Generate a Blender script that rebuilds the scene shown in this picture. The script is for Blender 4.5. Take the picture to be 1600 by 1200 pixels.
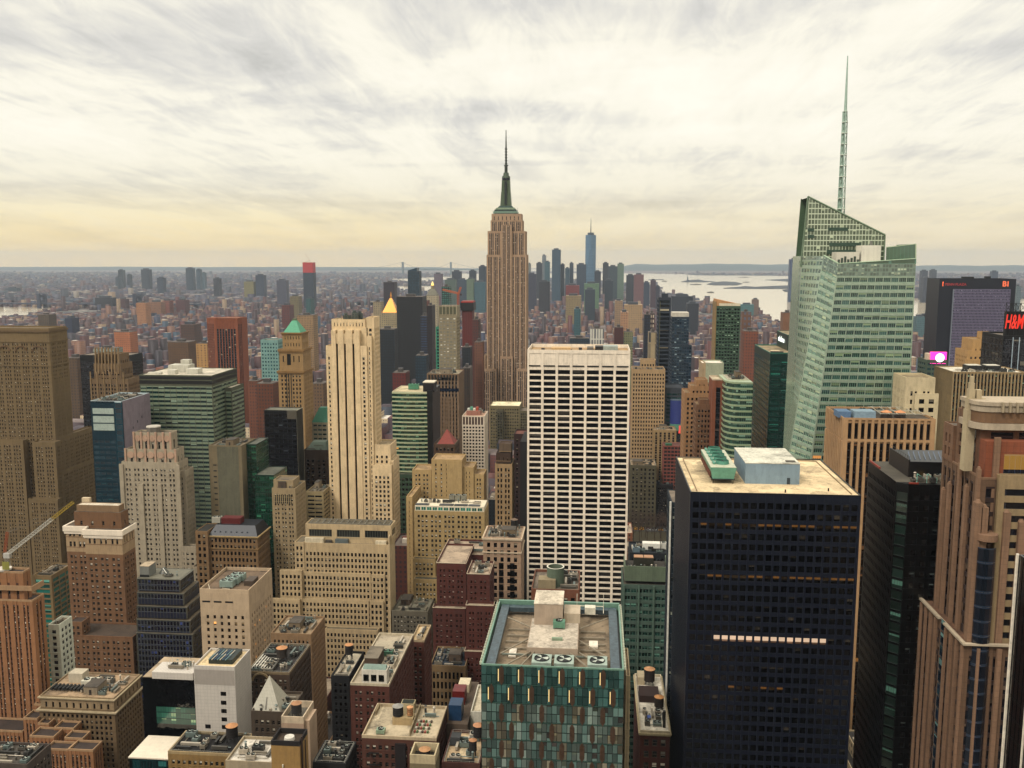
import bpy, math, random
import numpy as np
from mathutils import Vector, Matrix
R = math.radians
for o in list(bpy.data.objects): bpy.data.objects.remove(o, do_unlink=True)
scene = bpy.context.scene
COL = scene.collection

# ------------------------------------------------------------------ camera
HAZE = 3.4e-5
H = 265.0; F = 1450.0; EYE = 404.0
PITCH = math.atan((600 - EYE) / F)
YAW = math.atan(130 * math.cos(PITCH) / F)
cam_d = bpy.data.cameras.new('camera'); cam = bpy.data.objects.new('camera', cam_d); COL.objects.link(cam)
cam.location = (0, 0, H); cam.rotation_euler = (math.pi / 2 - PITCH, 0, YAW)
cam_d.sensor_width = 36; cam_d.lens = 36 * F / 1600; cam_d.clip_start = 1; cam_d.clip_end = 90000
scene.camera = cam
FW = np.array([-math.sin(YAW) * math.cos(PITCH), math.cos(YAW) * math.cos(PITCH), -math.sin(PITCH)])
RT = np.array([math.cos(YAW), math.sin(YAW), 0.0]); UP = np.cross(RT, FW)
def ray(u, v): return FW + (u - 800) / F * RT - (v - 600) / F * UP
def X(u, v, Y): d = ray(u, v); return d[0] / d[1] * Y
def Z(v, Y, u=800): d = ray(u, v); return H + d[2] / d[1] * Y
def G(u, v, z=0): d = ray(u, v); t = (z - H) / d[2]; return (d[0] * t, d[1] * t)
def YX(u, v, x): d = ray(u, v); return x * d[1] / d[0]
def YZ(u, v, z): d = ray(u, v); return (z - H) * d[1] / d[2]

# ------------------------------------------------------------------ world: overcast sky with thin streaky cloud
SUN_EL, SUN_AZ = 48.0, 215.0      # azimuth clockwise from +Y
world = bpy.data.worlds.new('World'); scene.world = world; world.use_nodes = True
wt = world.node_tree; wt.nodes.clear()
def wn(t, **k):
    n = wt.nodes.new(t)
    for a, b in k.items(): setattr(n, a, b)
    return n
def ln(a, b, tree=None): (tree or wt).links.new(a, b)
wo = wn('ShaderNodeOutputWorld'); bg = wn('ShaderNodeBackground'); ln(bg.outputs[0], wo.inputs[0])
sky = wn('ShaderNodeTexSky', sky_type='NISHITA'); sky.sun_disc = False; sky.sun_elevation = R(SUN_EL); sky.sun_rotation = R(SUN_AZ); sky.dust_density = 3
skm = wn('ShaderNodeVectorMath', operation='SCALE'); ln(sky.outputs[0], skm.inputs[0]); skm.inputs[3].default_value = 0.07
tc = wn('ShaderNodeTexCoord'); sp = wn('ShaderNodeSeparateXYZ'); ln(tc.outputs['Generated'], sp.inputs[0])
def wm(op, a, b=None, c=None, clamp=False):
    n = wn('ShaderNodeMath', operation=op); n.use_clamp = clamp
    for i, x in enumerate((a, b, c)):
        if x is None: continue
        if isinstance(x, (int, float)): n.inputs[i].default_value = x
        else: ln(x, n.inputs[i])
    return n.outputs[0]
dz = wm('MAXIMUM', sp.outputs[2], 0.0); den = wm('ADD', dz, 0.09)
px_, py_ = wm('DIVIDE', sp.outputs[0], den), wm('DIVIDE', sp.outputs[1], den)
cb = wn('ShaderNodeCombineXYZ'); ln(px_, cb.inputs[0]); ln(py_, cb.inputs[1])
def cloud(rot, sc, detail, rough, dist, off=(0, 0, 0)):
    mp = wn('ShaderNodeMapping'); mp.inputs['Rotation'].default_value = (0, 0, R(rot)); mp.inputs['Scale'].default_value = sc; mp.inputs['Location'].default_value = off
    ln(cb.outputs[0], mp.inputs[0])
    nz = wn('ShaderNodeTexNoise'); nz.inputs['Scale'].default_value = 1; nz.inputs['Detail'].default_value = detail
    nz.inputs['Roughness'].default_value = rough; nz.inputs['Distortion'].default_value = dist
    ln(mp.outputs[0], nz.inputs[0]); return nz.outputs[0]
c1 = cloud(-24, (1.05, 0.42, 1), 5, 0.52, 0.5, (5.4, 8.2, 0)); c2 = cloud(34, (4.2, 1.2, 1), 8, 0.66, 1.1, (0.3, 5.1, 0)); c3 = cloud(8, (0.5, 1.3, 1), 5, 0.55, 0.5, (7.7, 2, 0)); c4 = cloud(-28, (9, 1.6, 1), 8, 0.7, 1.4, (2.2, 4.4, 0))
cs = wm('ADD', wm('ADD', wm('MULTIPLY', c1, 0.44), wm('MULTIPLY', c2, 0.24)), wm('ADD', wm('MULTIPLY', c3, 0.28), wm('MULTIPLY', c4, 0.085)))
cr = wn('ShaderNodeValToRGB'); ln(cs, cr.inputs[0])
e = cr.color_ramp.elements
e[0].position = 0.38; e[0].color = (0.44, 0.43, 0.40, 1); e[1].position = 0.63; e[1].color = (0.90, 0.855, 0.74, 1)
for p, c in ((0.47, (0.62, 0.60, 0.555, 1)), (0.55, (0.84, 0.80, 0.68, 1))):
    x = e.new(p); x.color = c
# horizon colour band
hr = wn('ShaderNodeValToRGB'); ln(dz, hr.inputs[0]); h = hr.color_ramp.elements
h[0].position = 0; h[0].color = (0.98, 0.72, 0.34, 1); h[1].position = 0.13; h[1].color = (0.84, 0.80, 0.66, 1)
for p, c in ((0.018, (0.86, 0.66, 0.31, 1)), (0.045, (0.84, 0.69, 0.36, 1)), (0.075, (0.74, 0.67, 0.48, 1))):
    x = h.new(p); x.color = c
hf = wm('SUBTRACT', 1.0, wm('SMOOTH_MIN', wm('DIVIDE', dz, 0.13), 1.0, 0.3), clamp=True)
side = wn('ShaderNodeMapRange'); side.interpolation_type = 'SMOOTHSTEP'; ln(sp.outputs[0], side.inputs[0]); side.inputs[1].default_value = -0.45; side.inputs[2].default_value = 0.25
hmx = wn('ShaderNodeMix', data_type='RGBA'); ln(wm('MULTIPLY', side.outputs[0], .55), hmx.inputs[0]); ln(hr.outputs[0], hmx.inputs[6]); hmx.inputs[7].default_value = (0.74, 0.66, 0.49, 1)
mixh = wn('ShaderNodeMix', data_type='RGBA'); ln(wm('MULTIPLY', hf, wm('ADD', .55, wm('MULTIPLY', c2, .75)), clamp=True), mixh.inputs[0]); ln(cr.outputs[0], mixh.inputs[6]); ln(hmx.outputs[2], mixh.inputs[7])
# an overcast sky is brighter overhead than near the horizon
zb = wm('ADD', 1.0, wm('MULTIPLY', wm('SUBTRACT', dz, 0.30, clamp=True), 1.7))
sc2 = wn('ShaderNodeVectorMath', operation='SCALE'); ln(mixh.outputs[2], sc2.inputs[0]); ln(zb, sc2.inputs[3])
add = wn('ShaderNodeMix', data_type='RGBA'); add.inputs[0].default_value = 0.90; ln(skm.outputs[0], add.inputs[6]); ln(sc2.outputs[0], add.inputs[7])
ln(add.outputs[2], bg.inputs[0]); bg.inputs[1].default_value = 0.87

sun_d = bpy.data.lights.new('sun', 'SUN'); sun = bpy.data.objects.new('sun', sun_d); COL.objects.link(sun)
sun_d.energy = 1.5; sun_d.angle = R(14); sun_d.color = (1, 0.96, 0.9)  # added sun, set behind the viewpoint to light the north-facing fronts
az = R(SUN_AZ); sd = Vector((math.sin(az) * math.cos(R(SUN_EL)), math.cos(az) * math.cos(R(SUN_EL)), math.sin(R(SUN_EL))))
sun.rotation_euler = sd.to_track_quat('Z', 'Y').to_euler()
vs = scene.view_settings; vs.view_transform = 'Standard'; vs.look = 'None'; vs.exposure = 0.56; vs.gamma = 1; vs.use_curve_mapping = False
scene.cycles.max_bounces = 5; scene.cycles.diffuse_bounces = 1; scene.cycles.glossy_bounces = 2; scene.cycles.volume_bounces = 0
scene.cycles.transmission_bounces = 1; scene.cycles.transparent_max_bounces = 4
scene.cycles.use_denoising = True; scene.cycles.caustics_reflective = False; scene.cycles.caustics_refractive = False

# ------------------------------------------------------------------ materials
def lin(hexs):
    if isinstance(hexs, tuple): return hexs
    c = [int(hexs[i:i + 2], 16) / 255 for i in (0, 2, 4)]
    return tuple(x / 12.92 if x <= .04045 else ((x + .055) / 1.055) ** 2.4 for x in c)
MATS = {}
class NT:
    def __init__(s, name):
        s.m = bpy.data.materials.new(name); s.m.use_nodes = True; s.t = s.m.node_tree; s.t.nodes.clear()
        s.out = s.t.nodes.new('ShaderNodeOutputMaterial'); s.b = s.t.nodes.new('ShaderNodeBsdfPrincipled'); s.t.links.new(s.b.outputs[0], s.out.inputs[0])
    def n(s, t, **k):
        x = s.t.nodes.new(t)
        for a, b in k.items(): setattr(x, a, b)
        return x
    def put(s, sock, v):
        if hasattr(v, 'is_output') or isinstance(v, bpy.types.NodeSocket): s.t.links.new(v, sock)
        elif isinstance(v, tuple) and len(v) == 3 and sock.type == 'RGBA': sock.default_value = (*v, 1)
        else: sock.default_value = v
    def math(s, op, a, b=None, c=None, clamp=False):
        x = s.n('ShaderNodeMath', operation=op); x.use_clamp = clamp
        for i, q in enumerate((a, b, c)):
            if q is not None: s.put(x.inputs[i], q)
        return x.outputs[0]
    def mix(s, f, a, b):
        x = s.n('ShaderNodeMix', data_type='RGBA'); s.put(x.inputs[0], f); s.put(x.inputs[6], a); s.put(x.inputs[7], b); return x.outputs[2]
    def noise(s, vec, scale, detail=3, rough=.55):
        x = s.n('ShaderNodeTexNoise'); s.put(x.inputs['Vector'], vec); x.inputs['Scale'].default_value = scale; x.inputs['Detail'].default_value = detail; x.inputs['Roughness'].default_value = rough
        return x.outputs[0]
    def ramp(s, f, stops, interp='LINEAR'):
        x = s.n('ShaderNodeValToRGB'); s.put(x.inputs[0], f); el = x.color_ramp.elements; x.color_ramp.interpolation = interp
        el[0].position = stops[0][0]; el[0].color = (*stops[0][1], 1); el[1].position = stops[-1][0]; el[1].color = (*stops[-1][1], 1)
        for p, c in stops[1:-1]: y = el.new(p); y.color = (*c, 1)
        return x.outputs[0]
    def scalev(s, vec, sc):
        x = s.n('ShaderNodeVectorMath', operation='MULTIPLY'); s.put(x.inputs[0], vec); x.inputs[1].default_value = sc; return x.outputs[0]
def grade(c, p=1.88, ds=.22):
    l = .3 * c[0] + .6 * c[1] + .1 * c[2]; return tuple(1.0 * (x * (1 - ds) + l * ds) ** p for x in c)
def tone(c, k): return tuple(min(1, x * k) for x in c)
def wall(hexs, rough=.85, var=.22, joint=0.0, name=None):
    """masonry or concrete: mottled, with rain streaks and slight panel-to-panel change"""
    key = ('w', hexs, rough, var, joint)
    if key in MATS: return MATS[key]
    t = NT(name or 'masonry_' + str(len(MATS))); c = grade(lin(hexs))
    geo = t.n('ShaderNodeNewGeometry'); pos = geo.outputs['Position']
    var = var * 1.25 + .05; n1 = t.noise(pos, 0.05, 4); n2 = t.noise(t.scalev(pos, (1.1, 1.1, 0.06)), 1.0, 5, .65); n3 = t.noise(pos, 1.7, 4, .7)
    f = t.math('ADD', t.math('MULTIPLY', n1, .35), t.math('ADD', t.math('MULTIPLY', n2, .4), t.math('MULTIPLY', n3, .25)))
    col = t.ramp(f, [(.32, tone(c, 1 - 1.5 * var)), (.5, c), (.68, tone(c, 1 + .8 * var))])
    fl = t.n('ShaderNodeVectorMath', operation='FLOOR'); t.put(fl.inputs[0], t.scalev(pos, (.3, .3, .2777))); wn_ = t.n('ShaderNodeTexWhiteNoise', noise_dimensions='3D'); t.put(wn_.inputs[0], fl.outputs[0]); col = t.mix(t.math('MULTIPLY', wn_.outputs[0], .26 if var > .12 else .1), col, tone(c, .55))
    soot = t.ramp(t.noise(t.scalev(pos, (.5, .5, .22)), 1.0, 5, .7), [(.5, (0, 0, 0)), (.68, (1, 1, 1))]); col = t.mix(t.math('MULTIPLY', soot, .4 if var > .12 else .2), col, tone(c, .45))
    if joint:
        s = t.n('ShaderNodeSeparateXYZ'); t.put(s.inputs[0], pos)
        ja = t.math('LESS_THAN', t.math('FRACT', t.math('DIVIDE', s.outputs[2], joint)), .05)
        jb = t.math('LESS_THAN', t.math('FRACT', t.math('DIVIDE', t.math('ADD', s.outputs[0], s.outputs[1]), joint)), .05)
        col = t.mix(t.math('MULTIPLY', t.math('MAXIMUM', ja, jb), .55), col, tone(c, .35))
    t.put(t.b.inputs['Base Color'], col); t.b.inputs['Roughness'].default_value = rough
    MATS[key] = t.m; return t.m
def roofm(hexs, patch=.5):
    key = ('r', hexs, patch)
    if key in MATS: return MATS[key]
    t = NT('roofing_' + str(len(MATS))); c = grade(lin(hexs), 1.5, .12)
    pos = t.n('ShaderNodeNewGeometry').outputs['Position']
    n1 = t.noise(pos, 0.16, 5, .65); n2 = t.noise(pos, 1.3, 4, .6)
    v = t.n('ShaderNodeTexVoronoi'); t.put(v.inputs['Vector'], pos); v.inputs['Scale'].default_value = .13; v.distance = 'MANHATTAN'
    sv = t.n('ShaderNodeSeparateColor'); t.put(sv.inputs[0], v.outputs['Color'])
    f = t.math('ADD', t.math('MULTIPLY', n1, .5), t.math('ADD', t.math('MULTIPLY', n2, .3), t.math('MULTIPLY', sv.outputs[0], .2 * patch * 2)))
    pud = t.ramp(t.noise(pos, .33, 5, .7), [(.56, (0, 0, 0)), (.60, (1, 1, 1))]); t.put(t.b.inputs['Base Color'], t.mix(t.math('MULTIPLY', pud, .45), t.ramp(f, [(.3, tone(c, .3)), (.46, tone(c, .85)), (.6, tone(c, 1.15)), (.8, tone(c, 1.4))]), tone(c, .28))); t.b.inputs['Roughness'].default_value = .9
    MATS[key] = t.m; return t.m
def glass(base, blind='b9ad93', pb=.3, mu=1, frame=None, lit=0.0, spec=.5, rough=.12, vary=.8, fw=.07, sash=False, wav=0.0, litc='ffb45a', lits=.5, metal=0.0):
    """window pane: every pane draws its own depth of tone, blind and frame"""
    key = ('g', base, blind, pb, mu, frame, lit, spec, rough, vary, fw, sash, wav, litc, lits, metal)
    if key in MATS: return MATS[key]
    t = NT('window_glass_' + str(len(MATS))); c = tone(lin(base), .5); pb *= .8
    geo = t.n('ShaderNodeNewGeometry'); oi = t.n('ShaderNodeObjectInfo')
    r1 = t.math('FRACT', t.math('ADD', t.math('MULTIPLY', geo.outputs['Random Per Island'], 17.31), t.math('MULTIPLY', oi.outputs['Random'], 5.77)))
    r2 = t.math('FRACT', t.math('MULTIPLY', r1, 13.7)); r3 = t.math('FRACT', t.math('MULTIPLY', r1, 57.3)); r4 = t.math('FRACT', t.math('MULTIPLY', r1, 211.9))
    uv = t.n('ShaderNodeUVMap'); s = t.n('ShaderNodeSeparateXYZ'); t.put(s.inputs[0], uv.outputs[0]); U, V = s.outputs[0], s.outputs[1]
    col = t.mix(t.math('MULTIPLY', t.math('POWER', r3, 2.0), vary), tone(c, .6), tone(c, 2.4))
    if pb > 0:
        hasb = t.math('LESS_THAN', r1, pb); up = t.math('GREATER_THAN', V, t.math('SUBTRACT', 1.0, t.math('ADD', t.math('MULTIPLY', r2, .55), .15)))
        bc = t.mix(r4, tone(lin(blind), .25), tone(lin(blind), 1.2))
        col = t.mix(t.math('MULTIPLY', hasb, up), col, bc)
    if frame:
        fu = t.math('FRACT', t.math('MULTIPLY', U, float(mu)))
        ed = t.math('GREATER_THAN', t.math('ABSOLUTE', t.math('SUBTRACT', fu, .5)), .5 - fw * (1 if mu == 1 else .9))
        ev = t.math('GREATER_THAN', t.math('ABSOLUTE', t.math('SUBTRACT', V, .5)), .5 - fw)
        m = t.math('MAXIMUM', ed, ev)
        if sash: m = t.math('MAXIMUM', m, t.math('LESS_THAN', t.math('ABSOLUTE', t.math('SUBTRACT', V, .5)), .045))
        col = t.mix(m, col, lin(frame))
    t.put(t.b.inputs['Base Color'], col); t.b.inputs['Roughness'].default_value = rough; t.b.inputs['Specular IOR Level'].default_value = spec; t.b.inputs['Metallic'].default_value = metal
    if lit > 0:
        on = t.math('LESS_THAN', r4, lit); em = t.math('MULTIPLY', on, t.math('MULTIPLY', t.math('GREATER_THAN', V, .35), lits))
        t.b.inputs['Emission Color'].default_value = (*lin(litc), 1); t.put(t.b.inputs['Emission Strength'], em)
    bp = t.n('ShaderNodeBump'); bp.inputs['Strength'].default_value = .25 + wav; bp.inputs['Distance'].default_value = .05 + wav * .5
    t.put(bp.inputs['Height'], t.noise(geo.outputs['Position'], .5 if not wav else .35, 2)); t.put(t.b.inputs['Normal'], bp.outputs[0])
    MATS[key] = t.m; return t.m
def plain(hexs, rough=.6, metal=0.0, var=.12):
    key = ('p', hexs, rough, metal, var)
    if key in MATS: return MATS[key]
    t = NT('finish_' + str(len(MATS))); c = grade(lin(hexs), 1.5, .12); pos = t.n('ShaderNodeNewGeometry').outputs['Position']
    t.put(t.b.inputs['Base Color'], t.ramp(t.noise(pos, .9, 4, .65), [(.3, tone(c, 1 - 2 * var)), (.7, tone(c, 1 + var))]))
    t.b.inputs['Roughness'].default_value = rough; t.b.inputs['Metallic'].default_value = metal
    MATS[key] = t.m; return t.m
def lamp(hexs, s=1.0):
    key = ('l', hexs, s)
    if key in MATS: return MATS[key]
    t = NT('lit_panel_' + str(len(MATS))); t.put(t.b.inputs['Base Color'], lin(hexs)); t.b.inputs['Emission Color'].default_value = (*lin(hexs), 1); t.b.inputs['Emission Strength'].default_value = s
    MATS[key] = t.m; return t.m
def farwall(hexs=None, fh=3.5, bw=3.0, wf=.5, hf=.5, dark='1a2028', var=.5, pier=False, palette=None, k=.7):
    """distant facade: window openings too small to model, kept as a grid in the wall's own pattern"""
    key = ('f', hexs, fh, bw, wf, hf, dark, var, pier, str(palette), k)
    if key in MATS: return MATS[key]
    t = NT('far_facade_' + str(len(MATS))); geo = t.n('ShaderNodeNewGeometry'); pos = geo.outputs['Position']
    s = t.n('ShaderNodeSeparateXYZ'); t.put(s.inputs[0], pos); ns = t.n('ShaderNodeSeparateXYZ'); t.put(ns.inputs[0], geo.outputs['True Normal'])
    hx = t.math('ADD', t.math('MULTIPLY', s.outputs[0], t.math('ABSOLUTE', ns.outputs[1])), t.math('MULTIPLY', s.outputs[1], t.math('ABSOLUTE', ns.outputs[0])))
    r = t.math('FRACT', t.math('ADD', t.math('MULTIPLY', geo.outputs['Random Per Island'], 9.13), t.math('MULTIPLY', t.n('ShaderNodeObjectInfo').outputs['Random'], 3.3)))
    a = t.math('LESS_THAN', t.math('FRACT', t.math('DIVIDE', hx, bw)), wf); b = t.math('LESS_THAN', t.math('FRACT', t.math('DIVIDE', s.outputs[2], fh)), hf)
    m = t.math('MULTIPLY', t.math('MULTIPLY', a, b) if not pier else t.math('MULTIPLY', a, t.math('ADD', .55, t.math('MULTIPLY', b, .45))), t.math('LESS_THAN', t.math('ABSOLUTE', ns.outputs[2]), .5))
    cell = t.n('ShaderNodeTexWhiteNoise', noise_dimensions='2D'); cc = t.n('ShaderNodeCombineXYZ')
    t.put(cc.inputs[0], t.math('FLOOR', t.math('DIVIDE', hx, bw))); t.put(cc.inputs[1], t.math('FLOOR', t.math('DIVIDE', s.outputs[2], fh))); t.put(cell.inputs[0], cc.outputs[0])
    mm = t.math('MULTIPLY', m, t.math('MULTIPLY', t.math('ADD', .45, t.math('MULTIPLY', cell.outputs[0], .55)), k / .7))
    n = t.noise(pos, .05, 4)
    if palette:
        base = t.ramp(r, [(p, grade(lin(c), 1.7, .08)) for p, c in palette], 'CONSTANT')
        base = t.mix(t.math('MULTIPLY', n, var), base, lin('3c3034'))
    else:
        c = grade(lin(hexs)); base = t.ramp(t.math('ADD', t.math('MULTIPLY', n, .6), t.math('MULTIPLY', r, .4)), [(.25, tone(c, 1 - var * .7)), (.75, tone(c, 1 + var * .5))])
    t.put(t.b.inputs['Base Color'], t.mix(t.math('MULTIPLY', mm, 1.0, clamp=True), base, lin(dark))); t.b.inputs['Roughness'].default_value = .6
    MATS[key] = t.m; return t.m

# ------------------------------------------------------------------ mesh accumulators
class MB:
    def __init__(s): s.v = []; s.f = []; s.uv = []; s.sm = False
    def quad(s, a, b, c, d):
        n = len(s.v); s.v += [a, b, c, d]; s.f.append((n, n + 1, n + 2, n + 3)); s.uv += [(0, 0), (1, 0), (1, 1), (0, 1)]
    def tri(s, a, b, c):
        n = len(s.v); s.v += [a, b, c]; s.f.append((n, n + 1, n + 2)); s.uv += [(0, 0), (1, 0), (.5, 1)]
    def hexa(s, p, skip=()):       # p: 4 bottom ccw, 4 top ccw
        n = len(s.v); s.v += list(p)
        for k, q in enumerate(((0, 3, 2, 1), (4, 5, 6, 7), (0, 1, 5, 4), (1, 2, 6, 5), (2, 3, 7, 6), (3, 0, 4, 7))):
            if k in skip: continue
            s.f.append(tuple(n + i for i in q)); s.uv += [(0, 0), (1, 0), (1, 1), (0, 1)]
    def box(s, x0, x1, y0, y1, z0, z1, skip=()):
        s.hexa([(x0, y0, z0), (x1, y0, z0), (x1, y1, z0), (x0, y1, z0), (x0, y0, z1), (x1, y0, z1), (x1, y1, z1), (x0, y1, z1)], skip)
    def taper(s, x0, x1, y0, y1, z0, X0, X1, Y0, Y1, z1):
        s.hexa([(x0, y0, z0), (x1, y0, z0), (x1, y1, z0), (x0, y1, z0), (X0, Y0, z1), (X1, Y0, z1), (X1, Y1, z1), (X0, Y1, z1)])
    def prism(s, pts, z0, z1, top=True):   # pts ccw seen from above
        n = len(s.v); k = len(pts)
        s.v += [(x, y, z0) for x, y in pts] + [(x, y, z1) for x, y in pts]
        for i in range(k): j = (i + 1) % k; s.f.append((n + i, n + j, n + k + j, n + k + i)); s.uv += [(0, 0), (1, 0), (1, 1), (0, 1)]
        if top: s.f.append(tuple(n + k + i for i in range(k))); s.uv += [(0, 0)] * k
    def cyl(s, cx, cy, z0, z1, r0, r1=None, n=16, cap=True):
        r1 = r0 if r1 is None else r1; b = len(s.v)
        for r, z in ((r0, z0), (r1, z1)):
            for i in range(n): a = 2 * math.pi * i / n; s.v.append((cx + r * math.cos(a), cy + r * math.sin(a), z))
        for i in range(n): j = (i + 1) % n; s.f.append((b + i, b + j, b + n + j, b + n + i)); s.uv += [(0, 0), (1, 0), (1, 1), (0, 1)]
        if cap: s.f.append(tuple(b + n + i for i in range(n))); s.uv += [(0, 0)] * n
    def bar(s, a, b, r, n=5, r1=None):
        a, b = Vector(a), Vector(b); d = (b - a); L = d.length
        if L < 1e-6: return
        d /= L; x = d.orthogonal().normalized(); y = d.cross(x); r1 = r if r1 is None else r1; k = len(s.v)
        for p, q in ((a, r), (b, r1)):
            for i in range(n): t = 2 * math.pi * i / n; s.v.append(tuple(p + q * (math.cos(t) * x + math.sin(t) * y)))
        for i in range(n): j = (i + 1) % n; s.f.append((k + i, k + j, k + n + j, k + n + i)); s.uv += [(0, 0), (1, 0), (1, 1), (0, 1)]
        s.f.append(tuple(k + n + i for i in range(n))); s.uv += [(0, 0)] * n
        s.f.append(tuple(k + i for i in reversed(range(n)))); s.uv += [(0, 0)] * n
    def mesh(s, name, off=(0, 0, 0)):
        me = bpy.data.meshes.new(name)
        v = np.array(s.v, dtype=np.float64).reshape(-1, 3) - np.array(off)
        me.from_pydata(v.tolist(), [], s.f)
        uvl = me.uv_layers.new(name='UVMap'); uvl.data.foreach_set('uv', np.array(s.uv, dtype=np.float32).ravel())
        if s.sm: me.shade_smooth()
        return me
def link(name, me, mat, parent=None, loc=(0, 0, 0)):
    o = bpy.data.objects.new(name, me)
    if mat and not me.materials: me.materials.append(mat)
    COL.objects.link(o); o.parent = parent; o.location = loc; return o
def tag(o, label=None, cat=None, group=None, kind=None):
    if label: o['label'] = label
    if cat: o['category'] = cat
    if group: o['group'] = group
    if kind: o['kind'] = kind
    return o
def single(name, mb, mat, label=None, cat=None, group=None, kind=None):
    return tag(link(name, mb.mesh(name), mat), label, cat, group, kind)

PANES = {}
def V3(p): return np.array(p, dtype=float)
class Bld:
    """a building: an Empty at its foot that parents wall, roof, windows, parapets and roof plant"""
    def __init__(s, name, label, cat, group=None, nwin=100):
        s.name, s.label, s.cat, s.group, s.nwin = name, label, cat, group, nwin
        s.parts = {}; s.items = []; s.win = []; s.rng = random.Random(label)
    def mb(s, part, mat):
        k = (part, mat.name)
        if k not in s.parts: s.parts[k] = (MB(), mat, None)
        return s.parts[k][0]
    def item(s, part, mat, sub=None, label=None):
        m = MB(); rec = dict(part=part, mb=m, mat=mat, sub=[], label=label); (s.items if sub is None else sub['sub']).append(rec); m.rec = rec; return m
    def finish(s):
        allv = [v for m, _, _ in s.parts.values() for v in m.v]
        a = np.array(allv if allv else [v for r in s.items for v in r['mb'].v]); lo, hi = a.min(0), a.max(0)
        off = (float((lo[0] + hi[0]) / 2), float((lo[1] + hi[1]) / 2), float(max(lo[2], 0)))
        e = bpy.data.objects.new(s.name, None); COL.objects.link(e); e.location = off; e.empty_display_size = 5
        tag(e, s.label, s.cat, s.group); s.root = e
        for (part, _), (m, mat, _) in s.parts.items():
            if m.f: link(part, m.mesh(part, off), mat, e)
        for r in s.items:
            o = link(r['part'], r['mb'].mesh(r['part'], off), r['mat'], e)
            if r['label']: o['label'] = r['label']
            for q in r['sub']: link(q['part'], q['mb'].mesh(q['part'], off), q['mat'], o)
        if s.win:
            s.win.sort(key=lambda w: w[0])
            nw = s.nwin
            for sc, p, mat in s.win[:nw]:
                d1 = p[1] - p[0]; d2 = p[3] - p[0]
                ax = 'x' if abs(d1[1]) < 1e-4 else ('y' if abs(d1[0]) < 1e-4 else None)
                if ax and abs(d2[0]) < 1e-4 and abs(d2[1]) < 1e-4 and abs(d1[2]) < 1e-4:
                    w = round(float(d1[0] if ax == 'x' else d1[1]), 2); hh = round(float(d2[2]), 2); k = (ax, w, hh, mat.name)
                    if k not in PANES:
                        m = MB(); b = (w, 0, 0) if ax == 'x' else (0, w, 0)
                        m.quad((0, 0, 0), b, (b[0], b[1], hh), (0, 0, hh)); me = m.mesh('window'); me.materials.append(mat); PANES[k] = me
                    link('window', PANES[k], None, e, tuple(float(p[0][i] - off[i]) for i in range(3)))
                else:
                    m = MB(); m.quad(*[tuple(q - p[0]) for q in p]); link('window', m.mesh('window'), mat, e, tuple(float(p[0][i] - off[i]) for i in range(3)))
            rest = {}
            for sc, p, mat in s.win[nw:]: rest.setdefault(mat.name, (MB(), mat))[0].quad(*[tuple(q) for q in p])
            for m, mat in rest.values():
                o = link('window' if nw else 'glazing', m.mesh('window', off), mat, e); o['kind'] = 'stuff'
        return e

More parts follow.
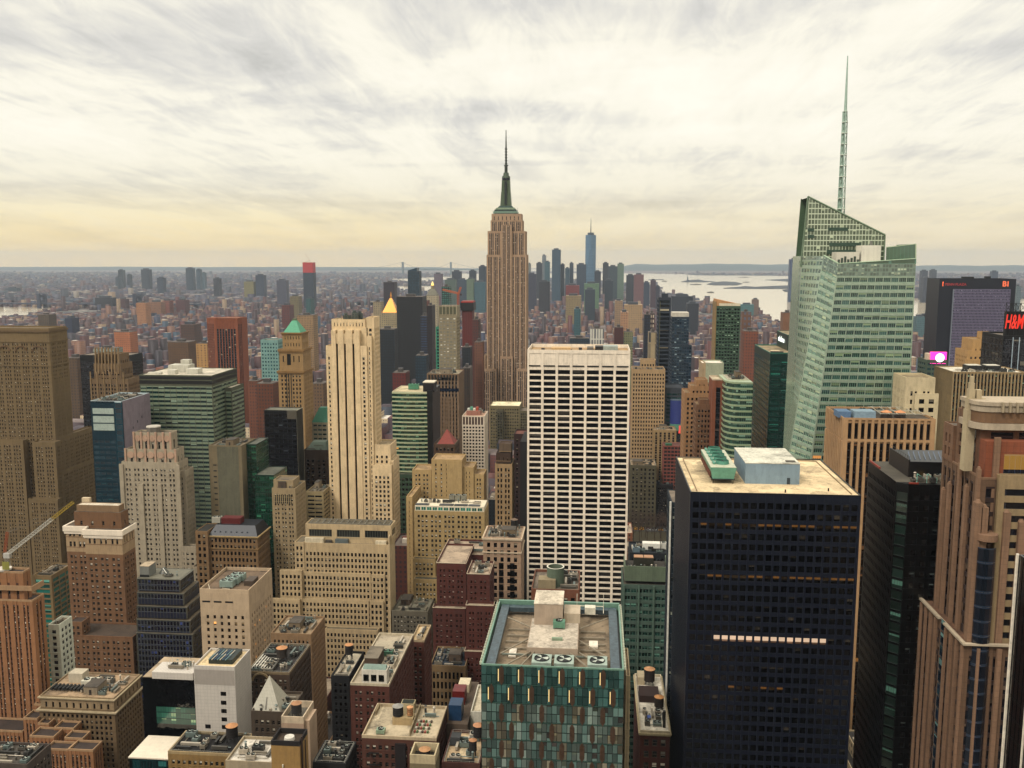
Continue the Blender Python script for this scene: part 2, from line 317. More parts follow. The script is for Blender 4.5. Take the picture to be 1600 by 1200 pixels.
def strip(m, q, s0, s1, t0, t1, d0, d1):
    """box on the quad q (bl, br, tr, tl) between fractions s and t, standing from depth d0 to d1 along the normal"""
    bl, br, tr, tl, n = q
    def P(a, b, d): return tuple((bl * (1 - a) + br * a) * (1 - b) + (tl * (1 - a) + tr * a) * b + n * d)
    p = [P(s0, t0, d0), P(s1, t0, d0), P(s1, t1, d0), P(s0, t1, d0), P(s0, t0, d1), P(s1, t0, d1), P(s1, t1, d1), P(s0, t1, d1)]
    m.hexa(p, skip=(0,))
def facade(B, quad, st, wkey='wall'):
    bl, br, tr, tl = [V3(p) for p in quad]
    n = np.cross(br - bl, tl - bl); n /= np.linalg.norm(n); q = (bl, br, tr, tl, n)
    L = float(np.linalg.norm(br - bl)); Hh = float(np.linalg.norm(tl - bl))
    if L < 1.0 or Hh < 2: return
    fh, bw, ww, wh, rec = st['fh'], st['bw'], st['ww'], st['wh'], st['rec']
    top = st['top']; cw = st['cw']; mode = st['mode']
    nf = max(1, int((Hh - top) / fh)); grp, gap = st['grp'] if st['grp'] else (0, 0)
    inner = L - 2 * cw; n_b = max(1, int(round(inner / bw))) if not grp else max(1, int(round(inner / (grp * bw + gap)))) * grp
    unit = inner / n_b if not grp else None
    xs = []
    if grp:
        ng = n_b // grp; gl = inner / ng; b2 = (gl - gap) / grp if gl > gap else gl / grp
        for g in range(ng):
            for k in range(grp): a = cw + g * gl + gap / 2 + k * b2; xs.append((a + b2 * (1 - ww) / 2, a + b2 * (1 + ww) / 2))
    else:
        for k in range(n_b): a = cw + k * unit; xs.append((a + unit * (1 - ww) / 2, a + unit * (1 + ww) / 2))
    W = B.mb(wkey, st['wall']); SPM = B.mb('spandrel', st['sp']) if st['sp'] else W
    e = .02 / L; sp_d = -rec * st['spd'] - .04
    # piers
    if mode != 'band':
        a = 0.0
        for (x0, x1) in xs: strip(W, q, a / L, x0 / L, 0, 1, -rec, 0.0); a = x1
        strip(W, q, a / L, 1, 0, 1, -rec, 0.0)
    elif cw > .05:
        strip(W, q, 0, cw / L, 0, 1, -rec, 0); strip(W, q, 1 - cw / L, 1, 0, 1, -rec, 0)
    # spandrels, from the top down
    zt = Hh - .02; z = Hh - top; rows = []
    first = z
    sk = st['skip'] or ()
    if top > 0: strip(W if mode != 'band' else SPM, q, e, 1 - e, z / Hh, zt / Hh, -rec, sp_d + .01)
    for k in range(nf):
        w1 = z - fh * (1 - wh) * .45 - (0 if top else 0.0); w0 = w1 - fh * wh; zb = z - fh
        a1 = z; b1 = w1
        if b1 < a1 - 1e-3: strip(SPM, q, e, 1 - e, b1 / Hh, a1 / Hh, -rec, sp_d)
        if w0 > zb: strip(SPM, q, e, 1 - e, zb / Hh, w0 / Hh, -rec, sp_d)
        if st.get('sill') and w0 > zb: strip(B.mb('sill', st['sill']), q, e * 2, 1 - e * 2, (w0 - .28) / Hh, (w0 - .05) / Hh, -rec, .10)
        if k in sk: strip(W, q, e, 1 - e, (w0 - .01) / Hh, (w1 + .01) / Hh, -rec, sp_d - .01)
        else: rows.append((w0, w1))
        z = zb
    if z > .05: strip(SPM, q, e, 1 - e, 0, z / Hh, -rec, sp_d)
    # panes
    bias = abs(n[1]) > .7
    cam_p = np.array([0, 0, H]); dn = -rec + .03
    if mode == 'band' and not st['split']: xs = [(cw, L - cw)] if L < 12 else [(cw + (L - 2 * cw) * i / int(L / st['bw']), cw + (L - 2 * cw) * (i + 1) / int(L / st['bw'])) for i in range(int(L / st['bw']))]
    gl = st['glass']; gl2 = st['glass2']
    def P(a, b): a /= L; b /= Hh; return (bl * (1 - a) + br * a) * (1 - b) + (tl * (1 - a) + tr * a) * b + n * dn
    if n[1] > .5: score_add = 1e6
    elif n[1] < -.5: score_add = 0
    else: score_add = 30
    for (w0, w1) in rows:
        for (x0, x1) in xs:
            p = (P(x0, w0), P(x1, w0), P(x1, w1), P(x0, w1))
            g = gl
            if gl2 and B.rng.random() < st['p2']: g = gl2
            B.win.append((float(np.linalg.norm(p[0] - cam_p)) + score_add, p, g))
def S(wall_,  glass_, fh=3.6, bw=3.0, ww=.5, wh=.55, mode='punch', rec=.35, top=1.5, cw=1.0, grp=None, sp=None, spd=0.0, split=False, glass2=None, p2=.1, skip=None, roof='8f8272', par=1.0, sill=None):
    if .4 <= ww <= .52 and mode == 'punch' and 2 < fh < 3.9: ww += .06; wh = wh + .05
    if sill is None and mode == 'punch' and 2 < fh < 3.9 and .4 <= ww < .6 and rec < .5 and sp is None: sill = wall_
    return dict(sill=sill, wall=wall_, glass=glass_, fh=fh, bw=bw, ww=ww, wh=wh, mode=mode, rec=rec, top=top, cw=cw, grp=grp, sp=sp, spd=spd, split=split, glass2=glass2, p2=p2, skip=skip, roof=roof, par=par)
def roof_at(B, x0, x1, y0, y1, z, st, par=None, parm=None):
    par = st['par'] if par is None else par
    RM = B.mb('roof', roofm(st['roof'])); t = .35
    RM.quad((x0 + .1, y0 + .1, z + .012), (x1 - .1, y0 + .1, z + .012), (x1 - .1, y1 - .1, z + .012), (x0 + .1, y1 - .1, z + .012))
    if par > 0:
        M = B.mb('parapet', parm or st['wall']); g = .03; a, b, c, d = x0 + g, x1 - g, y0 + g, y1 - g
        M.box(a, b, c, c + t, z, z + par); M.box(a, b, d - t, d, z, z + par)
        M.box(a, a + t, c + t, d - t, z, z + par); M.box(b - t, b, c + t, d - t, z, z + par)
def tier(B, x0, x1, y0, y1, z0, z1, st, sides='flr', par=None, parm=None, roof=True):
    r = st['rec']; a = x0 + (r if 'l' in sides else 0); b = x1 - (r if 'r' in sides else 0); c = y0 + (r if 'f' in sides else 0); d = y1 - (r if 'b' in sides else 0)
    B.mb('wall', st['wall']).box(a, b, c, d, z0, z1 - .03, skip=(0,))
    if 'f' in sides: facade(B, ((x0, y0, z0), (x1, y0, z0), (x1, y0, z1), (x0, y0, z1)), st)
    ys = y0 + (r if 'f' in sides else 0) + .002; ye = y1 - (r if 'b' in sides else 0)
    if 'r' in sides: facade(B, ((x1, ys, z0), (x1, ye, z0), (x1, ye, z1), (x1, ys, z1)), st)
    if 'l' in sides: facade(B, ((x0, ye, z0), (x0, ys, z0), (x0, ys, z1), (x0, ye, z1)), st)
    if 'b' in sides: facade(B, ((x1, y1, z0), (x0, y1, z0), (x0, y1, z1), (x1, y1, z1)), st)
    if roof: roof_at(B, x0, x1, y0, y1, z1, st, par, parm)
    return (x0, x1, y0, y1, z1)
def px(B, u0, u1, v, Y, d, st, z0=0, sides='flr', par=None, parm=None, roof=True, x1=None, x0=None):
    a = X(u0, v, Y) if x0 is None else x0; b = X(u1, v, Y) if x1 is None else x1; z = Z(v, Y, (u0 + u1) / 2)
    if par is None: par = st['par']
    return tier(B, a, b, Y, Y + d, z0, z - max(par, 0), st, sides, par, parm, roof)

# ------------------------------------------------------------------ rooftop furniture (parts of their building)
def fan_unit(B, x, y, z, w, d, h, fans=1, col='9aa39b', axis='y', part='cooling_unit'):
    m = B.item(part, plain(col, .5, .3)); m.box(x, x + w, y, y + d, z + .4, z + h)
    for (a, b) in ((x + .1, y + .1), (x + w - .3, y + .1), (x + .1, y + d - .3), (x + w - .3, y + d - .3)): m.box(a, a + .2, b, b + .2, z, z + .4)
    for i in range(fans):
        cx = x + w / 2 if axis == 'y' else x + w * (i + .5) / fans; cy = y + d * (i + .5) / fans if axis == 'y' else y + d / 2
        r = min(w, d / fans if axis == 'y' else d, w / fans if axis == 'x' else w) * .40
        f = B.item('fan', plain('2e3230', .6), m.rec); f.cyl(cx, cy, z + h, z + h + .35, r, r * .94, 18, cap=False); f.cyl(cx, cy, z + h + .01, z + h + .05, r * .93, r * .93, 18)
        fb = B.item('fan_blade', plain('c8ccc0', .5), m.rec)
        for k in range(7):
            a = k * 2; c1, s1 = math.cos(a), math.sin(a); c2, s2 = math.cos(a + .42), math.sin(a + .42)
            fb.quad((cx, cy, z + h + .2), (cx + r * .88 * c1, cy + r * .88 * s1, z + h + .14), (cx + r * .88 * c2, cy + r * .88 * s2, z + h + .26), (cx + .05, cy, z + h + .2))
def water_tank(B, x, y, z, r=2.0, h=3.6, leg=2.2, col='3a2e28', top='c99a6a'):
    t = B.item('water_tank', plain(col, .85, 0, .3)); t.cyl(x, y, z + leg, z + leg + h, r, r * .95, 20)
    c = B.item('tank_roof', plain(top, .7), t.rec); c.cyl(x, y, z + leg + h + .01, z + leg + h + r * .42, r * 1.06, .12, 20)
    l = B.item('tank_frame', plain('3a3632', .6), t.rec)
    if leg > .3:
        q = r * .66
        for a, b in ((-q, -q), (q, -q), (q, q), (-q, q)): l.bar((x + a, y + b, z), (x + a * .96, y + b * .96, z + leg), .14, 4)
        for a, b, c2, d in ((-q, -q, q, -q), (q, -q, q, q), (-q, q, -q, -q)): l.bar((x + a, y + b, z + .2), (x + c2, y + d, z + leg - .1), .07, 4)
    for k in (.25, .5, .75): l.cyl(x, y, z + leg + h * k - .05, z + leg + h * k + .05, r * 1.0, r * 1.0, 20, cap=False)
def clutter(B, x0, x1, y0, y1, z, n=6, tank=None, big=True, seed=0):
    n = int(n * 2.5)
    rng = random.Random(str(B.label) + str(seed)); W, D = x1 - x0, y1 - y0; placed = []
    def spot(w, d):
        for _ in range(14):
            a = rng.uniform(x0 + .6, max(x0 + .61, x1 - w - .6)); b = rng.uniform(y0 + .6, max(y0 + .61, y1 - d - .6))
            if a + w > x1 - .3 or b + d > y1 - .3: continue
            if all(a + w < p[0] or a > p[1] or b + d < p[2] or b > p[3] for p in placed): placed.append((a - .3, a + w + .3, b - .3, b + d + .3)); return a, b
        return None
    cols = ('a39a8a', '7f7a70', 'c9bfae', '5c5a55', '8b9690')
    if big and W > 9 and D > 9:
        w, d, h = W * rng.uniform(.25, .42), D * rng.uniform(.28, .45), rng.uniform(2.8, 5); s = spot(w, d)
        if s:
            m = B.item('bulkhead', wall(rng.choice(('a8977c', '8c7a68', 'b9ab94')), .9)); m.box(s[0], s[0] + w, s[1], s[1] + d, z, z + h)
            r_ = B.item('bulkhead_roof', roofm('6e655a'), m.rec); r_.box(s[0] - .12, s[0] + w + .12, s[1] - .12, s[1] + d + .12, z + h + .002, z + h + .18)
            dd = B.item('door', plain('4a4038', .6), m.rec); dd.box(s[0] + w * .4, s[0] + w * .4 + 1, s[1] - .05, s[1] - .004, z, z + 2.1)
    if tank:
        for _ in range(tank):
            r = rng.uniform(1.5, 2.1); s = spot(2 * r + .4, 2 * r + .4)
            if s: water_tank(B, s[0] + r, s[1] + r, z, r, rng.uniform(3, 4), rng.uniform(1.5, 3), rng.choice(('3a2e28', '4b3a2e', '55493e')), rng.choice(('c99a6a', '8a7460', 'b8b2a2')))
    for k in range(n):
        t = rng.random()
        if t > .88:
            L = rng.uniform(4, 11); hor = rng.random() < .5; a, b_ = rng.uniform(x0 + 1, max(x0 + 1.1, x1 - L - 1)), rng.uniform(y0 + 1, max(y0 + 1.1, y1 - 1)); L = min(L, (x1 if hor else y1) - (a if hor else b_) - .5)
            if L > 1.5: m = B.item('pipe', plain(rng.choice(cols), .5, .3)); m.bar((a, b_, z + .45), (a + L if hor else a, b_ if hor else b_ + L, z + .45), .13, 6); m.bar((a, b_, z), (a, b_, z + .5), .13, 6)
        elif t < .4:
            w, d, h = rng.uniform(1.3, 3.4), rng.uniform(1.3, 3), rng.uniform(.9, 2.0); s = spot(w, d)
            if s: fan_unit(B, s[0], s[1], z, w, d, h, 1 if w < 2.4 else 2, rng.choice(cols), 'x')
        elif t < .75:
            L = rng.uniform(3, 8); hor = rng.random() < .5; w, d = (L, .7) if hor else (.7, L); s = spot(w, d)
            if s:
                m = B.item('duct', plain(rng.choice(cols), .45, .4)); hh = rng.uniform(.5, 1.1)
                m.box(s[0], s[0] + w, s[1], s[1] + d, z + .35, z + .35 + hh)
                for q in (.12, .5, .85): m.box(s[0] + (w * q if hor else .1), s[0] + (w * q + .15 if hor else .25), s[1] + (.1 if hor else d * q), s[1] + (.25 if hor else d * q + .15), z, z + .35)
        else:
            s = spot(.9, .9)
            if s: m = B.item('vent', plain(rng.choice(cols), .5, .3)); m.cyl(s[0] + .45, s[1] + .45, z, z + rng.uniform(.8, 2), .35, .35, 10); m.cyl(s[0] + .45, s[1] + .45, z + 2.0, z + 2.3, .5, .2, 10)
def railing(B, x0, x1, y0, y1, z, col='b8b4a8', h=1.1):
    m = B.item('railing', plain(col, .5)); P = [(x0, y0), (x1, y0), (x1, y1), (x0, y1), (x0, y0)]
    for (a, c), (e_, f_) in zip(P[:-1], P[1:]):
        L = math.hypot(e_ - a, f_ - c); n = max(1, int(L / 2))
        for k in range(n): m.bar((a + (e_ - a) * k / n, c + (f_ - c) * k / n, z), (a + (e_ - a) * k / n, c + (f_ - c) * k / n, z + h), .05, 4)
        for hh in (h * .5, h): m.bar((a, c, z + hh), (e_, f_, z + hh), .045, 4)
def antenna(B, x, y, z, h, r=.12, col='d8d4c8'):
    m = B.item('antenna', plain(col, .5)); m.bar((x, y, z), (x, y, z + h), r, 5, r * .4)
    m.bar((x - h * .08, y, z + h * .7), (x + h * .08, y, z + h * .7), r * .5, 4)
def cornice(B, x0, x1, y0, y1, z, h, out, mat, part='cornice'):
    m = B.item(part, mat); m.box(x0 - out, x1 + out, y0 - out, y0 - .003, z, z + h); m.box(x1 + .003, x1 + out, y0 - .003, y1 + out, z, z + h); m.box(x0 - out, x0 - .003, y0 - .003, y1 + out, z, z + h)
    m.box(x0 - out * .6, x1 + out * .6, y0 - out * .6, y0 - .003, z - h * .5, z - .001)
# ================================================================== foreground and midtown towers
GD = glass('0b0c10', pb=.6, frame='3a342c', sash=True, fw=.09)
GDw = glass('0d0e12', pb=.62, blind='e4dac4', frame='4e463a', sash=True, fw=.1)
GDn = glass('0a0a0d', pb=.36, blind='8e8370', frame='2a2622', fw=.06)
GBK = glass('050507', pb=.12, blind='3a342c', frame='0c0d10', mu=2, fw=.05)
GLIT = glass('3a2a14', pb=0, lit=1.1, litc='d8934a', lits=.35, frame='0c0d10', mu=2)
GTEAL = glass('0f3a3c', pb=.2, blind='2f6a66', frame='123c40', mu=3, spec=.9, rough=.08)
GGREEN = glass('143a30', pb=.35, blind='7fae92', frame='9fb79c', mu=3, spec=.8)
GBLUE = glass('10142e', pb=.15, blind='3d4a7a', frame='4d5468', mu=1, spec=.8, fw=.08)
GBRN = glass('140c08', pb=.15, blind='6a4a30', frame='2a1c12', mu=1, spec=.5, lit=.03, litc='d8934a', lits=.2)

# ---- grid tower with white travertine frame and black ribbon windows
b = Bld('office_tower', 'white office tower with black ribbon windows in seven bays, before the tallest spired skyscraper', 'tower')
st = S(wall('f6ead8', var=.10), glass('060608', pb=.3, blind='4c463e', frame='0c0d10', mu=5, fw=.05), fh=3.62, bw=9, ww=.83, wh=.71, rec=.9, top=9.6, cw=.5, spd=.35, roof='b79c74', par=2.2)
x0, x1, y0, y1, zt = px(b, 824, 985, 547, 560, 40, st, sides='flr')
zt0 = zt
m = b.item('slot', plain('14100c')); 
for k in range(7):
    w = (x1 - x0) / 7; m.box(x0 + w * k + .9, x0 + w * (k + 1) - .9, y0 - .05, y0 + .1, zt - 8.0, zt - 7.2)
for (a, c, e_, f, h_, cl) in ((14, 26, 12, 20, 2.4, 'd8b98a'), (31, 33, 10, 13, 2.6, '4a4038'), (41, 46, 15, 24, 3, '2e2a26'), (46, 55, 15, 26, 3.2, 'aeb6ae'), (8, 10, 8, 10, 2.4, '5a4c40'), (36, 40, 20, 28, 2, '8b857a')):
    m = b.item('roof_unit', plain(cl)); m.box(x0 + a, x0 + c, y0 + e_, y0 + f, zt + .02, zt + h_)
for k in range(10): m = b.item('vent', plain('6a6258')); m.cyl(x0 + 4 + k * 5.6, y0 + 4 + (k * 7 % 19), zt, zt + 1.4, .5, .5, 10)
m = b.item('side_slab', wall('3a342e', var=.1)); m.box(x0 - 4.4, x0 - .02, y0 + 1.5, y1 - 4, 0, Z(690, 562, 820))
b.finish()

# ---- tall beige art-deco tower with three dark stripes
b = Bld('art_deco_tower', 'tall beige art deco tower with three long dark vertical stripes down its blank front', 'tower')
WB = wall('eed9b4', var=.12); st = S(WB, GDw, fh=3.2, bw=2.5, ww=.5, wh=.56, rec=.35, top=6, cw=1.0, roof='a99878', par=.9)
Y = 600
xl, xr = X(509, 540, Y), X(573, 540, Y); zt = Z(540, Y, 540); xw1, xw2 = X(519.5, 600, Y), X(563.5, 600, Y)
tier(b, xl, xw1, Y, Y + 22, 0, zt - 1, st, 'fl')
tier(b, xw2, xr, Y, Y + 22, 0, zt - 1, st, 'fr')
stb = dict(st, bw=60, ww=.001)
m = b.mb('wall', WB); xs = [X(u, 600, Y) for u in (526.4, 529.6, 538.7, 541.9, 552, 555.2)]
zc = Z(516, Y, 540); cuts = [xw1 + .02] + xs + [xw2 - .02]
for i in range(0, 8, 2): m.box(cuts[i], cuts[i + 1], Y - .5, Y + 21.4, 0, zc - (0 if i in (0, 6) else .0))
dk = b.mb('window_strip', glass('060608', pb=0, spec=.3))
for i in (1, 3, 5):
    m.box(cuts[i] - .05, cuts[i + 1] + .05, Y + 1.3, Y + 21.3, 0, zc - 2.2); dk.quad((cuts[i], Y + 1.25, 0), (cuts[i + 1], Y + 1.25, 0), (cuts[i + 1], Y + 1.25, zc - 9), (cuts[i], Y + 1.25, zc - 9))
    m.taper(cuts[i] - .02, cuts[i + 1] + .02, Y + .2, Y + 2, zc - 9, cuts[i] - .02, cuts[i + 1] + .02, Y - .3, Y + 2, zc - 2.3)
m.box(xw2 - 1, X(572.8, 520, Y), Y + 3, Y + 21, zt - 2, Z(513, Y, 570)); tier(b, X(518, 505, Y + 4), X(571, 505, Y + 4), Y + 4, Y + 19, zc - .5, Z(501, Y + 4, 540), dict(st, bw=2.2, ww=.25, wh=.75, top=1), 'flr')
st2 = dict(st, grp=None, bw=2.6)
tier(b, X(573.6, 560, Y + 3), X(585.5, 560, Y + 3), Y + 3, Y + 19, 0, Z(498, Y + 3, 580), st2, 'fr')
tier(b, X(573.8, 560, Y + 1), X(581, 560, Y + 1), Y + 1, Y + 2.9, 0, Z(527, Y + 1, 578), dict(st2, bw=2), 'fr')
tier(b, X(583, 700, Y + 2), X(610, 700, Y + 2), Y + 2, Y + 21, 0, Z(697, Y + 2, 600), dict(st, bw=3.3, ww=.42), 'fr')
tier(b, X(582, 725, Y - 1), X(611.5, 725, Y - 1), Y - 1, Y + 1.9, 0, Z(729, Y - 1, 600), dict(st, bw=3.1), 'fr')
tier(b, X(611.6, 745, Y + 2), X(615, 745, Y + 2), Y + 2, Y + 21, 0, Z(722, Y + 2, 613), dict(st, bw=2.6), 'fr')
tier(b, X(501, 830, Y + 2), X(508.7, 830, Y + 2), Y + 2, Y + 20, 0, Z(782, Y + 2, 505), st, 'f')
for i, (u, v) in enumerate(((536, 492), (549, 488), (541, 496), (556, 490))):
    m = b.item('tank_housing', plain('5f6a66', .5)); a = X(u, v, Y + 8 + i); m.box(a, a + 3.4, Y + 8 + i * 2.2, Y + 10 + i * 2.2, Z(501, Y + 4, 540), Z(v, Y + 8, 540)); m.cyl(a + 1.6, Y + 9 + i * 2.2, Z(v, Y + 8, 540), Z(v, Y + 8, 540) + 1.3, 1.2, 1.1, 12)
m = b.item('roof_frame', plain('8c8a78', .5))
zc2 = Z(501, Y + 4, 540)
for k in range(7): a = X(528, 500, Y + 6) + k * 2.3; m.bar((a, Y + 6, zc2), (a, Y + 6, zc2 + 4.5), .15, 4)
for hh in (1.5, 3, 4.5): m.bar((X(528, 500, Y + 6), Y + 6, zc2 + hh), (X(528, 500, Y + 6) + 13.8, Y + 6, zc2 + hh), .15, 4)
b.finish()

# ---- beige stepped block in front of it
b = Bld('office_block', 'wide beige block stepping outward over small windows, before the striped art deco tower', 'building')
WS = wall('d8c4a0', var=.16); st = S(WS, GDn, fh=3.25, bw=2.02, ww=.50, wh=.56, rec=.4, top=1.3, cw=.5, roof='8a7f68', par=.5)
Y = 470
xr = X(607, 850, Y)
tier(b, X(475, 850, Y), xr, Y, Y + 13.5, 0, Z(851, Y, 540), dict(st, top=4.0), 'fl')
m = b.mb('side_wall', wall('dccaa8', var=.12)); m.box(xr + .002, xr + .5, Y, Y + 13.6, 0, Z(838, Y, 608))
tier(b, X(477, 830, Y + 2), X(611, 830, Y + 2), Y + 2.5, Y + 13.4, Z(851, Y, 540), Z(822, Y + 2, 540), dict(st, bw=18, ww=.82, wh=.62, fh=6.5, top=1.2, glass=glass('3a3c38', pb=0, frame='5a5a50', mu=9, spec=.3)), 'flr', par=.6)
z2 = Z(822, Y + 2, 540)
b.nwin = 100
tier(b, X(460, 850, Y - .5), X(474.8, 850, Y - .5), Y - .5, Y + 12, 0, Z(848, Y, 466), st, 'fl')
tier(b, X(437, 893, Y - 3), X(471, 893, Y - 3), Y - 3, Y - .7, 0, Z(893, Y - 3, 450), st, 'fl')
tier(b, X(424, 937, Y - 5), X(468, 937, Y - 5), Y - 5, Y - 3.2, 0, Z(938, Y - 5, 450), st, 'fl')
tier(b, X(472, 896, Y - 1.2), X(579, 896, Y - 1.2), Y - 1.2, Y - .1, 0, Z(896, Y - 1.2, 540), dict(st, par=.15), 'fr')
tier(b, X(470, 938, Y - 2.6), X(576, 938, Y - 2.6), Y - 2.6, Y - 1.3, 0, Z(938, Y - 2.6, 540), dict(st, par=.15), 'fr')
tier(b, X(580, 896, Y - .9), X(601, 896, Y - .9), Y - .9, Y - .15, 0, Z(898, Y - .9, 590), dict(st, par=.15), 'fr')
tier(b, X(577, 940, Y - 1.9), X(599, 940, Y - 1.9), Y - 1.9, Y - 1.0, 0, Z(940, Y - 1.9, 590), dict(st, par=.15), 'fr')
tier(b, X(508, 986, Y - 7), X(590, 986, Y - 7), Y - 7, Y - 3, 0, Z(985, Y - 7, 545), st, 'fr')
zz = Z(851, Y, 540)
m = b.item('terrace_hut', wall('e2d6bc')); m.box(X(476, 845, Y), X(505, 845, Y), Y + .4, Y + 2.4, zz - .4, zz + 2.9)
m = b.item('terrace_unit', plain('7d8482', .5)); m.box(X(523, 845, Y), X(543, 845, Y), Y + .5, Y + 2.4, zz - .4, zz + 2.6)
m = b.item('terrace_unit', plain('6a645c', .5)); m.box(X(508, 845, Y), X(517, 845, Y), Y + .5, Y + 2.2, zz - .4, zz + 1.9)
m = b.item('terrace_hut', wall('e2d6bc')); m.box(X(586, 845, Y), X(603, 845, Y), Y + .4, Y + 2.4, zz - .4, zz + 2.2)
m = b.item('roof_truss', plain('8f8a7c', .5)); a0, a1 = X(480, 820, Y), X(605, 820, Y)
for k in range(14):
    a = a0 + (a1 - a0) * k / 13; m.box(a, a + .35, Y + 3.2, Y + 11.5, z2 + .6, z2 + 1.0)
    if k < 13: m.bar((a, Y + 3.5, z2 + .8), (a + (a1 - a0) / 13, Y + 11.3, z2 + .8), .12, 4)
m.box(a0, a1, Y + 3.2, Y + 3.5, z2 + .6, z2 + 1.1); m.box(a0, a1, Y + 11.5, Y + 11.8, z2 + .6, z2 + 1.1)
b.finish()

# ---- black slab tower with sand coloured roof
b = Bld('office_tower', 'black slab tower, sand coloured roof with green cooling unit and pale blue box', 'tower')
WK = plain('2a3448', .4, .1, .12)
st = S(WK, GBK, fh=3.38, bw=2.6, ww=.74, wh=.60, rec=.32, top=2.2, cw=.6, spd=.25, roof='dcc8a4', par=.35)
zt = Z(773, 290, 1210); x0, x1 = X(1078.5, 773, 290), X(1346, 773, 290); Y1 = 343
b.mb('wall', WK).box(x0 + .32, x1 - .32, 290.32, Y1, 0, zt - .4)
dstrip = dict(st)
facade(b, ((x0, 290, 0), (x1, 290, 0), (x1, 290, zt), (x0, 290, zt)), st)
sl = dict(st, wall=plain('3f4658', .3, .3), glass=glass('1a2030', pb=.5, blind='b8b08c', frame='404658', spec=1, fw=.12), bw=1.7, ww=.62, wh=.5)
facade(b, ((x0, Y1, 0), (x0, 290.33, 0), (x0, 290.33, zt), (x0, Y1, zt)), sl); facade(b, ((x1, 290.33, 0), (x1, Y1, 0), (x1, Y1, zt), (x1, 290.33, zt)), st)
roof_at(b, x0, x1, 290, Y1, zt, st, .35, plain('1c222c', .4))
tr = b.item('roof_kerb', plain('9c8560')); tr.box(x0 + 2.2, x0 + 2.45, 292.2, Y1 - 2.4, zt + .015, zt + .3); tr.box(x1 - 2.45, x1 - 2.2, 292.2, Y1 - 2.4, zt + .015, zt + .3); tr.box(x0 + 2.46, x1 - 2.46, Y1 - 2.7, Y1 - 2.4, zt + .015, zt + .3)
# lit office row, one pane per office
row = b.item('lit_row', glass('8a6a55', pb=0, lit=1.1, litc='f0cfae', lits=.5, frame='101216', mu=1, fw=.05)); bw_ = (x1 - x0 - 1.2) / round((x1 - x0 - 1.2) / 2.6)
zrow = Z(1002, 290, 1200); kf = int((zt - 2.2 - zrow) / 3.38); w1 = zt - 2.2 - kf * 3.38 - 3.38 * .4 * .45; w0 = w1 - 3.38 * .6
for k in range(20):
    a = x0 + .6 + k * bw_ + bw_ * .13; 
    if x0 + (X(1115, 995, 290) - x0) <= a <= X(1294, 995, 290): row.quad((a, 290 - .24 + .3, w0), (a + bw_ * .74, 290.06, w0), (a + bw_ * .74, 290.06, w1), (a, 290.06, w1))
wgl = (glass('3a2c1c', pb=0, lit=.6, litc='c8843c', lits=.13, frame='101216', mu=2, fw=.05))
for zv, k0, k1 in ((826, 1, 20), (907, 2, 20), (1072, 5, 12)):
    kf = int((zt - 2.2 - Z(zv, 290, 1200)) / 3.38); w1 = zt - 2.2 - kf * 3.38 - 3.38 * .4 * .45
    for k in range(k0, k1):
        a = x0 + .6 + k * bw_ + bw_ * .13; b.item('warm_window', wgl).quad((a, 290.055, w1 - 3.38 * .32), (a + bw_ * .74, 290.055, w1 - 3.38 * .32), (a + bw_ * .74, 290.055, w1 - 3.38 * .02), (a, 290.055, w1 - 3.38 * .02))
# green cooling unit on legs
cy0, cy1 = 303, 332; cx0, cx1 = X(1110, 740, 303), X(1151, 740, 303); zu = zt + 5.4
m = b.item('cooling_unit', plain('7fb09c', .45, .1)); m.taper(cx0 + .8, cx1 - .8, cy0 + .3, cy1, zt + 1.6, cx0, cx1, cy0, cy1, zu)
fr = b.item('support_frame', plain('2a2420', .7), m.rec); 
for k in range(8):
    yy = cy0 + .4 + k * 4; fr.box(cx0 + .9, cx0 + 1.1, yy, yy + .25, zt + .02, zt + 1.6); fr.box(cx1 - 1.1, cx1 - .9, yy, yy + .25, zt + .02, zt + 1.6)
fr.box(cx0 + .5, cx1 - .5, cy0 - .1, cy1, zt + 1.3, zt + 1.58)
tp = b.item('unit_top', plain('c8c8b2', .5), m.rec); tp.box(cx0 + .1, cx1 - .1, cy0 + .1, cy1 - .1, zu + .003, zu + .12)
lv = b.item('louvre', plain('8a4e34', .6), m.rec)
for k in range(12): lv.box(cx0 + .05, cx0 + .35, cy0 + 2 + k * 2.2, cy0 + 3.2 + k * 2.2, zt + 1.8, zt + 3.6)
for k in range(5):
    f = b.item('fan', plain('6fa894', .5, .1), m.rec); cy = cy0 + 6 + k * 5.4; cx = (cx0 + cx1) / 2 + .3
    f.cyl(cx, cy, zu + .1, zu + 1.3, 2.3, 2.1, 20, cap=False); f.box(cx - 3.2, cx - 2.4, cy - 1.6, cy + 1.6, zu + .12, zu + .7)
    g = b.item('fan_blade', plain('3a4a42', .6), m.rec); g.cyl(cx, cy, zu + .3, zu + .4, 2.05, 2.05, 20)
    for q in range(6): a = q * math.pi / 3; g.quad((cx, cy, zu + .8), (cx + 2 * math.cos(a), cy + 2 * math.sin(a), zu + .7), (cx + 2 * math.cos(a + .5), cy + 2 * math.sin(a + .5), zu + .9), (cx, cy + .05, zu + .8))
m = b.item('penthouse', wall('a9bcc6', rough=.6, var=.06)); bx0, bx1 = X(1165, 730, 304), X(1250, 730, 304); m.box(bx0, bx1, 304, 329, zt, zt + 6.8)
r_ = b.item('penthouse_roof', roofm('dcd8c8', .2), m.rec); r_.box(bx0 - .1, bx1 + .1, 303.9, 329.1, zt + 6.803, zt + 7.0)
d_ = b.item('door', plain('4b5a62'), m.rec); d_.box(bx1 - 4, bx1 - 3, 303.94, 303.995, zt, zt + 2.2)
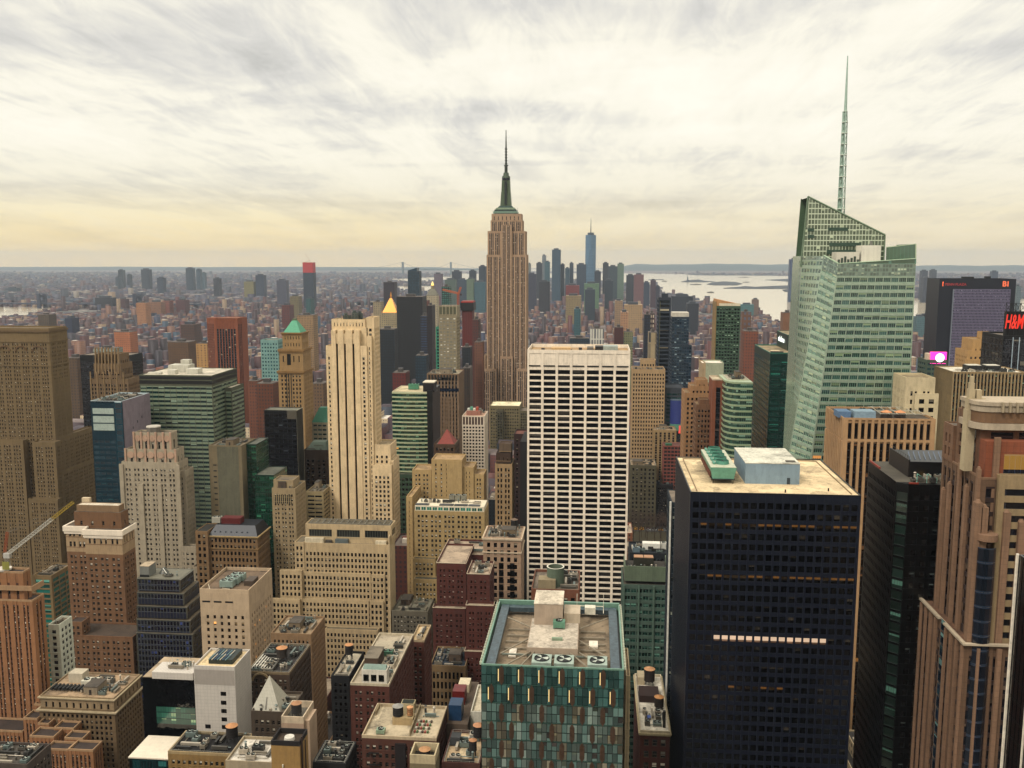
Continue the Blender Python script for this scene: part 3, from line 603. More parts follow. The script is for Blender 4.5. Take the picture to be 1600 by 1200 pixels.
d_ = b.item('hatch', plain('7a7468'), m.rec); d_.box(bx1 - 4, bx1 - 1, 306, 308, zt + 7.01, zt + 7.3)
for a, c in ((x0 + 30, 293), (x0 + 44, 296)): m = b.item('vent', plain('4a4238')); m.cyl(a, c, zt, zt + 1, .25, .25, 8)
b.finish()

# ---- slim block with white edge beside the black tower
b = Bld('glass_block', 'narrow grey glass block with one bright white edge, behind the black slab tower', 'building')
st = S(wall('51606a'), glass('26323a', pb=.4, blind='a8aa96', frame='5d6a70'), fh=3.5, bw=2.4, ww=.8, wh=.6, top=1, cw=.3, par=.3)
xq = X(1049, 790, 352); tier(b, xq, xq + 12, 352, 372, 0, Z(786, 352, 1050), st, 'fl')
m = b.item('corner_trim', plain('e6e2d6')); m.box(xq - .65, xq - .02, 351.4, 352.4, 0, Z(784, 352, 1048)); b.finish()

# ---- tan striped tower (long vertical piers) behind the black one
b = Bld('striped_tower', 'tan tower of long vertical piers with blue boxes and cone topped tanks on its roof', 'tower')
WT = wall('d3b389', var=.1); GT = GBRN
st = S(WT, GT, fh=3.6, bw=2.95, ww=.52, wh=.8, rec=.9, top=.8, cw=1.6, sp=plain('241810', .5), spd=.7, roof='6f6456', par=1.2)
Y = 450; x0, x1 = X(1318, 662, Y), X(1462, 662, Y); zt = Z(657, Y, 1390); d = 35; zb = Z(691, Y, 1390)
tier(b, x0, x1, Y, Y + d, 0, zb, dict(st, par=0), 'flr', roof=False, par=0)
m = b.item('band', WT); m.box(x0 + .5, x1 - .5, Y + .3, Y + d - .1, zb + .003, zb + 1.2); m.box(x0 + .02, x1 - .02, Y + .02, Y + .29, zb + .003, zb + 1.2)
tier(b, x0, x1, Y, Y + d, zb + 1.21, zt, dict(st, fh=7.6, wh=.9, top=1.6), 'flr', par=1.0)
for i, (a, c, w, dd, h_) in enumerate(((10, 4, 10, 8, 3.5), (3, 6, 6, 9, 3))):
    m = b.item('plant_box', plain(('9fb2bc', '7d96b0')[i], .5)); m.box(x0 + a - 4, x0 + a - 4 + w, Y + c, Y + c + dd, zt, zt + h_)
water_tank(b, x0 + 22, Y + 8, zt, 2.6, 2.6, .2, '5a4a3c', 'd6a070'); water_tank(b, x0 + 28.5, Y + 8, zt, 2.6, 2.6, .2, '5a4a3c', 'd6a070')
fr = b.item('steel_frame', plain('c8c4b4', .4))
for k in range(6): fr.bar((x0 + 18 + k * 4, Y + 3, zt + 2.6), (x0 + 20 + k * 4, Y + 26, zt + 2.6), .18, 4)
for yy in (4, 14, 25): fr.bar((x0 + 18, Y + yy, zt + 2.6), (x1 - 3, Y + yy, zt + 2.6), .18, 4)
clutter(b, x0 + 3, x1 - 3, Y + 14, Y + d - 2, zt + .02, 9, big=False); b.finish()

# ---- dark tower with chamfered corner
b = Bld('dark_tower', 'near black tower with chamfered green glass corner, between black slab and granite tower', 'tower')
Y = 290; zt = Z(757, Y, 1440); xa = X(1401, 755, 292.6); xb = X(1420, 757, Y); xc = 136.0; Yb = YX(1357, 722, xa)
WD = plain('15181c', .3, .2, .1); gd = glass('080a0c', pb=.25, blind='59605c', frame='101214', spec=.6)
b.mb('wall', WD).prism([(xa + .3, 292.9), (xb + .15, 290.3), (xc, 290.3), (xc, Yb), (xa + .3, Yb)], 0, zt - .05)
st = S(WD, gd, fh=3.55, bw=3.1, ww=.45, wh=.42, rec=.25, top=2.5, cw=1, roof='6d6658')
facade(b, ((xb, Y, 0), (xc, Y, 0), (xc, Y, zt), (xb, Y, zt)), st)
facade(b, ((xa, Yb, 0), (xa, 292.7, 0), (xa, 292.7, zt), (xa, Yb, zt)), dict(st, bw=1.5, glass=glass('10201a', pb=.35, blind='5f7a5c', frame='15201c', spec=.9)))
facade(b, ((xa, 292.6, 0), (xb - .02, Y + .02, 0), (xb - .02, Y + .02, zt), (xa, 292.6, zt)), dict(st, bw=10, ww=.96, wh=.78, cw=.1, glass=glass('14241e', pb=.35, blind='46685a', frame='26332c', mu=4, spec=1)))
rm = b.mb('roof', roofm('6d6658')); rm.quad((xa, 292.7, zt + .01), (xc, 290.1, zt + .01), (xc, Yb, zt + .01), (xa, Yb, zt + .01))
pk = b.item('red_kerb', plain('a4482c', .7)); pk.box(xb + .1, xb + 3, Y + .1, Y + .5, zt + .02, zt + .5); b.item('red_kerb', plain('a4482c', .7)).box(xa + .05, xa + .5, 311, Yb - 1, zt + .02, zt + .6)
m = b.item('penthouse', plain('1b1e24', .4)); pxx = X(1422, 722, 300); zp = zt + 5; m.box(pxx, xc - 1, 300, 319, zt + .02, zp)
q = b.item('penthouse_screen', plain('3a2c28', .5), m.rec); q.box(pxx - .5, pxx - .02, 299.8, 319.2, zt + .02, zp + .6)
for k in range(9): q.bar((pxx - .26, 300 + k * 2.1, zp + .6), (pxx - .26, 300 + k * 2.1, zp + 1.6), .06, 4)
q.bar((pxx - .26, 300, zp + 1.6), (pxx - .26, 319, zp + 1.6), .06, 4)
g = b.item('roof_gear', plain('7a8aa0', .5), m.rec)
for k in range(8): g.bar((pxx + 1 + k * 1.6, 303, zp + .1), (pxx + 3.2 + k * 1.6, 312, zp + .9), .12, 4)
g2 = b.item('davit', plain('7fb0a0', .5)); 
for k in range(4): a = xb + 3 + k * 3; g2.bar((a, 292, zt), (a + 1.4, 296, zt + 2), .12, 4); g2.bar((a + 1.4, 296, zt + 2), (a + 2.6, 293, zt + 1.2), .1, 4)
clutter(b, xb + 1, xc - 6, 291, 299, zt + .02, 10, big=False)
lp = b.item('roof_lamp', lamp('ffc860', 2.5)); lp.cyl(xb + 8, 297.5, zt + .1, zt + 1.0, .35, .35, 8); b.finish()

# ---- brown granite postmodern tower at the right edge
b = Bld('granite_tower', 'brown granite tower of stepped rounded piers with pale curved cornice, at the right edge', 'tower')
WG = wall('a08468', var=.12, joint=1.8); WG2 = wall('b6987c', var=.1, joint=1.8); WC = wall('d0c2ac', var=.1); GG = glass('0c1018', pb=.25, blind='6a5a4c', frame='20242c', spec=.8)
x0 = X(1441, 938, 290); Y0, Y1 = 256, 291; zt1 = Z(938, 290, 1441)
st = S(WG, GG, fh=3.9, bw=3.3, ww=.72, wh=.66, rec=.5, top=3.2, cw=.9, sp=wall('6a4a38', var=.1), spd=.3, roof='8a6a50', par=.6)
tier(b, x0, 160, Y0, Y1, 0, zt1, st, 'fl', parm=WC)
P1 = b.mb('pier', WG2)
for i in range(9):
    y = Y0 + .2 + i * 4.1
    if i in (4,): continue
    P1.box(x0 - .7, x0 - .01, y, y + .95, 0, zt1 - .5)
for i in range(6): xx = x0 + 3 + i * 5.4; P1.box(xx, xx + 1.3, Y0 - .9, Y0 - .01, 0, zt1 - .6)
cn = b.item('cornice', WC); cn.box(x0 - .9, x0 - .02, Y0 - .2, Y0 + 14, zt1 + .2, zt1 + .8); cn.box(x0 - .9, x0 - .02, Y0 + 18, Y1, zt1 + .2, zt1 + .8); cn.box(x0 - .9, 120, Y0 - 1.1, Y0 - .22, zt1 + .2, zt1 + .7)
gs = b.item('window_strip', glass('1a2438', pb=.4, blind='6a8a84', frame='4a5a60', spec=1)); 
for k in range(40): gs.quad((x0 - .04, Y0 + 17.6, 4 * k), (x0 - .04, Y0 + 14.4, 4 * k), (x0 - .04, Y0 + 14.4, 4 * k + 3.4), (x0 - .04, Y0 + 17.6, 4 * k + 3.4))
# middle stage
x2 = x0 + 2.6; z2 = Z(745, 262, 1515)
tier(b, x2, 158, Y0 + 3, Y1 - 3, zt1, z2, dict(st, top=2), 'fl', parm=WG2)
for (y, zv, uu) in ((Y0 + 3.2, 733, 1517), (Y0 + 10.5, 760, 1500), (Y0 + 16, 724, 1495), (Y0 + 23, 756, 1480), (Y0 + 27.5, 765, 1478)):
    zz = Z(zv, y, uu); P1.box(x2 - .9, x2 - .01, y, y + 1.5, zt1, zz); P1.cyl(x2 - .45, y + .75, zz, zz + .6, .5, .35, 10)
for (uu, zv) in ((1529, 785), (1538, 792), (1573, 800), (1596, 815)):
    xx = X(uu, zv, Y0 + 1.5); zz = Z(zv, Y0 + 1.5, uu); P1.box(xx - .9, xx + .9, Y0 + .6, Y0 + 2.98, zt1 - 2, zz); P1.cyl(xx, Y0 + 1.8, zz, zz + .7, .85, .5, 12)
# upper tower: dark glass core with curved cornice
x3 = X(1521, 640, 266); z3 = Z(628, 264, 1560)
tier(b, x3 + 1.2, 154, 273.2, 280, z2, Z(645, 273, 1500), S(wall('a8886a', joint=1.8), GG, fh=3.9, bw=3.4, ww=.5, wh=.7, rec=.4, top=2, cw=1, par=.5), 'fl'); tier(b, x3 + .4, 154, 280.2, 288, z2, Z(668, 280, 1493), S(wall('a8886a', joint=1.8), GG, fh=3.9, bw=3.4, ww=.5, wh=.7, rec=.4, top=2, cw=1, par=.5), 'fl')
tier(b, x3 + 1.6, 156, 264, 273, z2, z3 - 7.5, S(wall('a07c5c', joint=1.8), GG, fh=3.9, bw=7, ww=.8, wh=.7, rec=.4, top=.5, cw=2, par=0), 'fl', roof=False, par=0)
def rounded(x0, x1, y0, y1, r, n=7):
    pts = [(x0 + r - r * math.sin(math.pi / 2 * (1 - k / n)) , y0 + r - r * math.cos(math.pi / 2 * (1 - k / n))) for k in range(n + 1)]
    return [(x0, y1)] + pts + [(x1, y0), (x1, y1)]
for (dz0, dz1, o, mat) in ((-7.5, -5.8, .9, WC), (-5.7, -2.6, .2, wall('a88a68', var=.08)), (-2.6, -.9, .5, WC), (-.85, .2, .9, WC)):
    m = b.item('cornice_band', mat); m.prism(rounded(x3 - o, 157, 262.5 - o, 273.6, 3.5 + o), z3 + dz0, z3 + dz1)
ri = b.item('cornice_rib', wall('c8baa0', var=.05))
for k in range(10): xx = x3 + 5.6 + k * 1.9; ri.box(xx, xx + .5, 260.95, 261.5 - .005 + .25, z3 - 2.5, z3 + .3)
# finial at the corner
fx, fy = X(1519, 600, 268), 268.0
for (v0, v1, w) in ((735, 640, 1.2), (640, 622, 1.0), (622, 608, .8), (608, 598, .6), (598, 588, .42)):
    P_ = b.item('finial', wall('d4c6a8', var=.06)); P_.box(fx - w, fx + w, fy - w * 1.2 + .4, fy + w * 1.2 + .4, Z(v0, fy, 1519), Z(v1, fy, 1519) - .01)
for k, (v0, w) in enumerate(((609, 1.4), (622, 2.6), (634, 3.6))): m = b.item('finial_step', wall('d4c6a8', var=.06)); m.box(fx + 1.3 + k * .02, fx + 1.25 + w, fy - .4 - k * .02, fy + 1.2, z3 - 8, Z(v0, fy, 1525))
# orange framed front bay and pale banded bay
xb0 = X(1541, 690, 260); zb0 = Z(690, 260, 1570)
m = b.item('front_bay', wall('b87a50', var=.1, joint=1.8)); m.box(xb0, 150, 260, 264 - .02, zt1, zb0)
m2 = b.item('window', glass('101622', pb=0, frame='2a3444', mu=10, spec=.9, lit=.1, litc='d8a040', lits=.3), m.rec); m2.quad((xb0 + 5, 259.95, zb0 - 10), (xb0 + 20, 259.95, zb0 - 10), (xb0 + 20, 259.95, zb0 - 3.5), (xb0 + 5, 259.95, zb0 - 3.5))
m3 = b.item('pier_cap', WG2, m.rec); m3.box(xb0 + 2, xb0 + 3.6, 259.2, 259.98, zt1, zb0 + 1.2)
tier(b, X(1560, 750, 258), 152, 257.5, 259.9, zt1, Z(748, 258, 1580), S(wall('c0ac88', var=.1), GG, fh=3.7, bw=9, ww=.9, wh=.5, rec=.3, top=2, cw=1.2), 'fl')
# rounded dark glass bay
cx_, cy_ = X(1542, 860, 256.5), 257.2; m = b.item('glass_bay', glass('10141c', pb=0, frame='303a48', mu=4, spec=.9))
for k in range(0, 44):
    z0_ = 2 + k * 4.2
    if z0_ > Z(818, 256) - 4: break
    for j in range(6):
        a0, a1 = math.pi * (1 + j / 6), math.pi * (1 + (j + 1) / 6); m.quad((cx_ + 2.6 * math.cos(a0), cy_ + 2.2 * math.sin(a0), z0_), (cx_ + 2.6 * math.cos(a1), cy_ + 2.2 * math.sin(a1), z0_), (cx_ + 2.6 * math.cos(a1), cy_ + 2.2 * math.sin(a1), z0_ + 4.1), (cx_ + 2.6 * math.cos(a0), cy_ + 2.2 * math.sin(a0), z0_ + 4.1))
m = b.item('bay_cap', WG2); m.cyl(cx_, cy_, Z(818, 256) - 1.5, Z(818, 256) + .3, 2.8, 2.8, 24)
b.finish()

# ---- black tower with white corner line, far right
b = Bld('black_tower', 'black glass tower edge with bright white corner strips, cut off at the far right', 'tower')
zt = Z(868, 165, 1592); x0 = X(1592, 868, 165)
tier(b, x0, x0 + 30, 125, 165, 0, zt, S(plain('0c0e14', .2), glass('05070c', pb=0, frame='10131a', spec=.8), fh=3.6, bw=1.5, ww=.9, wh=.85, rec=.1, top=.5, cw=.1, par=.2), 'fl')
m = b.item('corner_trim', plain('f0e6d4', .4)); m.box(x0 - .3, x0 + .1, 165.02, 165.5, 0, zt + .2); m.box(x0 - .22, x0 - .02, 158, 158.4, 0, zt - 14)
b.finish()

# ---- crystal green glass block with fans on its roof
b = Bld('glass_block', 'green mirror glass block with brown staggered strips and three big fans on an open roof', 'building')
Y = 230.0; x0, x1 = X(752, 1040, Y), X(975, 1046, Y); zt = Z(1043, Y, 865); Y1 = 276.0
GK = dict(spec=1, rough=.04, wav=.5, vary=.9, fw=.03, mu=1)
MG = glass('a8beb0', pb=.25, blind='8a9a84', frame='3a4c44', metal=.6, **GK); MG2 = glass('6e8c82', pb=.1, blind='4a4640', frame='20302c', metal=.3, **GK); MG3 = glass('9c967e', pb=.3, blind='8c8468', frame='3a3830', metal=.45, **GK)
MGd = glass('5c8880', pb=0, frame='1c403c', metal=.5, **GK)
_w = b.mb('wall', plain('1c2c28', .4)); _w.box(x0 + .12, x1 - .12, Y + .14, Y1, 0, zt - 5.1); _w.box(x0 + .12, x1 - .12, Y + .14, Y + .9, zt - 5.09, zt - 2.01); _w.box(x0 + .12, x0 + .9, Y + .91, Y1, zt - 5.09, zt - 2.01); _w.box(x1 - .9, x1 - .12, Y + .91, Y1, zt - 5.09, zt - 2.01)
BS = b.mb('brown_strip', plain('6e5844', .5, .1, .2)); YL = b.mb('light_strip', lamp('e8c888', .35)); SI = b.mb('sill', plain('5f8478', .4, .2))
nb = 7; bw = (x1 - x0) / nb; rh = 5.15
for j in range(0, 32):
    za, zb_ = zt - rh * (j + 1), zt - rh * j
    if za < 0: za = 0
    off = 0 if j % 2 == 0 else bw * .5
    SI.box(x0, x1, Y - .06, Y + .1, za - .09, za + .09)
    for side in range(3):
        if side == 0: A, Bq = (x0, Y), (x1, Y); L_ = x1 - x0
        elif side == 1: A, Bq = (x1, Y), (x1, Y1); L_ = Y1 - Y
        else: A, Bq = (x0, Y1), (x0, Y); L_ = Y1 - Y
        n_ = max(1, round(L_ / bw)); w = L_ / n_; ux, uy = (Bq[0] - A[0]) / L_, (Bq[1] - A[1]) / L_; nx, ny = uy, -ux
        k0 = off % w; s = [0.0] + [k0 + w * k for k in range(n_ + 1) if 0 < k0 + w * k < L_] + [L_]
        for a_, c_ in zip(s[:-1], s[1:]):
            if c_ - a_ < .3: continue
            nn = max(1, round((c_ - a_) / 1.3)); 
            for ii in range(nn):
                a, c = a_ + (c_ - a_) * ii / nn + .03, a_ + (c_ - a_) * (ii + 1) / nn - .03; t1_, t2_ = b.rng.uniform(-.06, .06), b.rng.uniform(-.05, .05)
                for (q0, q1) in ((0, .5), (.5, 1)):
                    zl, zh = za + .1 + (zb_ - za - .2) * q0 + .03, za + .1 + (zb_ - za - .2) * q1 - .03; t3_ = b.rng.uniform(-.05, .05)
                    p = [V3((A[0] + ux * q + nx * dd, A[1] + uy * q + ny * dd, zq)) for q, zq, dd in ((a, zl, .1 + t1_), (c, zl, .1 + t2_), (c, zh, .1 + t3_ + t2_), (a, zh, .1 + t3_ + t1_))]
                    qv = math.sin(a * .42 + j * .8 + side) + math.sin(a * .83 - j * 1.7) + b.rng.uniform(-.3, .3); b.win.append((j + side * 100, p, MGd if j < 2 else (MG3 if qv < -1.2 else (MG2 if qv < .35 else MG))))  # pane tints cluster to paint in olive and teal reflections
        for q in s[1:-1]:
            wd = 1.25; cx, cy = A[0] + ux * q, A[1] + uy * q
            pts = [(q - wd * .5, za + .9), (q, za - .2), (q + wd * .5, za + .9), (q + wd * .5, zb_ - .9), (q, zb_ + .2), (q - wd * .5, zb_ - .9)]
            n0 = len(BS.v); 
            for qq, zq in pts: BS.v.append((A[0] + ux * qq + nx * .22, A[1] + uy * qq + ny * .22, zq))
            BS.f.append(tuple(n0 + i for i in range(6))); BS.uv += [(0, 0)] * 6
            for (i0, i1) in ((2, 3), (5, 0)):
                a_, c_ = pts[i0], pts[i1]; P3 = lambda t, dd: (A[0] + ux * t[0] + nx * dd, A[1] + uy * t[0] + ny * dd, t[1]); BS.quad(P3(a_, .08), P3(c_, .08), P3(c_, .22), P3(a_, .22))
            if j < 2 and side == 0: qq = q - wd * .5 - .28; YL.box(A[0] + qq, A[0] + qq + .22, Y - .24, Y - .12, za + .9, zb_ - .9)
# roof: open well with blue gutter, deck, plant room, fans
dk = b.item('roof_deck', roofm('a8977f')); dk.box(x0 + .95, x1 - .95, Y + .95, Y1 - .5, zt - 5.05, zt - 3.2)
gu = b.item('gutter', plain('64757c', .4, .1, .3)); gu.box(x0 + 1, x0 + 3.4, Y + 1, Y1 - 1, zt - 2, zt - .6); gu.box(x1 - 3.4, x1 - 1, Y + 1, Y1 - 1, zt - 2, zt - .6); gu.box(x0 + 3.5, x1 - 3.5, Y1 - 3.4, Y1 - 1, zt - 2, zt - .62)
pr = b.item('parapet', plain('8fae9c', .4, .2)); pr.box(x0, x1, Y - .02, Y + .35, zt - 2, zt + .25); pr.box(x0, x0 + .4, Y + .36, Y1 - .4, zt - 2, zt + .25); pr.box(x1 - .4, x1, Y + .36, Y1 - .4, zt - 2, zt + .25); pr.box(x0, x1, Y1 - .38, Y1 + .5, zt - 2, zt + .45)
for k in range(24):
    y = Y + 1.2 + k * 1.85
    for xx, sg in ((x0, -1), (x1, 1)): br = b.item('bracket', plain('cfd2bc', .4)); br.box(xx + (.02 if sg > 0 else -.6), xx + (.6 if sg > 0 else -.02), y, y + .16, zt - .5, zt + .42); br.bar((xx + .45 * sg, y, zt + .3), (xx + .45 * sg, y + 1.85, zt + .3), .06, 4)
ph = b.item('plant_room', wall('c9b8a4', .7, .06)); ax0, ax1 = X(823, 1000, 241), X(903, 1000, 241); zpl = zt + .4; ph.box(ax0, ax1, 241, 262, zt - 3.2, zpl); 
r_ = b.item('plant_room_roof', roofm('d6cab8', .2), ph.rec); r_.box(ax0 + .2, ax1 - .2, 241.2, 261.8, zpl + .003, zpl + .1)
bx1 = X(879, 960, 256); m = b.item('plant_tower', wall('cdbcA8'.lower(), .7, .06)); m.box(ax0 + 1.0, bx1, 257, 268, zpl + .12, zpl + 6.3)
r_ = b.item('plant_tower_roof', roofm('e0d4c0', .2), m.rec); r_.box(ax0 + .9, bx1 + .1, 256.9, 268.1, zpl + 6.303, zpl + 6.5)
m = b.item('plant_annex', wall('d6c8b2', .7, .06)); m.box(bx1 + .3, ax1 + .3, 259, 266, zpl + .12, zpl + 3)
for k, u in enumerate((847, 882, 934)):
    cx = X(u, 1028, 236); fan_unit(b, cx - 2.7, 233.4, zt - 3, 5.2, 5.6, 2.6, 1, 'b6c2b6', 'y', 'extract_fan')
wt_ = b.item('roof_walkway', plain('8f9488', .4)); wt_.box(x0 + 4, x1 - 4, 240.2, 240.6, zt - 1.6, zt - 1.2)
for (a, c, d_, e_) in ((x0 + 4, 240, ax0, 250), (x0 + 3.5, 266, ax0, 258), (x1 - 4, 240, ax1, 250), (x1 - 3.5, 268, ax1, 258), (ax0 - 1, 233, ax0 + 2, 241), (ax1 + 3, 233, ax1 - 2, 241), (ax0 + 4, 241, ax0 + 7, 236), (ax0 + 10, 241, ax0 + 7, 236), (ax0 - 5, 233, ax0 + 1, 241), (ax1 + 7, 234, ax1, 242)): b.item('roof_brace', plain('a59a86', .4)).bar((a, c, zt - 1.2), (d_, e_, zt - .8), .22, 5)
for k in range(5): b.item('roof_beam', plain('a59a86', .4)).box(x0 + 4.4, ax0 - .5, 243 + k * 4.4, 243.3 + k * 4.4, zt - 3.1, zt - 2.6); b.item('roof_beam', plain('a59a86', .4)).box(ax1 + .5, x1 - 4.4, 243 + k * 4.4, 243.3 + k * 4.4, zt - 3.1, zt - 2.6)
wh = b.item('roof_hatch', plain('e6dccb')); wh.box(ax1 + 3, ax1 + 5.5, 250, 254, zt - 3.1, zt - 2.5); wh.box(x0 + 6, x0 + 8, 242, 247, zt - 3.1, zt - 2.6)
fan_unit(b, ax0 + 6.6, 254.0, zpl + .1, 3.4, 2.4, 2.2, 1, '7fa892', 'x', 'roof_unit')
m = b.item('roof_bench', plain('9aa890')); m.box(ax0 + 6.6, ax0 + 9.6, 246, 247, zpl + .1, zpl + .8)
gn = b.item('window_cleaning_rig', plain('dcd6c4', .4)); gx = X(922, 960, 270)
for a in (-4, 4): gn.bar((gx + a, 271, zt), (gx + a, 271, zt + 5), .12, 4); gn.bar((gx + a, 268, zt + .2), (gx + a, 273, zt + .2), .12, 4)
gn.bar((gx - 4, 271, zt + 1.2), (gx + 4, 271, zt + 1.2), .15, 4); gn.box(gx - 1.6, gx + 1.6, 268.5, 271, zt - .5, zt + 1.6)
b.finish()

# ---- drum water tank block behind the glass block
b = Bld('brick_building', 'low roof with a tall round green tank enclosure, behind the green mirror glass block', 'building')
Y = 330; zr = Z(925, Y, 870)
tier(b, X(830, 925, Y), X(905, 925, Y), Y, Y + 22, 0, zr, S(wall('a8795a'), GD, fh=3.5, bw=2.6, top=1.5), 'flr')
cx = X(868, 890, Y + 8); m = b.item('tank_enclosure', wall('8f9c88', .7, .08)); m.cyl(cx, Y + 8, zr, Z(885, Y + 8, 868), 3.3, 3.2, 28, cap=False); m.cyl(cx, Y + 8, zr, Z(885, Y + 8, 868), 2.95, 2.85, 28, cap=False)
m2 = b.item('enclosure_rim', plain('d8d4c4'), m.rec); zz = Z(885, Y + 8, 868)
for k in range(28): a, c = 2 * math.pi * k / 28, 2 * math.pi * (k + 1) / 28; m2.quad((cx + 2.8 * math.cos(a), Y + 8 + 2.8 * math.sin(a), zz + .05), (cx + 3.35 * math.cos(a), Y + 8 + 3.35 * math.sin(a), zz + .05), (cx + 3.35 * math.cos(c), Y + 8 + 3.35 * math.sin(c), zz + .05), (cx + 2.8 * math.cos(c), Y + 8 + 2.8 * math.sin(c), zz + .05))
m3 = b.item('tank_roof', plain('c99a72'), m.rec); m3.cyl(cx, Y + 8, zz - 3, zz - 1.2, 2.75, .1, 24)
m4 = b.item('stair_box', wall('b8aa8c')); m4.box(X(841, 915, Y + 3), X(868, 915, Y + 3), Y + 3, Y + 8, zr, zr + 3.4)
clutter(b, X(872, 925, Y), X(904, 925, Y), Y + 2, Y + 20, zr, 7, big=False); b.finish()
# ---- skyscraper with mast (limestone shaft, steel and stone strips)
b = Bld('skyscraper', 'tallest limestone skyscraper with metal crown, lantern and needle mast, standing in the middle', 'skyscraper', nwin=0)
WE = wall('cdb498', var=.06); GE = glass('3a3038', pb=.35, blind='b8ab98', frame='6a5a50', spec=.6)
st = S(WE, GE, fh=3.75, bw=2.1, ww=.62, wh=.55, rec=.5, top=2.5, cw=1.2, grp=(3, 1.5), sp=wall('4c3e40', var=.1), spd=.6, roof='a09078', par=.6)
Y = 1290
def eb(u0, u1, v, Yf, d, s=None, z0=0, sides='flr', **k): return px(b, u0, u1, v, Yf, d, s or st, z0=z0, sides=sides, **k)
_, _, _, _, zA = eb(760.2, 822.5, 398, Y, 40)
_, _, _, _, zB = eb(761.8, 820.6, 361, Y + 2, 36, z0=zA)
_, _, _, _, zC = eb(766.5, 816, 344, Y + 4, 32, dict(st, top=1.5), z0=zB)
eb(768, 814.5, 334, Y + 6, 28, dict(st, grp=None, bw=5.5, ww=.2, wh=.3, fh=8, top=3), z0=zC)
zD = Z(334, Y + 6, 790)
# central bay and lower wings
eb(783, 799.5, 351, Y - 1.5, 5, dict(st, top=1.0), z0=Z(558, Y, 790), sides='f', par=0)
eb(781.5, 801, 557, Y - 5, 4.4, dict(st, top=3), sides='flr', par=.3)
eb(754, 775.5, 577, Y - 7, 6.8); eb(807, 829, 577, Y - 7, 6.8)
eb(755.8, 759.8, 555, Y + 3, 34); eb(822.8, 828, 555, Y + 3, 34)
eb(742.7, 753.6, 592, Y - 4, 44); eb(829.3, 840, 592, Y - 4, 44)
eb(735, 846, 700, Y - 20, 75, z0=0)
ms = plain('76836a', .4, .5); mg = plain('3f5a50', .4, .5)
cx, cy = X(790.8, 330, Y + 20), Y + 20
def sq(part, v0, v1, w0, w1, mat):
    m = b.item(part, mat); a = w0 / F * (Y + 20) / 2; c = w1 / F * (Y + 20) / 2
    m.taper(cx - a, cx + a, cy - a * .8, cy + a * .8, Z(v0, cy, 790), cx - c, cx + c, cy - c * .8, cy + c * .8, Z(v1, cy, 790))
sq('crown', 334, 330.5, 37, 36, plain('8aa090', .4, .4)); sq('crown', 330.4, 328, 34, 33, mg); sq('crown', 327.9, 325, 31, 27, ms); sq('crown', 324.9, 322, 24, 19, mg)
sq('mast_base', 322, 300, 17, 14, ms); sq('mast_base', 299.9, 282, 13.6, 12.2, ms)
for k in range(4):
    a = math.pi / 2 * k + math.pi / 4; m = b.item('mast_wing', plain('9aa488', .4, .5)); dx, dy = math.cos(a), math.sin(a)
    m.hexa([(cx + dx * 4 - dy, cy + dy * 4 + dx, Z(322, cy)), (cx + dx * 9.5, cy + dy * 9.5 * .8, Z(322, cy)), (cx + dx * 9.5 + dy, cy + dy * 9.5 * .8 - dx, Z(322, cy)), (cx + dx * 4 + dy, cy + dy * 4 - dx, Z(322, cy)),
            (cx + dx * 4 - dy, cy + dy * 4 + dx, Z(286, cy)), (cx + dx * 5.4, cy + dy * 5.4 * .8, Z(286, cy)), (cx + dx * 5.4 + dy, cy + dy * 5.4 * .8 - dx, Z(286, cy)), (cx + dx * 4 + dy, cy + dy * 4 - dx, Z(286, cy))])
m = b.item('mast_window', plain('2a3a34', .3)); m.box(cx - 1.6, cx + 1.6, cy - 7.2, cy - 5.2, Z(320, cy), Z(284, cy))
m = b.item('lantern', plain('2e3440', .4, .3)); z = Z(282, cy); m.cyl(cx, cy, z, z + 3.4, 5.8, 5.8, 24)
m = b.item('lantern', plain('6f7c68', .4, .4)); m.cyl(cx, cy, z + 3.4, z + 6, 5.9, 5.4, 24); m.cyl(cx, cy, z + 6, z + 10.5, 4.2, 3.6, 20)
m = b.item('mast', plain('4a5240', .4, .3)); m.cyl(cx, cy, z + 10.5, Z(258, cy), 2.3, 2.1, 12); m.cyl(cx, cy, Z(259, cy), Z(257.6, cy), 3.1, 3.1, 12); m.cyl(cx, cy, Z(257.6, cy), Z(229, cy), 1.25, 1.1, 10)
m2 = b.item('antenna', plain('6a7260', .4, .3)); m2.cyl(cx, cy, Z(229, cy), Z(203, cy), 1.05, .5, 8)
for k in range(6): zz = Z(256 - k * 4.5, cy); m.cyl(cx, cy, zz, zz + 1.2, 1.9, 1.9, 10)
for k in range(10): a = cx - 17 + k * 3.8; m3 = b.item('antenna', plain('7a8270')); m3.bar((a, cy - 13, zD), (a, cy - 13, zD + 5 + (k * 3 % 4)), .2, 4)
b.finish()

# ---- faceted glass tower with lattice spire
b = Bld('glass_tower', 'faceted pale green glass tower with a slanted crown and a tall white lattice spire', 'tower')
Y = 500.0
GA = glass('34504a', pb=.4, blind='7a8a66', frame='6f9078', mu=4, spec=.8, rough=.08, fw=.08, lit=.004, litc='e08a3a', lits=.6)
GA2 = glass('5a7868', pb=.6, blind='a4ad88', frame='8fae90', mu=3, spec=1, rough=.08, fw=.1)
SPG = plain('bccbb8', .22, .5, .12); CG = glass('71916f', pb=.5, blind='a8bd92', frame='4f7562', mu=3, spec=1, rough=.1, fw=.06, vary=.5)
st = S(SPG, GA, fh=3.95, bw=6.4, ww=.9, wh=.60, rec=.25, top=6.5, cw=.6, roof='c9c6b2', par=0)
def P(u, v, y): return V3((X(u, v, y), y, Z(v, y, u)))
def Pz(u, v, y): p = P(u, v, y); return p
xR = X(1426, 500, Y)
zc = Z(411, Y, 1360)
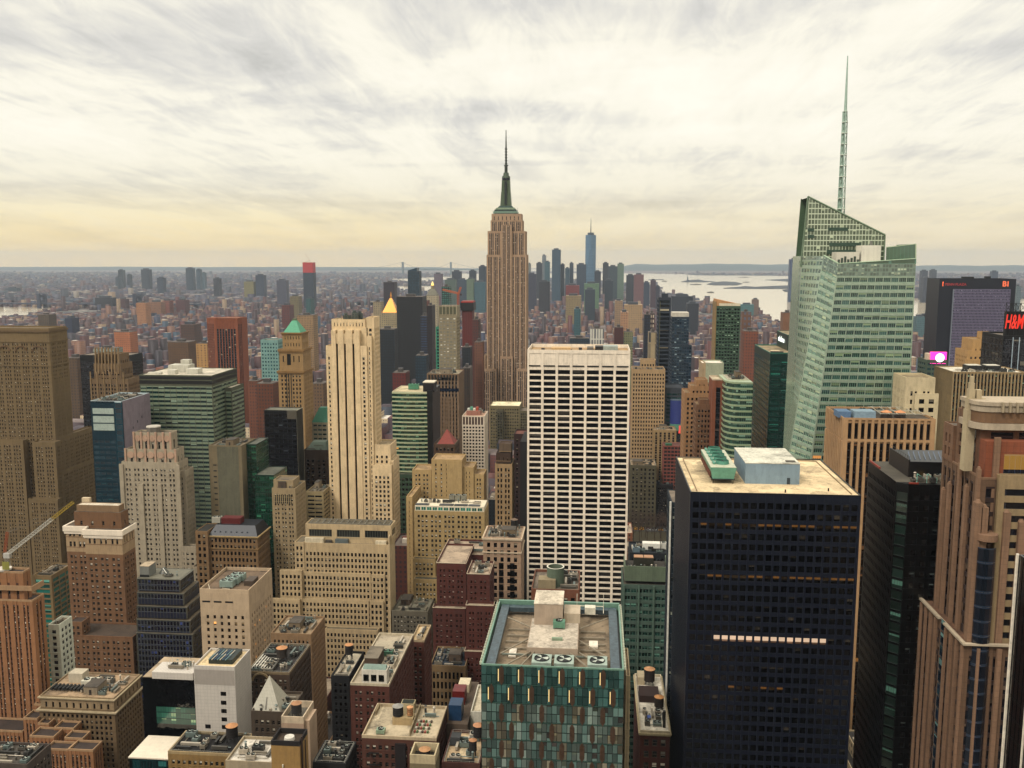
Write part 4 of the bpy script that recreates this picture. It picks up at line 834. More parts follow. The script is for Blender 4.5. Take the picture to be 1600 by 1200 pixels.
# front main facet: from crease c2 to the right edge
tl = V3((X(1310, 412, Y), Y, Z(412, Y, 1310))); tr = V3((xR, Y, Z(404, Y, 1426))); bl0 = V3((X(1277, 640, Y - 2), Y - 3, 0)); 
dirn = (V3((X(1277, 640, Y), Y - 3, Z(640, Y - 3, 1277))) - tl); bl0 = tl + dirn * (tl[2] / -dirn[2])
bl0[1] = Y - 6; br0 = V3((xR + 1, Y - 6, 0))
tr2 = tr.copy(); tr2[2] = tl[2]
facade(b, (tuple(bl0), tuple(br0), tuple(tr2), tuple(tl)), st)
b.mb('wall', SPG).hexa([tuple(bl0 + V3((.3, .4, 0))), tuple(br0 + V3((-.3, .4, 0))), (xR + .7, Y + 55, 0), (bl0[0] + .3, Y + 55, 0), tuple(tl + V3((.3, .4, -.1))), tuple(tr2 + V3((-.3, .4, -.1))), (xR - .3, Y + 55, tl[2] - .1), (tl[0] + .3, Y + 55, tl[2] - .1)])
# middle facet (crease 1 to crease 2), turned to the left, flaring outwards towards the ground
t1 = V3((X(1287, 400, Y + 9), Y + 9, Z(400, Y + 9, 1287))); b1 = V3((X(1236, 700, Y + 5), Y + 5, Z(700, Y + 5, 1236))); dd = b1 - t1; b1 = t1 + dd * (t1[2] / -dd[2]); b1[1] = Y + 6
facade(b, (tuple(b1), tuple(bl0 + V3((-.02, .02, 0))), tuple(tl + V3((-.02, .02, 0))), tuple(t1)), dict(st, glass=GA2, bw=4.5, top=5))
# left tall wing: dark facet reaching up to the peak
pk = V3((X(1262.5, 307, Y + 30), Y + 30, Z(307, Y + 30, 1262))); q0 = V3((X(1236, 700, Y + 34), Y + 34, 0)); q0[0] = X(1229, 760, Y + 30)
t1b = t1.copy()
pw = V3((X(1262.5, 307, Y + 30), Y + 30, t1[2]))
lw = V3((X(1252, 415, Y + 30), Y + 30, t1[2]))
facade(b, (tuple(q0), tuple(b1 + V3((-.02, .02, 0))), tuple(t1 + V3((-.02, .02, 0))), tuple(lw)), dict(st, bw=5, top=2, glass=GA))
facade(b, ((q0[0] + 1, Y + 55, 0), tuple(q0), tuple(lw), (lw[0] + 1, Y + 55, lw[2])), dict(st, bw=5, top=2))
b.mb('wall', SPG).hexa([tuple(q0 + V3((.4, .3, 0))), tuple(b1 + V3((.2, .5, 0))), (bl0[0], Y + 55, 0), (q0[0] + .4, Y + 55, 0), tuple(lw + V3((.4, .3, -.1))), tuple(t1 + V3((.1, .5, -.1))), (tl[0], Y + 55, t1[2] - .1), (lw[0] + .4, Y + 55, t1[2] - .1)])
# tall screen behind (peak sloping down to the right): a glazed grid with thickness
sc = b.item('crown_screen', glass('8c9c80', pb=.15, blind='b4c0a0', frame='c4ceb4', mu=1, spec=.9, fw=.09, vary=.25, metal=.4)); yS = Y + 30
def top_z(u): return Z(307 + (u - 1262.5) * (367 - 307) / (1383 - 1262.5), yS, u)
us = [1252 + k * (1383 - 1252) / 26 for k in range(27)]
zb_ = t1[2] - 6
for k in range(26):
    ua, ub = us[k], us[k + 1]; xa, xb = X(ua, 360, yS), X(ub, 360, yS)
    def lim(u, xx): return top_z(u) if u >= 1262.5 else zb_ + (top_z(1262.5) - zb_) * (u - 1251) / 11.5
    ta, tb = lim(ua, xa), lim(ub, xb); nr = 9
    z = zb_
    while z < max(ta, tb) - .3:
        za, zb2 = min(z + 2.9, ta), min(z + 2.9, tb)
        if za > z + .2 or zb2 > z + .2: sc.quad((xa, yS, min(z, ta)), (xb, yS, min(z, tb)), (xb, yS, zb2), (xa, yS, za))
        z += 2.9
fr = b.item('crown_frame', plain('8fa088', .4, .3)); pA = (X(1262.5, 307, yS), yS, top_z(1262.5)); pB = (X(1383, 367, yS), yS, top_z(1383)); fr.bar(pA, pB, .5, 5); fr.bar((X(1251, 415, yS), yS, zb_), pA, .5, 5); fr.bar(pB, (pB[0], yS, zb_), .4, 5)
bk = b.item('crown_back', plain('6d8468', .5)); n0 = len(bk.v); bk.v += [(X(1253, 415, yS), yS + 18, zb_), (pB[0], yS + 18, zb_), (pB[0], yS + 18, pB[2]), (pA[0], yS + 18, pA[2])]; bk.f.append((n0, n0 + 1, n0 + 2, n0 + 3)); bk.uv += [(0, 0)] * 4
n0 = len(bk.v); bk.v += [(pA[0], yS + .6, pA[2] - .6), (pB[0], yS + .6, pB[2] - .6), (pB[0], yS + 18, pB[2] - .6), (pA[0], yS + 18, pA[2] - .6)]; bk.f.append((n0, n0 + 1, n0 + 2, n0 + 3)); bk.uv += [(0, 0)] * 4
bk.quad((pB[0], yS + .1, zb_), (pB[0], yS + 18, zb_), (pB[0], yS + 18, pB[2]), (pB[0], yS + .1, pB[2]))
dkb = b.item('louvre_band', plain('4d6a58', .5))
for (u0, u1, v0, v1) in ((1296, 1345, 380, 385.5), (1292, 1345, 391, 397), (1294, 1325, 357, 362), (1262, 1272, 358, 363), (1262, 1272, 368, 373), (1260, 1272, 400, 405)): dkb.box(X(u0, v0, yS), X(u1, v0, yS), yS - .25, yS - .02, Z(v1, yS), Z(v0, yS))
# right small screen
rs = b.item('roof_screen', glass('7c9a80', pb=.3, blind='b4c8a8', frame='5a7a64', mu=8, spec=.8, fw=.06)); zq = tl[2]
rs.quad((X(1384.7, 400, Y + 14), Y + 14, zq), (xR, Y + .2, zq), (xR - .5, Y + .2, Z(382, Y)), (X(1384.7, 387, Y + 14), Y + 14, Z(387, Y + 14)))
rs.quad((xR, Y + .2, zq), (xR, Y + 30, zq), (xR - 1, Y + 30, Z(382, Y)), (xR - .5, Y + .2, Z(382, Y)))
fr = b.item('screen_frame', plain('c4d0b4', .4)); fr.bar((X(1384.7, 387, Y + 14), Y + 14, Z(387, Y + 14)), (xR - .5, Y + .2, Z(382, Y)), .25, 4); fr.bar((xR - .5, Y + .2, Z(382, Y)), (xR, Y + .2, zq), .3, 4)
# lip along the front top edges, rooftop boxes
lp_ = b.item('roof_lip', plain('b9ccb0', .4)); lp_.bar(tuple(t1 + V3((0, 0, .4))), tuple(tl + V3((0, 0, .1))), .35, 5); lp_.bar(tuple(tl), tuple(tr), .3, 5)
gp = b.item('front_crest', CG); gp.tri(tuple(tl + V3((0, -.05, 0))), tuple(tr2 + V3((0, -.05, 0))), tuple(tr + V3((0, -.05, 0)))); gp.quad(tuple(tl + V3((0, -.06, 0))), tuple(tr2 + V3((0, -.06, 0))), tuple(tr + V3((0, -.06, 0))), tuple(tl + V3((.1, -.06, .05))))
rf = b.item('roof', roofm('c0bca6')); rf.quad(tuple(tl + V3((0, 1, .02))), (xR - .3, Y + 1, zq + .02), (xR - .3, Y + 29, zq + .02), (t1[0], Y + 29, zq + .02))
m = b.item('penthouse', wall('e4dfd0', .7, .05)); m.box(X(1307, 400, Y + 8), X(1343, 400, Y + 8), Y + 8, Y + 18, zq + .05, Z(394, Y + 8))
m = b.item('penthouse', wall('e8e4d6', .7, .05)); m.box(X(1346, 400, Y + 7), X(1376, 400, Y + 7), Y + 7, Y + 18, zq + .05, Z(384, Y + 7)); a = b.item('roof_vent', plain('8a8a80'), m.rec); a.cyl(X(1361, 380, Y + 10), Y + 10, Z(384, Y + 7), Z(377, Y + 7), .9, .7, 10)
for k in range(7): m = b.item('vent', plain('5a6a5c')); m.box(X(1310 + k * 5, 405, Y + 4), X(1312.5 + k * 5, 405, Y + 4), Y + 4, Y + 5.5, zq + .05, zq + 2.2 + (k % 3) * .8)
tg = b.item('top_glazing', glass('8ea090', pb=.5, blind='b4c0a4', frame='6a8070', mu=1, spec=1, rough=.1, fw=.09, vary=.5, metal=.2))
for (A_, B_, C_, D_, nn, rows_) in ((bl0, br0, tr2, tl, 26, 3), (b1, bl0, tl, t1, 14, 3), (q0, b1, t1, lw, 10, 1)):
    A_, B_, C_, D_ = V3(A_), V3(B_), V3(C_), V3(D_); nrm = np.cross(B_ - A_, D_ - A_); nrm /= np.linalg.norm(nrm); Hq = np.linalg.norm(D_ - A_)
    for i in range(nn):
        for j in range(rows_):
            f = lambda a, c: tuple((A_ * (1 - a) + B_ * a) * (1 - c) + (D_ * (1 - a) + C_ * a) * c + nrm * .06)
            c0, c1 = 1 - (j + 1) * 2.1 / Hq, 1 - j * 2.1 / Hq - .0006; tg.quad(f(i / nn, c0), f((i + .97) / nn, c0), f((i + .97) / nn, c1), f(i / nn, c1))
# spire
sp_ = b.item('spire', plain('b9ccbe', .45, .3)); yq = Y + 36; sx = X(1314.5, 330, yq); zb0, zt0 = Z(345, yq), Z(97, yq); xt = X(1321.8, 97, yq)
N = 15
def sc_(t): return 2.1 * (1 - t) + .95 * t if t < .62 else 0.75 * (1 - (t - .62) / .38) + .3
for k in range(N):
    t0, t1_ = k / N, (k + 1) / N; 
    za, zb2 = zb0 + (zt0 - zb0) * t0, zb0 + (zt0 - zb0) * t1_; wa, wb = sc_(t0), sc_(t1_); xa, xb2 = sx + (xt - sx) * t0 * .35, sx + (xt - sx) * t1_ * .35
    if t0 > .62: sp_.bar((xa, yq, za), (xb2, yq, zb2), wa * .9, 8, wb * .9); continue
    for i in range(3):
        a0, a1 = 2 * math.pi * i / 3 + .4, 2 * math.pi * (i + 1) / 3 + .4
        p0 = (xa + wa * math.cos(a0), yq + wa * math.sin(a0), za); p1 = (xb2 + wb * math.cos(a0), yq + wb * math.sin(a0), zb2); sp_.bar(p0, p1, .32, 5)
        q1 = (xb2 + wb * math.cos(a1), yq + wb * math.sin(a1), zb2); sp_.bar(p0, q1, .16, 4); sp_.bar(p1, q1, .28, 4)
    sp_.bar((xa - .6, yq + .8, za), (xb2 - .6, yq + .8, zb2), .75, 6)
    rg = b.item('spire_ring', plain('dfe4d4', .5), sp_.rec); rg.cyl(xb2, yq, zb2 - .2, zb2 + .2, wb * 1.12, wb * 1.12, 10)
b.finish()

# ---- green glass tower left of it, with sign
b = Bld('glass_tower', 'dark emerald glass tower with a white lettered sign on its raised rear box', 'tower')
GE_ = glass('0a3430', pb=.25, blind='2f7a68', frame='0f4a42', mu=4, spec=.9); WE_ = plain('125048', .35, .15)
st = S(WE_, GE_, fh=3.9, bw=6.5, ww=.9, wh=.55, rec=.15, top=4.5, cw=.5, roof='a89878', par=.8)
x0 = X(1203.5, 551, 640); z = Z(551, 640, 1220)
tier(b, x0, x0 + 36, 640, 702, 0, z - .8, st, 'flr', parm=plain('4f8a78', .4))
x2 = X(1231, 524, 662); z2 = Z(524, 662, 1240); tier(b, x2, x0 + 35.5, 662, 701, z - .78, z2, dict(st, ww=.001, fh=60, top=30), 'flr', par=.3, parm=plain('4f8a78', .4))
m = b.item('roof_panel', plain('d8c7a4')); m.box(x0 + 3, x0 + 9, 652, 658, z - .6, z); m = b.item('roof_panel', plain('3a3028')); m.box(x0 + 1.5, x0 + 10, 646, 648, z - .6, z + .2)
BR = b
def sign(pb_, body, size, mat, loc, rotz, slant=0, part='sign_lettering', sx=1.0):
    cu = bpy.data.curves.new(part, 'FONT'); cu.body = body; cu.size = size; cu.extrude = .08; cu.align_x = 'CENTER'; cu.align_y = 'CENTER'; cu.shear = slant; cu.offset = size * .018
    o = bpy.data.objects.new('tmp', cu); COL.objects.link(o); dg = bpy.context.evaluated_depsgraph_get(); me = bpy.data.meshes.new_from_object(o.evaluated_get(dg)); bpy.data.objects.remove(o); me.name = part; me.materials.clear()
    rl = pb_.root.location; o = link(part, me, mat, pb_.root, (loc[0] - rl[0], loc[1] - rl[1], loc[2] - rl[2])); o.rotation_euler = (math.pi / 2, 0, rotz); o.scale = (sx, 1, 1); return o
b.finish(); sign(b, 'salesforce', 5.4, lamp('e8f0e8', .8), (x2 - .3, 683, (z + z2) / 2 + .4), -math.pi / 2)

# ---- Times Square side: sign tower, striped slab, pyramidal block, big screen
b = Bld('sign_tower', 'dark tower carrying red slanted letters on a black roof frame, at the right edge', 'tower')
Y = 560; x0 = X(1567, 540, Y); zt = Z(527, Y, 1585)
GM = glass('1a1c22', pb=.3, blind='6a6458', frame='33363c', mu=4, spec=1, rough=.06, wav=.4)
tier(b, x0, x0 + 40, Y, Y + 30, 0, zt, S(plain('23252c', .3), GM, fh=4.2, bw=5, ww=.93, wh=.9, rec=.1, top=1, cw=.2), 'fl')
m = b.item('sign_frame', plain('14161a', .5)); sx0, sx1 = X(1573, 500, Y), X(1573, 500, Y) + 22; zs0, zs1 = zt + .5, Z(474, Y, 1585); m.box(sx0 + 1, sx1, Y + 3.2, Y + 6, zs0, zs1 - 5)
for k in range(9): a = sx0 + k * 2.7; m.bar((a, Y + 2, zs0), (a, Y + 2, zs1), .25, 4); m.bar((a, Y + 2, zs1 - 5), (a + 2.7, Y + 2, zs1), .15, 4); m.bar((a + 2.7, Y + 2, zs1 - 5), (a, Y + 2, zs1), .15, 4)
for q in (0, .25, .5, .75, 1): m.bar((sx0, Y + 2, zs0 + (zs1 - zs0) * q), (sx1, Y + 2, zs0 + (zs1 - zs0) * q), .2, 4)
v = b.item('white_line', plain('b8c4cc')); v.box(X(1580, 560, Y), X(1580, 560, Y) + .4, Y - .4, Y - .05, 60, zt); v.box(X(1590, 560, Y), X(1590, 560, Y) + .4, Y - .4, Y - .05, 60, zt)
b.finish(); sign(b, 'H&M', 11.5, lamp('d02c1c', .45), (X(1586.5, 503, Y), Y + 1.6, Z(504, Y, 1586)), 0, slant=.2, sx=.42)

b = Bld('striped_slab', 'tan slab of thin vertical ribs with a white flat roof, below the dark plaza tower', 'building')
Y = 520; st = S(wall('c2ad86', var=.08), glass('241c1c', pb=.3, blind='8aa890', frame='2c2420'), fh=3.7, bw=1.75, ww=.55, wh=.62, rec=.5, top=.6, cw=.4, sp=plain('3a4a3e', .5), spd=.6, roof='e0d8c6', par=.6)
x0 = X(1489, 582, Y); z = Z(581, Y, 1520); tier(b, x0, X(1562, 582, Y) + 14, Y, Y + 28, 0, z - .6, st, 'fl')
for a in (12, 22): m = b.item('roof_unit', plain('1d1c20')); m.box(x0 + a, x0 + a + 8, Y + 12, Y + 19, z - .55, z + 2); t = b.item('unit_top', plain('d8d2c2'), m.rec); t.box(x0 + a + .5, x0 + a + 7.5, Y + 12.5, Y + 18.5, z + 2.005, z + 2.3)
clutter(b, x0 + 2, x0 + 38, Y + 2, Y + 10, z - .55, 5, big=False); b.finish()

b = Bld('dark_plaza_tower', 'wide dark tower with black flanks framing a grey violet panel, red lettering along its top', 'tower', nwin=0)
Y = 1260; x0, x1 = X(1468, 437, Y), X(1588, 437, Y); z = Z(437, Y, 1528); WP = plain('222a40', .4, .1)
b.mb('wall', WP).box(x0, x1, Y, Y + 45, 0, z)
roof_at(b, x0, x1, Y, Y + 45, z, dict(roof='2a2a30', par=1), parm=WP)
i0, i1 = X(1490, 452, Y - 1), X(1578.5, 452, Y - 1); zi = Z(452, Y - 1, 1530)
tier(b, i0, i1, Y - 3, Y - .3, 0, zi, S(plain('8c859c', .45, .1), glass('2c2836', pb=.25, blind='8a8496', frame='5a5464', spec=.5), fh=3.7, bw=1.7, ww=.5, wh=.6, rec=.3, top=.3, cw=.2, spd=.5, par=.1), 'flr')
m = b.item('panel_edge', plain('9aa0a8')); m.box(i0 - .7, i0 - .05, Y - 3.3, Y - .3, 0, zi); 
for a in (33, 62): m = b.item('roof_unit', plain('1c1e22')); m.box(x0 + a, x0 + a + (14 if a == 33 else 6), Y + 10, Y + 16, z + .02, z + 3 + a * .02)
b.finish()
sign(b, '1 PENN PLAZA', 4.6, lamp('8a2828', .25), (X(1491, 443, Y), Y - .3, Z(444.5, Y, 1491)), 0)
sign(b, 'B', 9.5, lamp('d8603a', .7), (X(1569.5, 442, Y), Y - .3, Z(444, Y, 1570)), 0); sign(b, '1', 9.5, lamp('d8603a', .7), (X(1575, 442, Y), Y - .3, Z(444, Y, 1575)), 0); sign(b, 'I', 8, lamp('f06a3a', .9), (X(1473.4, 442, Y), Y - .3, Z(444, Y, 1473)), 0)

b = Bld('setback_tower', 'sandy stepped tower with slit windows and small square cap, before the dark plaza tower', 'tower', nwin=0)
st = S(wall('d6b57c', var=.08), GDn, fh=4.2, bw=4, ww=.45, wh=.5, rec=.5, top=4, cw=1.5, roof='a88e60', par=.8); Y = 900
tier(b, X(1539, 521, Y), X(1555, 521, Y), Y + 8, Y + 18, 0, Z(521, Y, 1547), st, 'fl'); px(b, 1520, 1573, 530, Y + 2, 26, dict(st, fh=9, ww=.25, wh=.7, top=7)); px(b, 1512, 1573, 548, Y, 30, st); px(b, 1508, 1573, 562, Y - 3, 2.9, st); b.finish()
b = Bld('screen_building', 'small greenish building with a glowing pink screen showing a white disc', 'building', nwin=0)
Y = 800; tier(b, X(1448, 545, Y), X(1482, 545, Y), Y, Y + 20, 0, Z(564, Y, 1465), S(wall('7a8a78'), GTEAL, fh=4, bw=4, ww=.8, wh=.5, top=1), 'flr')
m = b.item('screen_back', plain('d8c8b0')); m.box(X(1450, 555, Y), X(1456, 555, Y), Y + 1, Y + 8, Z(566, Y), Z(547, Y))
m = b.item('screen', lamp('ff2fa0', 1.1)); m.box(X(1455, 545, Y), X(1480, 545, Y), Y + .1, Y + 2.4, Z(562, Y), Z(544.5, Y)); c = b.item('screen_disc', lamp('fff2f8', 1.3), m.rec); cx, cz, r = X(1469, 553, Y), Z(553, Y), 3.6
n0 = 0; c.v += [(cx + r * math.cos(-2 * math.pi * k / 28), Y - .02, cz - r * math.sin(-2 * math.pi * k / 28)) for k in range(28)]; c.f.append(tuple(reversed(range(28)))); c.uv += [(0, 0)] * 28; b.finish()
b = Bld('cream_tower', 'slim cream tower with tall paired windows under its roof, behind the faceted glass tower', 'tower')
Y = 470; st = S(wall('e0d2b2', var=.08), GDn, fh=4.2, bw=4, ww=.55, wh=.55, rec=.4, top=5, cw=1, roof='a89878'); px(b, 1416, 1462, 590, Y + 1, 20, dict(st, grp=(2, 2.0), bw=2.4)); px(b, 1430, 1467, 615, Y, .9, dict(st, top=1)); b.finish()

# ---- towers right of the white ribbon tower
b = Bld('gridded_tower', 'tan gridded tower with a small stepped top, right next to the white ribbon window tower', 'tower', nwin=0)
Y = 960; st = S(wall('ccb38c', var=.08), glass('1c1814', pb=.2, blind='6a5a48', frame='2c241c'), fh=4.1, bw=2.75, ww=.52, wh=.55, rec=.5, top=3, cw=.5, roof='8f7c60', par=.8)
px(b, 988, 1039.5, 577, Y, 30, st); px(b, 1001, 1024, 562, Y + 8, 14, dict(st, bw=3), z0=Z(578, Y, 1000)); clutter(b, X(990, 577, Y), X(1038, 577, Y), Y + 1, Y + 8, Z(577, Y, 1010) - .7, 6, big=False); b.finish()
b = Bld('dark_slab', 'slim dark banded slab with a small stepped peak, rising over the tan gridded tower', 'tower', nwin=0)
Y = 1150; st = S(plain('44505e', .5), glass('141a20', pb=.1, frame='20262c', spec=.5), fh=5.2, bw=12, ww=.9, wh=.68, mode='punch', rec=.4, top=2, cw=.6, roof='4a4038', par=.5); px(b, 1029, 1048.5, 465, Y, 22, st); px(b, 1034, 1044, 459, Y + 6, 10, dict(st, ww=.01), z0=Z(466, Y, 1040)); m = b.item('lit_edge_strip', wall('a8a47c')); m.box(X(1028.6, 600, Y), X(1029, 600, Y), Y - .5, Y, 0, Z(470, Y)); b.finish()  # pale strip paints the light on the slab's left edge
b = Bld('glass_tower', 'blue grey glass tower with a white box top, beside the slim dark banded slab', 'tower', nwin=0)
Y = 1050; st = S(plain('3f5260', .4), glass('263848', pb=.3, blind='8a9aa0', frame='38495a', mu=2, spec=.8), fh=3.6, bw=2.6, ww=.85, wh=.75, rec=.15, top=1, cw=.3, roof='5a5a5a'); px(b, 1050, 1077, 495, Y, 22, st); m = b.item('roof_box', wall('ded8ca')); m.box(X(1050.5, 490, Y), X(1076.5, 490, Y), Y + .5, Y + 20, Z(495.2, Y) , Z(487, Y)); px(b, 1050, 1081, 539, Y - 4, 3.9, st); b.finish()
b = Bld('balcony_tower', 'green tower covered in tiny balconies with sloping tan roof box, left of emerald tower', 'tower', nwin=0)
Y = 950; st = S(wall('6d8a72', var=.15), glass('10241e', pb=.5, blind='b4d0b4', frame='2a4a3c', mu=1), fh=3.3, bw=2.9, ww=.75, wh=.62, rec=.7, top=1, cw=.6, roof='a89070'); px(b, 1119, 1157.5, 478, Y, 24, st)
m = b.item('edge_pier', wall('b8a070')); m.box(X(1117.5, 500, Y), X(1119, 500, Y), Y - .3, Y + 24, 0, Z(470, Y)); m = b.item('roof_box', wall('d8b080')); xa, xb = X(1119, 470, Y), X(1157, 470, Y); z0 = Z(478, Y, 1140)
m.hexa([(xa, Y + .5, z0), (xb, Y + .5, z0), (xb, Y + 22, z0), (xa, Y + 22, z0), (xa, Y + .5, Z(466, Y)), (xb, Y + .5, Z(474, Y)), (xb, Y + 22, Z(474, Y)), (xa, Y + 22, Z(466, Y))]); q = b.item('roof_ledge', wall('e6dcc4'), m.rec); q.box(X(1124, 470, Y), xb, Y + .1, Y + .45, z0, z0 + 2.6); b.finish()
b = Bld('setback_tower', 'sandy brick tower with several setbacks, in front of the green balcony tower', 'tower', nwin=0)
Y = 700; st = S(wall('c8a478', var=.1), GDn, fh=3.6, bw=3.0, ww=.42, wh=.5, rec=.3, top=2, cw=1, roof='9c8460'); px(b, 1088, 1106, 593, Y + 6, 14, dict(st, ww=.2)); px(b, 1079, 1112, 603, Y + 3, 20, st); px(b, 1070, 1114, 614, Y, 26, st); b.finish()
b = Bld('brick_tower', 'darker tan tower of dense small windows, foremost below the sandy setback tower', 'tower', nwin=0)
Y = 650; px(b, 1088, 1113, 632, Y, 20, dict(st, wall=wall('a88460'), bw=2.4)); px(b, 1093, 1109, 624, Y + 5, 10, dict(st, wall=wall('a88460'), ww=.1)); b.finish()
b = Bld('brick_tower', 'orange brick tower with dark glass strips and a scalloped pale parapet', 'tower', nwin=0)
Y = 640; st = S(wall('b8805c', var=.08), glass('14161e', pb=.15, blind='5a4a44', frame='1e1e26'), fh=3.6, bw=4.4, ww=.5, wh=.8, rec=.6, top=5, cw=1.4, sp=plain('1c1c24'), spd=.7, roof='c8baa0'); px(b, 1113.5, 1132.5, 592, Y, 20, st, parm=wall('e0d0b8')); b.finish()
b = Bld('bowed_tower', 'green glass tower with a rounded corner of bright ribbons, left of the emerald tower', 'tower', nwin=0)
Y = 620; xa, xb = X(1131, 598, Y + 14), X(1177, 598, Y); zt = Z(597, Y, 1150); n_ = 10
pts = [(xa, Y + 40)] + [(xa + 9 - 9 * math.cos(math.pi / 2 * k / n_) , Y + 12 - 12 * math.sin(math.pi / 2 * k / n_)) for k in range(n_ + 1)] + [(xb, Y), (xb, Y + 40)]
gm = b.item('glazing', glass('28483c', pb=.4, blind='8aa890', frame='5a7a68', mu=3, spec=.8)); sm = b.item('spandrel', plain('b4c0a0', .35, .1)); k = 0; z = zt
while z > 40:
    for i in range(len(pts) - 1):
        (ax, ay), (cx, cy) = pts[i], pts[i + 1]; L_ = math.hypot(cx - ax, cy - ay); q = max(1, round(L_ / 5))
        for j in range(q): p0 = (ax + (cx - ax) * j / q, ay + (cy - ay) * j / q); p1 = (ax + (cx - ax) * (j + 1) / q, ay + (cy - ay) * (j + 1) / q); gm.quad((*p0, z - 3.8), (*p1, z - 3.8), (*p1, z - 1.2), (*p0, z - 1.2))
    sm.prism([(p[0] - .25, p[1] - .25) for p in pts], z - 1.2, z); z -= 3.8
b.mb('wall', plain('3a4a40')).box(xa + 9, xb - .3, Y + 12, Y + 39.5, 0, zt + .02); roof_at(b, xa + 2, xb - 1, Y + 10, Y + 38, zt + .03, dict(roof='b8b09c', par=.4), parm=plain('c8c4ac')); clutter(b, xa + 4, xb - 2, Y + 12, Y + 36, zt + .05, 12, big=True); b.finish()
b = Bld('office_block', 'white topped slab with green banded floors, below the green balcony tower', 'building', nwin=0)
Y = 850; st = S(wall('c4c6ae', var=.06), glass('14382e', pb=.2, blind='6f9a84', frame='1c4a3c', mu=4), fh=4.4, bw=8, ww=1, wh=.5, mode='band', rec=.3, top=16, cw=.2, roof='e6dccc'); px(b, 1103, 1131, 567, Y, 26, st); tier(b, X(1097, 567, Y + .5), X(1102.9, 567, Y + .5), Y + .5, Y + 26, 0, Z(569, Y, 1100), dict(st, ww=.01, mode='punch', wall=wall('cdb896')), 'fl'); b.finish()
b = Bld('screen_building', 'low building with a curved dark blue screen, left of the sandy setback tower', 'building', nwin=0)
Y = 970; st = S(wall('6a7078'), GTEAL, fh=4, bw=5, ww=.9, wh=.5, rec=.2, top=4, roof='3a4450'); px(b, 1040, 1069, 606, Y, 34, st)
m = b.item('screen', lamp('1c2450', .5)); cx = X(1057, 640, Y - 2); m.cyl(cx, Y + 3, Z(658, Y), Z(622, Y), 7, 7, 28); m2 = b.item('screen_cap', plain('7c8a94'), m.rec); m2.cyl(cx, Y + 3, Z(622, Y) + .01, Z(620, Y), 7.3, 7.3, 28)
m = b.item('lit_sign', lamp('d04a40', .5)); m.box(X(1060, 662, Y), X(1065, 662, Y), Y - 3.6, Y - 3.2, Z(672, Y), Z(660, Y)); m = b.item('glass_base', plain('7fb09a', .3)); m.cyl(cx, Y + 3, Z(668, Y), Z(658.2, Y), 7.2, 7.2, 28); b.finish()
# ================================================================== left side
BE = wall('c6b292', var=.12)
b = Bld('gothic_tower', 'massive ornate brown office tower with arched upper windows, at the left edge', 'tower')
WL = wall('a8946e', var=.12); st = S(WL, glass('100d0b', pb=.5, blind='cdbfa4', frame='5a4a38', sash=True, fw=.1), fh=2.65, bw=1.75, ww=.46, wh=.52, rec=.4, top=9, cw=1.2, grp=(3, 1.3), roof='8c7a5c', par=1)
Y = 600; xl = X(-110, 600, Y)
tier(b, xl, X(76, 520, Y), Y, Y + 22, 0, Z(515, Y, 40), st, 'fr'); z = Z(515, Y, 40)
for i, u in enumerate((8, 34, 60)):
    m = b.item('arch', wall('a08560', var=.1)); cx = X(u, 560, Y); zb_ = Z(556, Y)
    for k in range(9):
        a0, a1 = math.pi * k / 9, math.pi * (k + 1) / 9
        m.hexa([(cx + 3.6 * math.cos(a0), Y - .5, zb_ + 3.2 * math.sin(a0)), (cx + 4.4 * math.cos(a0), Y - .5, zb_ + 4 * math.sin(a0)), (cx + 4.4 * math.cos(a0), Y - .02, zb_ + 4 * math.sin(a0)), (cx + 3.6 * math.cos(a0), Y - .02, zb_ + 3.2 * math.sin(a0)),
                (cx + 3.6 * math.cos(a1), Y - .5, zb_ + 3.2 * math.sin(a1)), (cx + 4.4 * math.cos(a1), Y - .5, zb_ + 4 * math.sin(a1)), (cx + 4.4 * math.cos(a1), Y - .02, zb_ + 4 * math.sin(a1)), (cx + 3.6 * math.cos(a1), Y - .02, zb_ + 3.2 * math.sin(a1))])
cornice(b, xl, X(76, 520, Y), Y, Y + 22, z - 1.5, 1.3, .7, wall('a08a66', var=.1)); cornice(b, xl, X(76, 520, Y), Y, Y + 22, z - 8.6, .8, .4, WL, 'string_course'); cornice(b, xl, X(76, 520, Y), Y, Y + 22, z - 25, .9, .5, WL, 'string_course')
for k in range(9): m = b.item('roof_grille', plain('2c2a26')); a = xl + 6 + k * 8.4; m.box(a, a + 5.6, Y + 1, Y + 1.5, z - 1, z + .6)
tier(b, X(-30, 692, Y - 6), X(36, 692, Y - 6), Y - 6, Y - .9, 0, Z(690, Y - 6, 0), dict(st, top=2), 'flr'); tier(b, X(50, 692, Y - 8), X(86, 692, Y - 8), Y - 8, Y - .9, 0, Z(693, Y - 8, 70), dict(st, top=2), 'flr')
tier(b, X(76.3, 692, Y), X(88, 692, Y), Y + 1, Y + 50, 0, Z(688, Y, 90), dict(st, top=2), 'fr'); tier(b, X(44, 782, Y - 13), X(90, 782, Y - 13), Y - 13, Y - 8.2, 0, Z(782, Y - 13, 70), dict(st, top=1.5), 'flr'); tier(b, X(88.3, 782, Y), X(96, 782, Y), Y + 3, Y + 50, 0, Z(740, Y, 95), dict(st, top=1.5), 'fr')
tier(b, X(76.3, 600, Y), X(81, 600, Y), Y + 2, Y + 21, Z(688, Y, 90), Z(596, Y, 78), dict(st, top=1.5, grp=None), 'fr'); b.finish()

